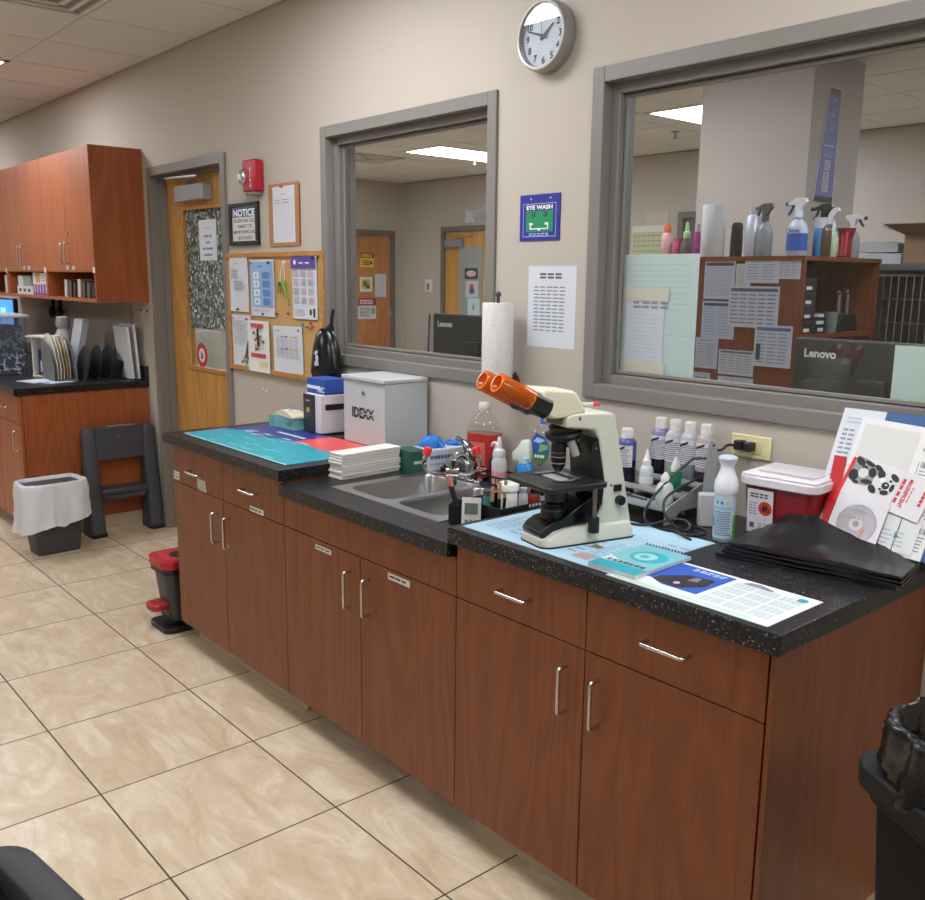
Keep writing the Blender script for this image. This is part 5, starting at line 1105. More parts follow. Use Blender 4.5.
def d(b, t, W_, H_):
    T2 = Matrix.Translation((W_*.52, H_*.47, 0)); b.lathe([(.046, t+.0003), (.046, t+.0006)], M('#b4b0b4', .25, .4), T2, n=40); b.lathe([(.0165, t+.0007), (.0165, t+.0009)], M('#c9c6c9', .3), T2, n=24); b.lathe([(.0075, t+.0010), (.0075, t+.0012)], M('#8f8c90', .3), T2, n=20); b.lathe([(.047, t+.0001), (.047, t+.0002)], M('#5a575c', .5), T2, n=40)
    b.poly([(W_*.62, H_*.2), (W_*.68, H_*.25), (W_*.74, H_*.42), (W_*.68, H_*.42)], t+.0011, M('#c98a70', .5)); b.lines(W_*.35, H_*.68, W_*.65, H_*.78, 2, INK2, n=t+.0014, seg=3, fill=.5); b.lines(W_*.15, H_*.55, W_*.6, H_*.6, 1, INK2, n=t+.0014, seg=5, fill=.6)
lean('disc_sleeve', 'compact disc in a white paper sleeve in front of the dog booklet', 'disc', -.176, .02, .124, .118, .017, -.08, M('#d3d3d6', .6), d)
lean('pink_card', 'pale pink card at the right edge behind the label cards', 'card', .0, .03, .05, .13, .0045, 0, M('#c9b3bd', .6), lambda b, t, W_, H_: None)
#PART7
# ================================================================ far left: base and wall cabinets
XE = -4.745; YD = -.765
t = thing('base_cabinet', 'far left cherry base cabinet with drawer, door and broad end panel', 'cabinet', (XE, 0, 0))
def lx(x): return x-XE
b = B(); b.box(lx(-7.6), YD+.02, .09, lx(XE), -.002, .872, CHERRY_LIT); part(b, 'body', t, smooth=0)
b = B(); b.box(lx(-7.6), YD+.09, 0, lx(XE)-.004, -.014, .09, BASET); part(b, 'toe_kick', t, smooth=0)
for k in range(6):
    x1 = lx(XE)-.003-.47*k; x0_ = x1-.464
    o = part(B().box(x0_, YD, .70, x1, YD+.018, .865, CHERRY_LIT), 'drawer', t, bevel=.0015, smooth=0); pull(o, (x0_+x1)/2, .785, YD, .1, False)
    o = part(B().box(x0_, YD, .092, x1, YD+.018, .695, CHERRY_LIT), 'door', t, bevel=.0015, smooth=0); pull(o, x0_+.05 if k % 2 else x1-.05, .6, YD, .115, True)
b = B(); b.box(-7.6, YD-.025, .875, XE+.02, -.001, .913, GRANITE); b.box(-7.6, -.02, .913, XE+.02, -.001, 1.0, GRANITE)
single(b, 'worktop', 'far left black speckled worktop with a low backsplash', 'worktop', smooth=0)
UX = -4.660; UD = -.315; UZ0, UZ1, UDZ = 1.397, 2.292, 1.572
g = 'cherry wall cabinets at the far left'
def upper(x0_, x1, label, lock=False, n=0):
    t = thing('wall_cabinet', label, 'wall cabinet', (x1, 0, UZ0), 0, g); W_ = x1-x0_; Hh = UZ1-UZ0; dz = UDZ-UZ0
    b = B(); b.box(-W_, UD+.019, dz, 0, -.001, Hh, CHERRY_LIT); b.box(-W_, UD+.001, 0, -W_+.018, -.001, dz, CHERRY_LIT); b.box(-.018, UD+.001, 0, 0, -.001, dz, CHERRY_LIT); b.box(-W_+.018, UD+.001, 0, -.018, -.001, .02, CHERRY_LIT); b.box(-W_+.018, -.012, .02, -.018, -.001, dz, CHERRY_LIT); b.box(0-.018, UD, dz, 0, UD+.019, Hh, CHERRY_LIT)
    part(b, 'body', t, smooth=0)
    w2 = (W_-.02)/2
    for k in range(2):
        a0 = -W_+.002+(w2+.001)*k; a1 = a0+w2
        o = part(B().box(a0, UD, dz+.004, a1, UD+.018, Hh-.003, CHERRY_LIT), 'door', t, bevel=.0015, smooth=0)
        hx = a1-.035 if k == 0 else a0+.035; pull(o, hx, dz+.115, UD, .12, True)
        stick(o, hx+(.02 if k == 0 else .06), dz+.028, .045, .022, UD)
    if lock: part(B().cyl((-w2+.02, UD-.001, dz+.23), (-w2+.02, UD-.014, dz+.23), .011, CHROME), 'lock', t)
    b = B(wallf(-.03, dz-.004, UD-.0005)); b.box(-.0, 0, 0, .035, .035, .001, PAPERW); part(b, 'label_strip', t, smooth=0)
    return t
upper(-5.577, UX, 'wall cabinet nearest the door, with a small key lock and an end panel', True)
upper(-6.495, -5.578, 'second wall cabinet from the door')
upper(-7.413, -6.496, 'wall cabinet cut off by the left picture edge')
# shelf contents
zs_ = UZ0+.0205
def shbox(name, label, x, w_, h_, dp, col, draw=None, y=UD+.03, lean_=0, group=None, cat='box'):
    b = B(); T = Matrix.Rotation(lean_, 4, 'Y'); b.box(-w_/2, 0, 0, w_/2, dp, h_, M(col, .5), T)
    if draw: draw(b, frame((-w_/2, -.0006, 0), (1, 0, 0), (0, 0, 1)), w_, h_)
    return single(b, name, label, cat, (x, y, zs_+abs(math.sin(lean_))*w_/2), group=group, smooth=0)
def d(b, F, W_, H_):
    b.quad(0, 0, W_, H_*.48, .0003, M('#6a2f78', .5), F)
    for k in range(5): b.quad(W_*(.06+.17*k), H_*.1, W_*(.13+.17*k), H_*.5, .0006, M('#c9a8cf', .5), F)
    b.quad(W_*.2, H_*.55, W_*.45, H_*.95, .0006, M('#e59a2c', .5), F); b.quad(W_*.82, H_*.55, W_, H_*.95, .0006, M('#b81e56', .5), F); b.lines(W_*.52, H_*.6, W_*.78, H_*.9, 3, M('#4a8a6a', .5), F, n=.0006, seg=2)
shbox('medicine_carton', 'white carton with purple base and orange square in the middle cabinet shelf', -5.80, .36, .15, .1, '#d9dadd', d)
def d(b, F, W_, H_): 
    for k in range(3): b.quad(W_*(.12+.3*k), H_*.3, W_*(.28+.3*k), H_*.7, .0006, M('#30343c', .5), F)
shbox('carton', 'low white carton with dark marks left of the purple carton', -6.19, .36, .055, .1, '#d6d8da', d)
shbox('carton', 'small white carton on top row left of the purple carton', -6.29, .12, .072, .06, '#d0d2d2', y=UD+.032).location.z += .0565
shbox('carton', 'grey green carton stacked above the low white carton', -6.12, .16, .068, .06, '#8e948c', y=UD+.032).location.z += .0565
shbox('book', 'white spined book in the leftmost open shelf', -6.66, .05, .13, .12, '#c9cac6', cat='book')
shbox('book', 'dark spined book beside the white one in the leftmost open shelf', -6.60, .04, .115, .12, '#25262e', cat='book')
cols = ['#b7aaa0', '#4a443f', '#2c1e20', '#c7b4b0', '#3b3836', '#56504a', '#301c22']
descs = ['pale', 'olive brown', 'very dark', 'pinkish white', 'charcoal', 'grey brown', 'dark maroon']
for k in range(7):
    shbox('packet', descs[k]+' packet standing in the open shelf nearest the end panel, number %s from the left' % ['one', 'two', 'three', 'four', 'five', 'six', 'seven'][k] if False else descs[k]+' packet standing in the open shelf nearest the end panel', -5.30+.083*k, .05, (.105, .1, .09, .11, .098, .092, .09)[k], .09, cols[k], lean_=.12, group='packets in the open shelf', cat='packet')
shbox('paper_slip', 'grey pointed paper slip standing among the packets on the open shelf', -5.03, .004, .15, .06, '#8a8886', lean_=-.3, cat='paper', y=UD+.13)
# worktop things, far left
zf = .9135
t = thing('computer_monitor', 'computer monitor with a bright blue screen at the left picture edge', 'monitor', (-6.55, -.36, zf), .1)
b = B(); b.box(-.27, -.012, .13, .27, .02, .47, BLKSH); part(b, 'screen_housing', t, bevel=.004)
b = B(wallf(0, 0, -.0125)); b.quad(-.258, .142, .258, .458, .0004, M('#3f8fe0', .4, emit=1.1))
for a in ((-.22, .16, .0, .3), (.02, .2, .12, .4), (.14, .18, .24, .33), (-.2, .34, .0, .44), (.02, .14, .2, .18)): b.quad(*a, .0008, M('#8fc2f4', .4, emit=1.1))
part(b, 'screen', t, smooth=0)
b = B(); b.box(-.03, 0, .012, .03, .03, .2, BLACK); b.box(-.11, -.07, 0, .11, .09, .012, BLACK); part(b, 'stand', t, bevel=.003)
t = thing('storage_tub', 'clear plastic tub full of dark blue and white clips at the left edge', 'tub', (-5.72, -.60, zf), 0)
b = B(); b.rbox(-.21, -.13, .21, .13, 0, .37, .03, M('#aeb8c6', .15, alpha=.22), taper=.10); part(b, 'tub_wall', t)
b = B(); b.rbox(-.225, -.145, .225, .145, .368, .384, .035, M('#c3cad3', .3, alpha=.85)); part(b, 'lid', t, bevel=.002)
r_ = random.Random(6)
b = B(); b.rbox(-.185, -.105, .185, .105, .005, .31, .03, M('#262e58', .6, noise=.4, bscale=25, bump=.6), taper=.06)
for k in range(45):
    x, z = r_.uniform(-.17, .16), r_.uniform(.02, .29); a = r_.uniform(0, 3)
    for yy, T in ((-.131, frame((x, -.109, z), (math.cos(a), 0, math.sin(a)), (-math.sin(a), 0, math.cos(a)))), (0, frame((.1905, r_.uniform(-.09, .09), z), (0, math.cos(a), math.sin(a)), (0, -math.sin(a), math.cos(a))))):
        b.box(-.022, -.004, -.001, .022, .004, .006, M(r_.choice(['#c9ced6', '#8f98ac', '#2c3358', '#dfe3e8']), .4), T); b.box(-.022, -.012, -.001, -.014, .012, .006, M('#c9ced6', .4), T)
o = part(b, 'clips_filling', t, smooth=0); o['kind'] = 'stuff'
b = B(); b.box(-.15, -.1, 0, .15, .1, .0015, M('#b9cbe0', .5)); b.box(-.13, -.08, .0015, .02, .03, .003, PAPERW); b.box(.05, -.1, .0015, .15, -.07, .004, M('#3c5a9c', .5)); single(b, 'loose_papers', 'loose pale blue papers lying on the far left worktop beside the tub', 'papers', (-5.02, -.53, zf), .3, smooth=0)
t = thing('magazine_file', 'grey mesh file holder with cream envelopes fanning out of it', 'file holder', (-5.07, -.415, zf), PI/2)
MS = M('#6f7070', .45)
b = B(); 
for x in (-.075, .06): b.prism([(-.10, 0), (.13, 0), (.13, .24), (.09, .255), (-.03, .21), (-.09, .10)], x, x+.004, MS, ax='x')
b.box(-.075, -.10, 0, .064, .13, .004, MS); b.box(-.071, .126, .004, .06, .13, .2, MS); part(b, 'mesh_shell', t, smooth=0)
for k in range(5):
    b = B(); b.prism([(-.08+.01*k, .006), (.12, .006), (.12, .28-.012*k), (.04, .285-.01*k), (-.04+.01*k, .2), (-.09+.012*k, .08)], -.05+.022*k, -.046+.022*k, M(('#dcd6c4', '#e2e1dc', '#d8cdb2', '#c9a67c', '#dcd6c4')[k], .7), ax='x'); part(b, 'envelope', t, smooth=0)
b = B(); b.prism([(-.02, 0), (.02, 0), (.10, .365), (.06, .365)], 0, .16, M('#c3c7c9', .3, alpha=.8), ax='x', T=Matrix.Translation((-.08, 0, 0))); b.box(-.08, -.02, 0, .08, .06, .003, M('#c3c7c9', .3)); single(b, 'acrylic_stand', 'upright frosted acrylic stand behind the cream envelopes', 'stand', (-4.86, -.355+.03, zf+.0), 0, smooth=0).location = (-5.20, -.31, zf)
t = thing('paper_holder', 'white framed holder with a dark blue bottle, behind the grey mesh file', 'holder', (-5.30, -.47, zf), .3)
b = B(); b.box(-.08, -.004, 0, -.07, .1, .25, WHITE); b.box(-.1, -.03, .25, .1, .1, .26, WHITE); b.box(.06, -.004, 0, .07, .1, .25, WHITE); b.box(-.08, -.01, 0, .07, .1, .006, WHITE); part(b, 'frame', t, smooth=0)
b = B(); b.box(-.05, .02, .006, .03, .08, .17, M('#232f58', .5)); b.box(-.03, .0185, .03, .0, .02, .1, WHITE); b.box(.005, .0185, .06, .02, .02, .13, WHITE); part(b, 'blue_pack', t, smooth=0)
bottle('lotion_bottle', 'white lotion bottle standing behind the paper holder', (-5.36, -.30, zf), [('body', [(.045, 0), (.05, .01), (.05, .26), (.03, .3)], M('#a9a6a4', .5), {}), ('cap', [(.03, .3), (.045, .32), (.04, .37), (.02, .38)], M('#8f8c8a', .5), {})])
t = thing('headset', 'black headset and cables hanging on the wall over the far left worktop', 'headset', (-6.30, -.04, 1.30))
b = B(); b.tube([(-.09, 0, .0), (-.08, 0, .1), (0, 0, .15), (.08, 0, .1), (.09, 0, .0)], .012, BLACK, smooth=2); part(b, 'headband', t)
for s in (-1, 1): part(B().ball((s*.09, -.01, -.02), .045, BLACK, sc=(.6, .6, 1)), 'ear_cup', t)
b = B(); b.tube([(.09, 0, -.05), (.13, -.02, -.12), (.04, -.03, -.2), (-.06, -.02, -.18), (-.12, -.02, -.28)], .006, BLACK, smooth=2); part(b, 'cord', t)
t = thing('file_sorter', 'black mesh desktop file sorter with rounded dividers on the far left worktop', 'file sorter', (-5.02, -.203, zf), 0)
MB_ = M('#26262a', .55, alpha=.92)
b = B(); b.box(-.10, -.125, 0, .12, .125, .006, MB_); part(b, 'base', t, smooth=0)
for k in range(4):
    pts = [(-.10, .004), (.12, .004), (.12, .10)]+[(.01+.11*math.cos(a), .115+.10*math.sin(a)) for a in [PI*i/10 for i in range(11)]]+[(-.10, .10)]
    b = B(frame((0, -.118+.07*k, 0), (1, .0, 0), (0, .22, 1))); b.prism(pts, 0, .003, MB_); part(b, 'divider', t, smooth=0)
for k, (x, y, w_, h_, c_, l, tl) in enumerate([(-4.87, -.062, .17, .325, '#cfd1d4', 'white binder leaning at the right end of the worktop', .12), (-4.86, -.028, .17, .34, '#bcbec4', 'rightmost white folder next to the wall', .1)]):
    b = B(); T = Matrix.Rotation(tl*.6, 4, 'X'); b.box(-w_/2-.05, -.008, 0, w_/2, .008, h_, M(c_, .5), T); b.box(-w_/2-.045, -.005, .004, w_/2+.001, .005, h_-.006, M('#e2e2e0', .7), T)
    single(b, 'binder', l, 'binder', (x, y-.012, zf+.007), 0, smooth=0)
b = B(); b.box(-.05, -.012, 0, .05, .0, .05, M('#8f8c88', .5)); b.cyl((0, -.012, .03), (0, -.05, .03), .03, M('#a9a5a0', .5)); b.box(-.006, -.01, .05, .006, 0, .4, M('#9a958d', .5)); single(b, 'wall_bracket', 'beige wall bracket with a cable cover rising to the cabinets', 'bracket', (-4.95, -.001, 1.17), smooth=30)
b = B(); [b.cyl((dx, 0, 0), (dx, -.004, 0), .008, DGREY) for dx in (0, .1)]; single(b, 'wall_screws', 'pair of dark screws in the wall under the end cabinet', 'screws', (-4.80, -.0005, 1.345))

# ---------------------------------------------------------------- step stool
t = thing('step_stool', 'dark grey folded plastic step stool leaning against the cherry end panel', 'step stool', (-4.725, .012, 0), 0)
SG = M('#42454c', .5, noise=.05)
LNK = Matrix.Rotation(-.04, 4, 'Y')
def leg(y0, y1, name='leg'):
    b = B(); s_ = []
    for z, hw_, d0, d1 in ((.0, .047, .0, .16), (.02, .047, .0, .15), (.3, .043, .012, .115), (.55, .04, .02, .085), (.63, .038, .02, .08), (.655, .026, .03, .07)):
        yc = y0+(y1-y0)*z/.65; ring_ = []
        for cx, cy, a0 in ((d1-.02, yc+hw_-.02, 0), (d0+.02, yc+hw_-.02, PI/2), (d0+.02, yc-hw_+.02, PI), (d1-.02, yc-hw_+.02, 1.5*PI)):
            for i in range(4):
                a = a0+PI/2*i/3; ring_.append((cx+.02*math.cos(a), cy+.02*math.sin(a), z))
        s_.append(ring_)
    hull(b, s_, SG); o = part(b, name, t)
    b = B(); b.rbox(-.002, y0-.049, .163, y0+.049, -.0, .022, .02, BLACK); part(b, 'rubber_foot', o)
leg(-.425, -.425); leg(-.06, -.065)
b = B(); b.box(.045, -.39, .455, .08, -.10, .648, SG); b.box(.04, -.39, .64, .085, -.10, .652, SG); part(b, 'top_step', t, bevel=.006)
b = B(); b.cyl((.081, -.255, .6), (.083, -.255, .6), .008, CHROME); part(b, 'badge_rivet', t)
b = B(); b.box(.03, -.31, .6535, .06, -.15, .658, M('#9a9c9e', .5)); part(b, 'white_edge', t, bevel=.001)
b = B(); b.box(.02, -.39, .255, .14, -.10, .285, SG); b.prism([(-.385, .255), (-.10, .255), (-.125, .215), (-.36, .215)], .10, .12, SG, ax='x'); part(b, 'lower_step', t, bevel=.006)
# waste basket with white liner
t = thing('waste_basket', 'small dark waste basket with a white liner hanging over its rim', 'waste bin', (-4.49, -.695, 0), .05)
b = B(); b.rbox(-.105, -.155, .105, .155, 0, .395, .03, M('#3c3d3f', .5), taper=.24); part(b, 'bin_body', t, bevel=.002)
def liner(x, y, r, z0_, z1_, mat, seed, flare=.012, n=56, rows=9, inner=.16, skew=0, amp=1):
    r_ = random.Random(seed); vs = []; fs = []
    ph = [r_.uniform(0, 6) for _ in range(6)]
    def rr(a, e):
        c_, s_ = math.cos(a), math.sin(a); k = (abs(c_/(x+e))**5+abs(s_/(y+e))**5)**(-1/5); return c_*k, s_*k
    lev = [(z0_, flare*1.9, 1)]+[(z0_+(z1_-z0_)*i/rows, flare*(1.9-1.5*i/rows), 1-i/rows*.6) for i in range(1, rows+1)]+[(z1_+.006, -.002, .3), (z1_+.002, -.012, .3), (z1_-inner*.5, -.02, .4), (z1_-inner, -.03, .4)]
    for z, e, am in lev:
        for i in range(n):
            a = 2*PI*i/n; w_ = .006*amp*am*(math.sin(7*a+ph[0]+z*9)+.7*math.sin(13*a+ph[1]-z*14)+.5*math.sin(23*a+ph[2]))+r_.uniform(-1, 1)*.0022*amp
            cx, cy = rr(a, e+w_); vs.append((cx, cy, z+(skew*cy+.012*math.sin(3*a+ph[3])+.006*math.sin(8*a+ph[4]))*(1 if z < z1_-.3*(z1_-z0_) and am > .5 else 0)))
    for k in range(len(lev)-1):
        for i in range(n): fs.append((k*n+i, k*n+(i+1) % n, (k+1)*n+(i+1) % n, (k+1)*n+i))
    fs.append(tuple((len(lev)-1)*n+i for i in range(n)))
    return B().add(vs, fs, mat)
part(liner(.118, .170, .03, .175, .408, M('#dcdfe5', .35, alpha=.92, spec=.6, bump=.35, bscale=18), 3, skew=.22, amp=1.5), 'bin_liner', t, smooth=70, recalc=False)
# pedal bin
t = thing('pedal_bin', 'small black pedal bin with red rim at the far counter end', 'pedal bin', (-2.955, -.60, 0), 0)
b = B(); b.rbox(-.085, -.105, .085, .105, .045, .27, .035, M('#3b3c3a', .45), taper=.22); b.box(-.055, -.088, .05, .05, -.074, .13, BLACK); part(b, 'bin_body', t, bevel=.002)
b = B(); b.rbox(-.10, -.13, .10, .10, 0, .025, .04, BLACK); b.rbox(-.06, -.09, .06, .08, .025, .06, .03, BLACK); part(b, 'base', t, bevel=.004)
b = B(); b.rbox(-.10, -.12, .10, .12, .268, .30, .045, BLACK); b.rbox(-.105, -.125, .105, .125, .295, .33, .05, M('#b01f2e', .35)); b.rbox(-.085, -.10, .085, .105, .3305, .333, .04, M('#c43341', .35)); part(b, 'rim', t, bevel=.003)
b = B(); b.lathe([(.05, 0), (.05, .002)], BLACK, Matrix.Translation((.01, -.0, .3335)), sy=1.2); part(b, 'opening', t)
b = B(); b.rbox(-.06, -.16, .04, -.07, .095, .125, .03, M('#a81e2c', .4)); part(b, 'pedal', t, bevel=.006)
# large bin
t = thing('trash_can', 'tall black trash can with a black bag at the right picture edge', 'trash can', (.512, -.785, 0), -.48)
b = B(); b.rbox(-.185, -.185, .185, .185, 0, .79, .06, M('#0c0c0e', .7, spec=.2), taper=.24); b.rbox(-.192, -.192, .192, .192, .765, .785, .06, M('#101012', .6, spec=.25)); part(b, 'bin_body', t, bevel=.003)
part(liner(.188, .188, .05, .8235, .905, M('#08080a', .26, spec=.45, bump=.5, bscale=26), 8, flare=.005, n=120, rows=8, inner=.3, amp=1.6), 'bin_bag', t, smooth=80, recalc=False)
b = B()
part(b.rbox(-.205, -.205, .205, .205, .785, .822, .06, M('#101012', .6, spec=.25)), 'rim', t, bevel=.004)
# cart at lower left
t = thing('utility_cart', 'black plastic cart top with a raised rim at the lower left corner', 'cart', (-.575, -1.905, 0), .14)
CB = M('#2b2c30', .6, noise=.06, bscale=200)
b = B(); W_, D_ = .7, -.5
b.rbox(0, D_, W_, 0, .655, .66, .05, M('#0c0c0e', .5)); b.rbox(.07, D_+.07, W_-.07, -.07, .6605, .672, .03, M('#54565a', .35)); part(b, 'tray_floor', t)
def rim_ring(b, x0_, y0_, x1_, y1_, w_, r, z0_, z1_, mat, k=6):
    def rg(e, z):
        pts = []; R_ = max(r-e, .01)
        for cx, cy, a0 in ((x1_-r, y1_-r, 0), (x0_+r, y1_-r, PI/2), (x0_+r, y0_+r, PI), (x1_-r, y0_+r, 1.5*PI)):
            for i in range(k+1): a = a0+PI/2*i/k; pts.append((cx+R_*math.cos(a), cy+R_*math.sin(a), z))
        return pts
    A_ = [rg(0, z0_), rg(0, z1_-.004), rg(.004, z1_), rg(w_-.004, z1_), rg(w_, z1_-.004), rg(w_, z0_)]; n = len(A_[0]); vs = [p for a in A_ for p in a]; fs = []
    for j in range(6):
        for i in range(n): fs.append((j*n+i, j*n+(i+1) % n, ((j+1) % 6)*n+(i+1) % n, ((j+1) % 6)*n+i))
    b.add(vs, fs, mat)
b = B(); rim_ring(b, 0, D_, W_, 0, .052, .062, .64, .70, CB); part(b, 'rim', t, smooth=50)
for x, y in ((.05, -.05), (W_-.05, -.05), (.05, D_+.05), (W_-.05, D_+.05)):
    b = B(); b.cyl((x, y, .04), (x, y, .655), .018, BLACK); b.cyl((x-.012, y, .03), (x+.012, y, .03), .03, BLACK); part(b, 'leg', t)
b = B(); b.rbox(.01, D_+.01, W_-.01, -.01, .2, .23, .05, BLACK); part(b, 'lower_shelf', t)
#PART8
# ================================================================ adjoining room
# doors
def inner_door(n, T, w_, h_, mat, fr=.06, lite=None):
    b = B(T); b.box(-w_/2-fr, 0, -.02, -w_/2, h_+fr, .05, FRAMED); b.box(w_/2, 0, -.02, w_/2+fr, h_+fr, .05, FRAMED); b.box(-w_/2, h_, -.02, w_/2, h_+fr, .05, FRAMED)
    o = struct(b, 'door_%d' % n, smooth=0)
    b = B(T); b.box(-w_/2+.003, .01, .0, w_/2-.003, h_-.003, .02, mat); part(b, 'slab', o, smooth=0)
    b = B(T); b.box(-.42, h_-.19, .021, -.10 if n == 3 else -.12, h_-.1, .075, M('#8d8d90', .4, .3)); part(b, 'door_closer', o, bevel=.004, smooth=0)
    b = B(T); b.tube([(-.25, h_-.1, .05), (-.1, h_-.07, .08), (.12, h_-.03, .05)], .008, M('#8d8d90', .4, .3), n=6); part(b, 'closer_arm', o)
    return o
TL = frame((XL+.001, 4.52, 0), (0, 1, 0), (0, 0, 1))      # left end wall, n = +x
o = inner_door(2, TL, .86, 2.09, OAK2)
b = B(TL); b.box(.425, .3, .02, .44, .4, .03, STEEL); b.box(.425, 1.05, .02, .44, 1.15, .03, STEEL); b.box(-.40, .95, .02, -.36, 1.1, .05, STEEL); part(b, 'hinge', o, smooth=0)
def sgn(name, label, T, W_, H_, base, draw): 
    b = B(T); b.box(0, 0, 0, W_, H_, .002, M(base, .5)); draw(b, W_, H_); return tag(b.build(name, smooth=0, recalc=False), label, 'sign')
def on(u, v): return TL @ Matrix.Translation((u, v, .0215))
def d(b, W_, H_): b.quad(.0, H_*.62, W_, H_, .0025, M('#5a4c1c', .5)); b.lines(.02, H_*.68, W_-.02, H_*.92, 2, M('#e0c23a', .5), n=.003, seg=4, fill=.7); b.lines(.03, .02, W_*.7, H_*.5, 3, M('#3a3414', .5), n=.003, seg=3, fill=.7); b.ball((W_*.8, H_*.3, .003), .025, M('#3a3414', .5), sc=(1, 1, .05), n=10)
sgn('warning_sign', 'yellow and black warning sign on the orange door behind the smaller window', on(-.04, 1.685), .205, .18, '#d9bd38', d)
def d(b, W_, H_): b.quad(.03, .035, W_-.03, H_-.03, .0025, M('#b3ac4c', .5)); b.ball((W_*.42, H_*.55, .003), .035, M('#5c6030', .5), sc=(1, 1, .05), n=10); b.ball((W_*.65, H_*.35, .003), .028, M('#4c4f2c', .5), sc=(1, 1, .05), n=10)
sgn('pet_sign', 'small white sign with a yellow green picture below the yellow warning sign', on(-.05, 1.375), .19, .185, '#d2d3cc', d)
def d(b, W_, H_): b.lines(.01, .02, W_-.01, H_-.03, 12, INK3, n=.0025, seg=2)
sgn('door_paper', 'white paper right of the yellow green sign on the orange door', on(.185, 1.31), .175, .29, '#bfc3c8', d)
def d(b, W_, H_): b.quad(0, H_*.64, W_, H_, .0025, M('#8f2430', .5)); b.lines(.03, H_*.7, W_-.04, H_*.94, 2, M('#d8c6c8', .5), n=.003, seg=5, fill=.7); b.lines(.03, H_*.1, W_*.65, H_*.56, 3, INK2, n=.003, seg=4, fill=.7); b.ball((W_*.82, H_*.38, .003), .035, INK2, sc=(1, 1.3, .05), n=10)
sgn('restricted_sign', 'white sign with a dark red header low on the orange door', on(-.085, 1.03), .285, .265, '#c6c6c4', d)
TR = frame((-7.62, YB-.001, 0), (1, 0, 0), (0, 0, 1))
o = inner_door(3, TR, .92, 2.12, OAK)
b = B(TR); b.box(-.2, 1.0, .021, .24, 1.93, .026, M('#8f9694', .2)); part(b, 'door_glass', o, smooth=0)
def onr(u, v, n=.027): return TR @ Matrix.Translation((u, v, n))
def d(b, W_, H_): b.quad(.03, .02, W_-.03, H_-.02, .0025, M('#2e3032', .5)); b.ball((W_/2, H_/2, .003), .09, M('#c3a8a2', .5), sc=(1, .42, .03), n=14)
sgn('oval_sign', 'black sign with a pale oval on the glass of the far oak door', onr(-.08, 1.55), .24, .13, '#3a3c3e', d)
def d(b, W_, H_): b.lines(.02, .02, W_-.02, H_-.02, 5, INK3, n=.0025); b.ball((W_*.5, H_*.62, .003), .04, M('#b04058', .5), sc=(1, 1, .05), n=10); b.ball((W_*.5, H_*.4, .003), .05, M('#3c4c74', .5), sc=(1, .8, .05), n=10)
sgn('picture_card', 'card with a small red and blue picture on the glass of the far oak door', onr(-.06, 1.33), .23, .2, '#b3b9ba', d)
def d(b, W_, H_): b.add([(W_*.4, H_*.3, .003), (W_*.6, H_*.35, .003), (W_*.55, H_*.7, .003), (W_*.45, H_*.65, .003)], [(0, 1, 2, 3)], M('#7c8a9c', .5))
sgn('note_paper', 'pale blue note hanging below the picture card on the far oak door', onr(-.02, 1.12), .22, .2, '#b8cdd4', d)
b = B(frame((-8.49, YB-.001, 1.38), (1, 0, 0), (0, 0, 1))); b.box(0, 0, 0, .14, .16, .02, WHITE); b.box(.05, .03, .02, .08, .11, .03, M('#6a6c6e', .5)); single(b, 'wall_thermostat', 'white wall thermostat between the two far doors', 'thermostat', smooth=0)
b = B(); b.cyl((0, 0, 0), (0, .05, .95), .012, M('#2c3560', .5)); b.cyl((0, .05, .95), (0, .055, 1.1), .013, M('#3a3b3e', .5)); b.box(-.14, -.03, 0, .14, .03, .06, M('#8d9196', .6)); single(b, 'mop', 'mop with a dark blue handle leaning on the far wall under the thermostat', 'mop', (-8.36, YB-.1, .002), smooth=40)
b = B(); b.tube([(-.13, 0, .0), (.0, -.02, .05), (.16, -.02, .09), (.3, 0, .03)], [.05, .05, .045, .04], M('#b9bec6', .4), n=10, smooth=1); b.box(-.2, -.03, -.04, -.1, .03, .05, M('#cfd3d8', .4)); single(b, 'wall_lamp_arm', 'white jointed exam lamp arm near the right side of the smaller window', 'lamp', (-4.42, 2.6, 2.02), .6)
b = B(); b.cyl((0, 0, .08), (0, 0, .74), .02, M('#c9ccd0', .4)); single(b, 'lamp_drop', 'ceiling drop tube holding the exam lamp arm', 'lamp tube', (-4.30, 2.68, 2.02))
# wall calendars, dark doorway
b = B(frame((-5.16, YB-.001, 1.78), (1, 0, 0), (0, 0, 1))); b.box(0, 0, 0, .39, .31, .006, M('#cfcfc2', .6)); b.quad(.01, .01, .38, .25, .0065, M('#b9bd96', .6)); b.quad(.01, .25, .38, .3, .0065, M('#d2d3c6', .6)); 
for k in range(5): b.quad(.01, .05*k+.012, .38, .05*k+.016, .007, M('#4f5448', .6))
for k in range(6): b.quad(.06*k+.03, .01, .06*k+.034, .25, .0072, M('#8f9478', .6))
b.text('dry erase'[:0] or '-', .01, .05, .27, INK, n=.008); single(b, 'whiteboard_calendar', 'pale green ruled planner board on the far wall, left side of the big window', 'planner', smooth=0)
b = B(frame((-5.02, YB-.001, 1.92), (1, 0, 0), (0, 0, 1))); b.box(0, 0, 0, .30, .36, .004, M('#b3aaa0', .5)); b.quad(.02, .02, .28, .3, .0045, M('#bbb2a8', .5)); single(b, 'wall_poster', 'faint beige poster on the far wall above the planner', 'poster', smooth=0)
TD = frame((-4.17, YB-.001, 0), (1, 0, 0), (0, 0, 1))
b = B(TD); b.box(-.42, 0, 0, -.36, 2.2, .04, FRAMED); b.box(.36, 0, 0, .42, 2.2, .04, FRAMED); b.box(-.36, 2.14, 0, .36, 2.2, .04, FRAMED); o = struct(b, 'door_4', smooth=0)
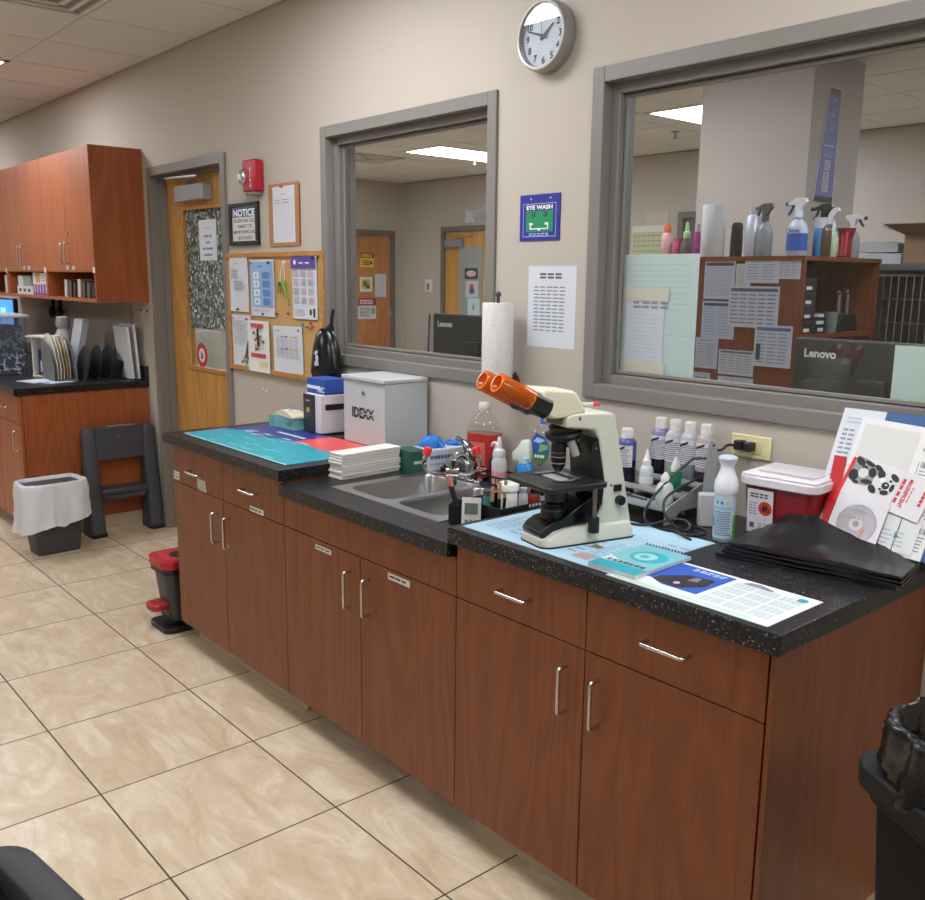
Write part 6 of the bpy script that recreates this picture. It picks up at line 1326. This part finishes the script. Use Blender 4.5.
part(B(TD).box(-.36, .01, 0, .36, 2.14, .015, M('#4a4a4c', .5)), 'slab', o, smooth=0)
# growth chart poster on the column
b = B(); b.add([(0, 0, 0), (0, .215, 0), (0, .135, .60), (0, .055, .60), (.006, 0, 0), (.006, .215, 0), (.006, .135, .60), (.006, .055, .60)], [(0, 1, 2, 3), (4, 7, 6, 5), (0, 4, 5, 1), (1, 5, 6, 2), (2, 6, 7, 3), (3, 7, 4, 0)], M('#c9c7cc', .5))
Tp = frame((.0062, 0, 0), (0, 1, 0), (0, 0, 1)); 
b = B(); b.box(0, 0, 0, .22, .60, .005, M('#cfcdd0', .5)); b.quad(.008, .03, .212, .56, .0055, M('#7676a4', .5)); b.quad(.008, .56, .212, .595, .0055, M('#7d5f58', .5)); b.quad(.008, .0, .212, .03, .0055, M('#3f3f44', .5))
for v, w_ in ((.53, .06), (.45, .09), (.38, .02), (.29, .13)): b.lines(.11-w_/2, v, .11+w_/2, v+.012, 1, M('#b3b3d2', .5), n=.006, seg=4, fill=.8)
b.lines(.05, .235, .17, .27, 3, M('#9f9fc4', .5), n=.006, seg=3)
for v in (.17, .11, .055): b.quad(.075, v, .145, v+.05, .006, M('#bfbfc8', .5)); b.lines(.08, v+.005, .14, v+.045, 4, M('#6c6c88', .5), n=.0065)
o = single(b, 'column_poster', 'narrow purple poster hanging on the right face of the column', 'poster', smooth=0)
for v_ in o.data.vertices:
    t_ = v_.co.y/.6; v_.co.x = v_.co.x*(1-.45*t_)+.099*t_
o.matrix_world = frame((-1.779, 2.528, 1.995), (0, 1, 0), (0, .02, 1))

# shelf unit with papers on its side
t = thing('bookcase', 'cherry shelf unit whose side panel is covered in papers, seen through the big window', 'bookcase', (-1.33, 1.70, 0))
b = B(); b.box(-.96, 0, 0, 0, .02, 1.66, CHERRY); part(b, 'side_panel', t, smooth=0)
b = B(); b.box(-.96, .72, 0, 0, .74, 1.66, CHERRY); part(b, 'side_panel', t, smooth=0)
b = B(); b.box(-.98, -.005, 1.66, .004, .745, 1.68, CHERRY); part(b, 'top', t, smooth=0)
b = B(); b.box(-.5, .02, 0, -.485, .72, 1.66, M('#5a3322', .6)); part(b, 'back_panel', t, smooth=0)
for z in (.02, .66, .98, 1.30): part(B().box(-.485, .02, z, -.002, .72, z+.022, CHERRY), 'shelf', t, smooth=0)
BS = frame((0, 1.699, 0), (1, 0, 0), (0, 0, 1))
def grid_draw(rows, cols, c1='#8d93a4', header=None):
    def f_(b, W_, H_):
        b.lines(.012, .012, W_-.012, H_*.84, rows, M(c1, .7), n=.0016, seg=cols, fill=.27, ragged=.25)
        if header: b.quad(.01, H_*.87, W_-.01, H_*.95, .0016, M(header, .6))
        else: b.lines(W_*.2, H_*.88, W_*.8, H_*.94, 1, INK2, n=.0016, seg=4)
    return f_
for x0_, z0_, x1_, z1_, l, dr, n_, c_ in [
    (-1.858, 1.475, -1.685, 1.66, 'striped price table, top left of the papers on the shelf side panel', grid_draw(12, 6, '#a08da8', '#6c3a4c'), 0, '#bfc4d2'),
    (-1.68, 1.53, -1.60, 1.645, 'small white slip between the striped table and the double sheet', grid_draw(8, 3, '#8da08f'), 0, '#c6cac4'),
    (-1.632, 1.555, -1.45, 1.665, 'left half of the white double sheet at the top of the shelf side panel', grid_draw(6, 2), .0015, '#c3c8d4'),
    (-1.475, 1.575, -1.345, 1.667, 'right half of the white double sheet at the top of the shelf side panel', grid_draw(5, 3), 0, '#c0c5d2'),
    (-1.86, 1.282, -1.672, 1.465, 'sheet with a navy header strip on the left of the shelf side panel', grid_draw(10, 2, '#9aa3b8', '#3c5480'), 0, '#b7bfd2'),
    (-1.71, 1.345, -1.44, 1.54, 'large chart with a bold heading in the middle of the shelf side panel', grid_draw(8, 5, '#6f7688', '#5a6070'), .0022, '#c3c9d6'),
    (-1.885, 1.13, -1.755, 1.283, 'plain sheet under the navy header sheet', grid_draw(9, 2), .0012, '#b4bccd'),
    (-1.555, 1.165, -1.36, 1.36, 'laminated price list with a dark left column on the shelf side panel', grid_draw(9, 3, '#7f87a0', '#5f6f98'), .002, '#c3c8d6'),
    (-1.748, 1.11, -1.552, 1.232, 'table with a grey heading low on the shelf side panel', grid_draw(7, 4, '#8d93a4', '#6c7078'), 0, '#bfc4cc'),
    (-1.745, .98, -1.548, 1.1, 'lowest white sheet on the shelf side panel', grid_draw(5, 2), 0, '#b9bfca'),
    (-1.89, 1.0, -1.79, 1.108, 'small sheet with a dark animal drawing at the lower left of the shelf side panel', grid_draw(4, 2, '#5c6470'), 0, '#b3bac2')]:
    W_, H_ = x1_-x0_, z1_-z0_; b = B(BS @ Matrix.Translation((x0_, z0_, n_))); b.box(0, 0, 0, W_, H_, .001, M(c_, .7)); dr(b, W_, H_)
    if 'laminated' in l: b.quad(.012, .03, .035, H_*.55, .0022, M('#3a4058', .6))
    tag(b.build('pinned_sheet', smooth=0, recalc=False), l, 'paper', 'papers on the side panel of the shelf unit')
ztop = 1.681
def trigger(name, label, x, y, h, body, liq, trig, lblc=None, rz=0, group=None, w=.042, lab2=None, txt=None):
    t = thing(name, label, 'spray bottle', (x, y, ztop), rz, group); bh = h*.62
    b = B(); b.lathe([(w*.9, 0), (w, .006), (w, bh*.75), (w*.75, bh*.9), (w*.38, bh), (w*.38, bh*1.08)], liq, n=20, sy=.75); part(b, 'body', t)
    if lblc:
        b = B(); b.lathe([(w*1.01, bh*.15), (w*1.01, bh*.62)], M(lblc, .5), n=20, sy=.75, cap=False)
        if lab2: b.lathe([(w*1.02, bh*.15), (w*1.02, bh*.35)], M(lab2, .5), n=20, sy=.75, cap=False)
        part(b, 'label_strip', t)
    if txt: 
        b = B(frame((-.0, -w*.78, bh*.64), (1, 0, 0), (0, 0, 1))); b.text(txt, .018, 0, 0, M('#2a3c70', .5), n=.003, bold=True, fit=w*1.4); part(b, 'lettering', t, smooth=0)
    b = B(); b.cyl((0, 0, bh*1.04), (0, 0, bh*1.2), w*.42, M(body, .4)); b.prism([(-.055, h*.86), (-.05, h*.9), (-.01, h*.97), (.035, h*.97), (.04, h*.9), (.02, h*.82), (.012, bh*1.2), (-.012, bh*1.2), (-.015, h*.86)], -.012, .012, M(body, .4), ax='y'); part(b, 'spray_head', t, bevel=.002)
    b = B(); b.tube([(-.028, 0, h*.86), (-.04, 0, h*.76), (-.052, 0, h*.7)], .006, M(trig, .4), n=8); b.cyl((-.055, 0, h*.88), (-.066, 0, h*.89), .009, M(trig, .4)); part(b, 'trigger', t)
    return t
YT = 1.85
def simple(name, label, x, y, prof, mat, cap=None, capm=None, cat='bottle', sy=1):
    P_ = [('body', prof, mat, {'sy': sy})]
    if cap: P_.append(('cap', cap, capm, {'sy': sy}))
    return bottle(name, label, (x, y, ztop), P_, cat=cat, n=20)
simple('shampoo_bottle', 'white and pink bottle with an orange cap on top of the shelf unit', -2.22+.01, YT, [(.026, 0), (.028, .005), (.028, .12), (.02, .13)], M('#c9a0a4', .4, noise=.5, bscale=30), [(.017, .13), (.02, .15), (.012, .18), (0, .182)], M('#e0682c', .4))
simple('shampoo_bottle', 'short hot pink bottle beside the orange capped one', -2.142, YT, [(.022, 0), (.024, .005), (.024, .07), (.018, .08)], M('#b83c6c', .4), [(.02, .08), (.02, .1), (0, .101)], M('#c04a78', .4))
simple('dropper_bottle', 'grey bottle with a green collar and white pointed cap on top of the shelf unit', -2.085, YT, [(.03, 0), (.032, .005), (.032, .06), (.018, .1)], M('#5f5650', .4), [(.02, .1), (.02, .13), (.012, .135), (.008, .18), (0, .182)], M('#a9d8a0', .4))
simple('shampoo_bottle', 'slim magenta bottle with a white cap left of the paper towel roll', -2.022, YT, [(.016, 0), (.018, .005), (.018, .12), (.014, .13)], M('#a0308c', .4), [(.012, .13), (.012, .17), (0, .171)], M('#b9aab8', .4))
b = B(); b.lathe([(.056, 0), (.058, .004), (.058, .255), (.056, .26), (.02, .26)], M('#c6c8ca', .9), n=28); single(b, 'paper_towel_roll', 'paper towel roll standing on top of the shelf unit', 'paper towel', (-1.925, YT, ztop))
simple('spray_can', 'dark spray can with a black domed cap right of the far paper towel roll', -1.82, YT+.05, [(.028, 0), (.03, .005), (.03, .12), (.026, .13)], M('#343c44', .35, .4), [(.027, .13), (.03, .15), (.022, .17), (0, .175)], M('#26282a', .5), cat='spray can')
simple('spray_can', 'tall white spray can right of the dark one on the shelf unit', -1.70, YT, [(.032, 0), (.034, .005), (.034, .19), (.022, .2)], M('#b7bdc8', .4, .2), [(.018, .2), (.02, .235), (0, .237)], M('#c3c6ca', .4), cat='spray can')
trigger('spray_bottle', 'empty clear spray bottle with a black and grey trigger on the shelf unit', -1.635, YT, .26, '#55585c', '#2c2c30', '#2c2c30') if False else trigger('spray_bottle', 'empty clear spray bottle with a black and grey trigger on the shelf unit', -1.635, YT, .26, '#55585c', M('#9ba2a8', .25, alpha=.8), '#2c2c30')
trigger('spray_bottle', 'white bleach cleaner spray bottle with a blue label and blue trigger', -1.462, YT, .275, '#dcdfe4', M('#b9c3d6', .35), '#2a3c9c', '#2f64b8', txt='Clorox', w=.05)
simple('spray_can', 'blue spray can with a white cap behind the bleach spray bottle', -1.395, YT+.09, [(.03, 0), (.032, .005), (.032, .12), (.026, .13)], M('#3d7fb8', .35), [(.03, .13), (.03, .18), (0, .182)], M('#c9ccd2', .4), cat='spray can')
XT = -1.385
trigger('spray_bottle', 'brown spray bottle with a black trigger on top of the shelf unit', XT, 1.945, .25, '#26262a', M('#5a4c3a', .3), '#1c1c20', w=.042)
simple('squeeze_bottle', 'slim green and white bottle between brown and teal spray bottles', XT, 2.045, [(.018, 0), (.02, .004), (.02, .1), (.012, .12)], M('#b9d0b4', .4, noise=.4, bscale=30), [(.008, .12), (.008, .15), (.005, .165), (0, .166)], M('#dfe4dc', .4))
trigger('spray_bottle', 'teal spray bottle with a white trigger and yellow label', XT-.03, 2.07, .24, '#d3d6d8', M('#2e6e84', .3), '#c9ccce', '#b9c4c8', lab2='#c9bc3c')
t = thing('wipes_tub', 'red flared container of red nozzles on top of the shelf unit', 'container', (XT, 2.16, ztop))
b = B(); b.lathe([(.036, 0), (.04, .09), (.052, .13), (.054, .14)], M('#8c2434', .4), n=6); part(b, 'tub', t, smooth=0); b = B(); [b.cyl((dx, -.03, .01), (dx*1.3, -.035, .12), .007, M('#c95a60', .4)) for dx in (-.015, .005, .02)]; part(b, 'nozzles', t)
trigger('spray_bottle', 'clear spray bottle with a white head and long black trigger, rightmost on the shelf unit', XT, 2.235, .215, '#c9cccf', M('#a9adb0', .25, alpha=.7), '#1c1c20', rz=PI, w=.036)
# inside the shelf
zsh = 1.3225
t = thing('otoscope_charger', 'black charger base holding two chrome otoscope heads on the open shelf', 'otoscope set', (-1.40, 2.22, zsh))
b = B(); b.prism([(-.10, 0), (.10, 0), (.07, .085), (-.07, .085)], -.05, .04, M('#1c1c1e', .4), ax='x'); part(b, 'base', t, bevel=.003)
for y in (-.04, .045):
    b = B(); b.cyl((0, y, .085), (0, y, .15), .014, CHROME); b.cyl((0, y, .15), (.01, y-.02, .19), .012, CHROME); b.cyl((.01, y-.02, .185), (.02, y-.04, .195), .008, BLACK); part(b, 'otoscope_head', t)
simple('plastic_cup', 'clear plastic cup on the open shelf beside the otoscopes', -1.37, 2.06, [(.028, 0), (.035, .1)], M('#8fa09c', .2, alpha=.6), cat='cup').location.z = zsh
for k, (y, h_, l) in enumerate([(1.80, .26, 'stack of dark labelled boxes at the left side of the open shelf'), (1.93, .10, 'pile of small dark and white supplies on the open shelf')]):
    b = B(); r_ = random.Random(k); n_ = 4 if k == 0 else 3
    for j in range(n_):
        b.box(-.06, -.06, j*h_/n_, .05-.01*k*j, .06, (j+1)*h_/n_-.002, M('#222326', .5)); b.box(.0505-.01*k*j, -.03, j*h_/n_+.01, .052, .02, j*h_/n_+.025, WHITE)
    single(b, 'supply_box', l, 'supplies', (-1.40, y, zsh), smooth=0)
# worktops / monitors of the adjoining room
b = B(); b.box(-3.2, .16, .86, 1.0, .80, .90, M('#5c3a2c', .5)); single(b, 'reception_desk', 'long desk under the windows on the far side of the wall', 'desk', smooth=0)
b = B(); [b.box(x, .18, 0, x+.04, .78, .86, M('#5c3a2c', .5)) for x in (-3.2, -1.2, .96)]; bpy.data.objects['reception_desk']; part(b, 'desk_panel', bpy.data.objects['reception_desk'], smooth=0)
def monitor(loc, rz, W_, H_, label, tilt=0, txt_h=.024):
    t = thing('computer_monitor', label, 'monitor', loc, rz)
    MB2 = M('#2c2f30', .45)
    b = B(); b.box(-W_/2, 0, .14, W_/2, .035, .14+H_, MB2); part(b, 'housing', t, bevel=.006)
    b = B(); b.box(-.04, -.025, .02, .04, .01, .14+H_*.7, MB2); b.box(-.13, -.10, 0, .13, .12, .014, MB2); part(b, 'stand', t, bevel=.004)
    b = B(frame((-W_/2+.035, -.0005, .14+H_-.055), (1, 0, 0), (0, 0, 1))); b.text('Lenovo', txt_h, 0, 0, M('#c9cbcc', .4), n=.0006, align='l', bold=True); part(b, 'lettering', t, smooth=0)
    return t
monitor((-2.02, .32, .9005), .0, .56, .37, 'back of a black computer monitor behind the smaller window')
monitor((-.33, .33, .9005), .0, .50, .36, 'back of a black computer monitor behind the big window')
t = thing('desk_printer', 'dim grey desk printer with a sloped paper tray seen past the big window', 'printer', (-.42, .72-.02, .9005)); 
b = B(); b.box(-.2, -.0, 0, .2, .08, .2, M('#3a4046', .5)); part(b, 'casing', t, bevel=.004)
# papers on the window glass, far side
GY = .071
def taped(name, label, x0_, z0_, x1_, z1_, col, draw, y=GY, cat='paper', alpha=None):
    b = B(wallf(x0_, z0_, y)); b.box(0, 0, -.0008, x1_-x0_, z1_-z0_, 0, M(col, .7)); draw(b, x1_-x0_, z1_-z0_); tag(b.build(name, smooth=0, recalc=False), label, cat)
def d(b, W_, H_): b.quad(.0, .13, W_, .132, .0003, M('#a3bfbd', .7)); b.lines(.02, .2, W_-.02, .35, 9, M('#a5c0c0', .7), n=.0003, fill=.15)
taped('teal_sheet', 'big pale teal sheet taped inside the lower left of the big window', -1.035, 1.268, -.755, 1.642, '#bccdca', d, y=.0735)
def d(b, W_, H_): b.lines(.02, .02, W_-.02, .2, 14, INK3, n=.0003, fill=.12, ragged=.03); b.lines(.03, .185, .17, .225, 3, INK2, n=.0004, seg=4, fill=.6); b.lines(.05, .232, .12, .24, 1, INK2, n=.0004)
taped('sign_up_form', 'white form taped over the pale teal sheet', -1.02, 1.29, -.87, 1.525, '#c9ccd4', d, y=.0715)
for z, l, x1_ in ((1.50, 'upper strip of masking tape holding the white form', -.855), (1.27, 'lower strip of masking tape holding the white form', -.86)):
    b = B(wallf(-1.03, z, .0703)); b.box(0, 0, 0, x1_+1.03, .042, .0004, M('#cbc8b8', .7)); tag(b.build('masking_tape', smooth=0), l, 'tape', 'masking tape strips on the big window')
def d(b, W_, H_): b.quad(.14, .03, .2, .06, .0003, M('#8fa29c', .7)); b.quad(.14, .2, .2, .24, .0003, M('#8fa29c', .7)); b.quad(.03, .14, .08, .142, .0003, M('#7f928c', .7))
taped('teal_sheet', 'pale teal sheet taped inside the window at the right picture edge', -.165, 1.272, .05, 1.412, '#b9cac5', d, y=.0735)
b = B(); b.box(-.22, 0, 0, .2, .03, .03, M('#7d6a66', .5)); b.box(-.26, .0, -.03, -.18, .05, .02, M('#7a4a34', .5)); single(b, 'desk_tray', 'brown desk tray edge behind the teal sheet at the right', 'tray', (.1, .5, 1.33)) if False else None
# animal cages
t = thing('animal_cages', 'bank of stainless steel animal cages with barred doors at the right of the big window', 'cage', (-1.52, 2.60, 0))
SS = M('#8f9194', .35, .8)
b = B(); b.box(0, .03, 0, .02, .7, 1.65, SS); b.box(2.2, .03, 0, 2.22, .7, 1.65, SS); b.box(0, .68, 0, 2.22, .7, 1.65, SS); b.box(0, .0, 1.63, 2.22, .7, 1.66, SS)
for x in (.72, 1.46): b.box(x-.015, .02, 0, x+.015, .68, 1.63, SS)
for z in (.02, .82): b.box(0.02, .03, z, 2.2, .68, z+.02, SS)
part(b, 'cage_body', t, smooth=0)
for i, x0_ in enumerate((.03, .77, 1.50)):
    for z0_, z1_ in ((.06, .78), (.88, 1.60)):
        x1_ = x0_+.66; b = B(); r_ = .006
        b.tube([(x0_, -.01, z0_), (x1_, -.01, z0_), (x1_, -.01, z1_), (x0_, -.01, z1_), (x0_, -.01, z0_)], .009, STEEL, n=6)
        for k in range(1, 17): x = x0_+(x1_-x0_)*k/17; b.cyl((x, -.01, z0_), (x, -.01, z1_), .0032, STEEL, n=5)
        for k in range(1, 6): z = z0_+(z1_-z0_)*k/6; b.cyl((x0_, -.013, z), (x1_, -.013, z), .004, STEEL, n=5)
        b.box(x1_-.09, -.03, (z0_+z1_)/2-.05, x1_-.05, -.012, (z0_+z1_)/2+.05, STEEL); part(b, 'cage_door', t)
zc_ = 1.6605
for k, (dz, w_, l) in enumerate([(0, .0, 'lower flat white packet on top of the cages'), (.062, .03, 'upper flat white packet, slightly crumpled, on top of the cages')]):
    b = crumple(8, 6, .24-w_, .26, lambda u, v: .055-.012*abs(2*u-1)**3, M('#b9bdc0', .6), .003, 50+k); single(b, 'white_packet', l, 'packet', (-1.47-w_*.3, 2.80, zc_+dz), .1, group='flat white packets on the cages', smooth=60)
t = thing('cardboard_box', 'open cardboard box with flaps up on top of the cages', 'cardboard box', (-1.21, 2.80, zc_), .12)
KR = M('#8a6e54', .8, noise=.06)
b = B(); b.box(-.12, -.14, 0, .3, -.135, .15, KR); b.box(-.12, .135, 0, .3, .14, .15, KR); b.box(-.12, -.135, 0, -.115, .135, .15, KR); b.box(.295, -.135, 0, .3, .135, .15, KR); b.box(-.12, -.14, 0, .3, .14, .004, KR); part(b, 'carton', t, smooth=0)
b = B(); b.add([(-.12, -.14, .15), (-.12, .14, .15), (-.24, .14, .19), (-.24, -.14, .19)], [(0, 1, 2, 3)], KR); b.add([(-.12, -.14, .15), (.3, -.14, .15), (.3, -.24, .20), (-.2, -.24, .2)], [(0, 1, 2, 3)], KR); o = part(b, 'flap', t, smooth=0); m_ = o.modifiers.new('s', 'SOLIDIFY'); m_.thickness = .004
b = B(frame((.03, -.1405, 0), (1, 0, 0), (0, 0, 1))); b.quad(0, .01, .08, .09, .0005, M('#4a4138', .6)); b.ball((.04, .05, .001), .02, M('#8a7d6c', .6), sc=(1, 1, .03), n=10); part(b, 'printed_label', t, smooth=0)
b = B(); b.box(-.06, -.1, .1505, .2, .1, .21, M('#7d6148', .8)); b.box(-.05, -.1015, .155, .12, -.1, .185, M('#c3c5c6', .6)); single(b, 'carton', 'smaller carton stacked in the open cardboard box', 'box', (-1.17, 2.82, zc_+.001), .08, smooth=0)
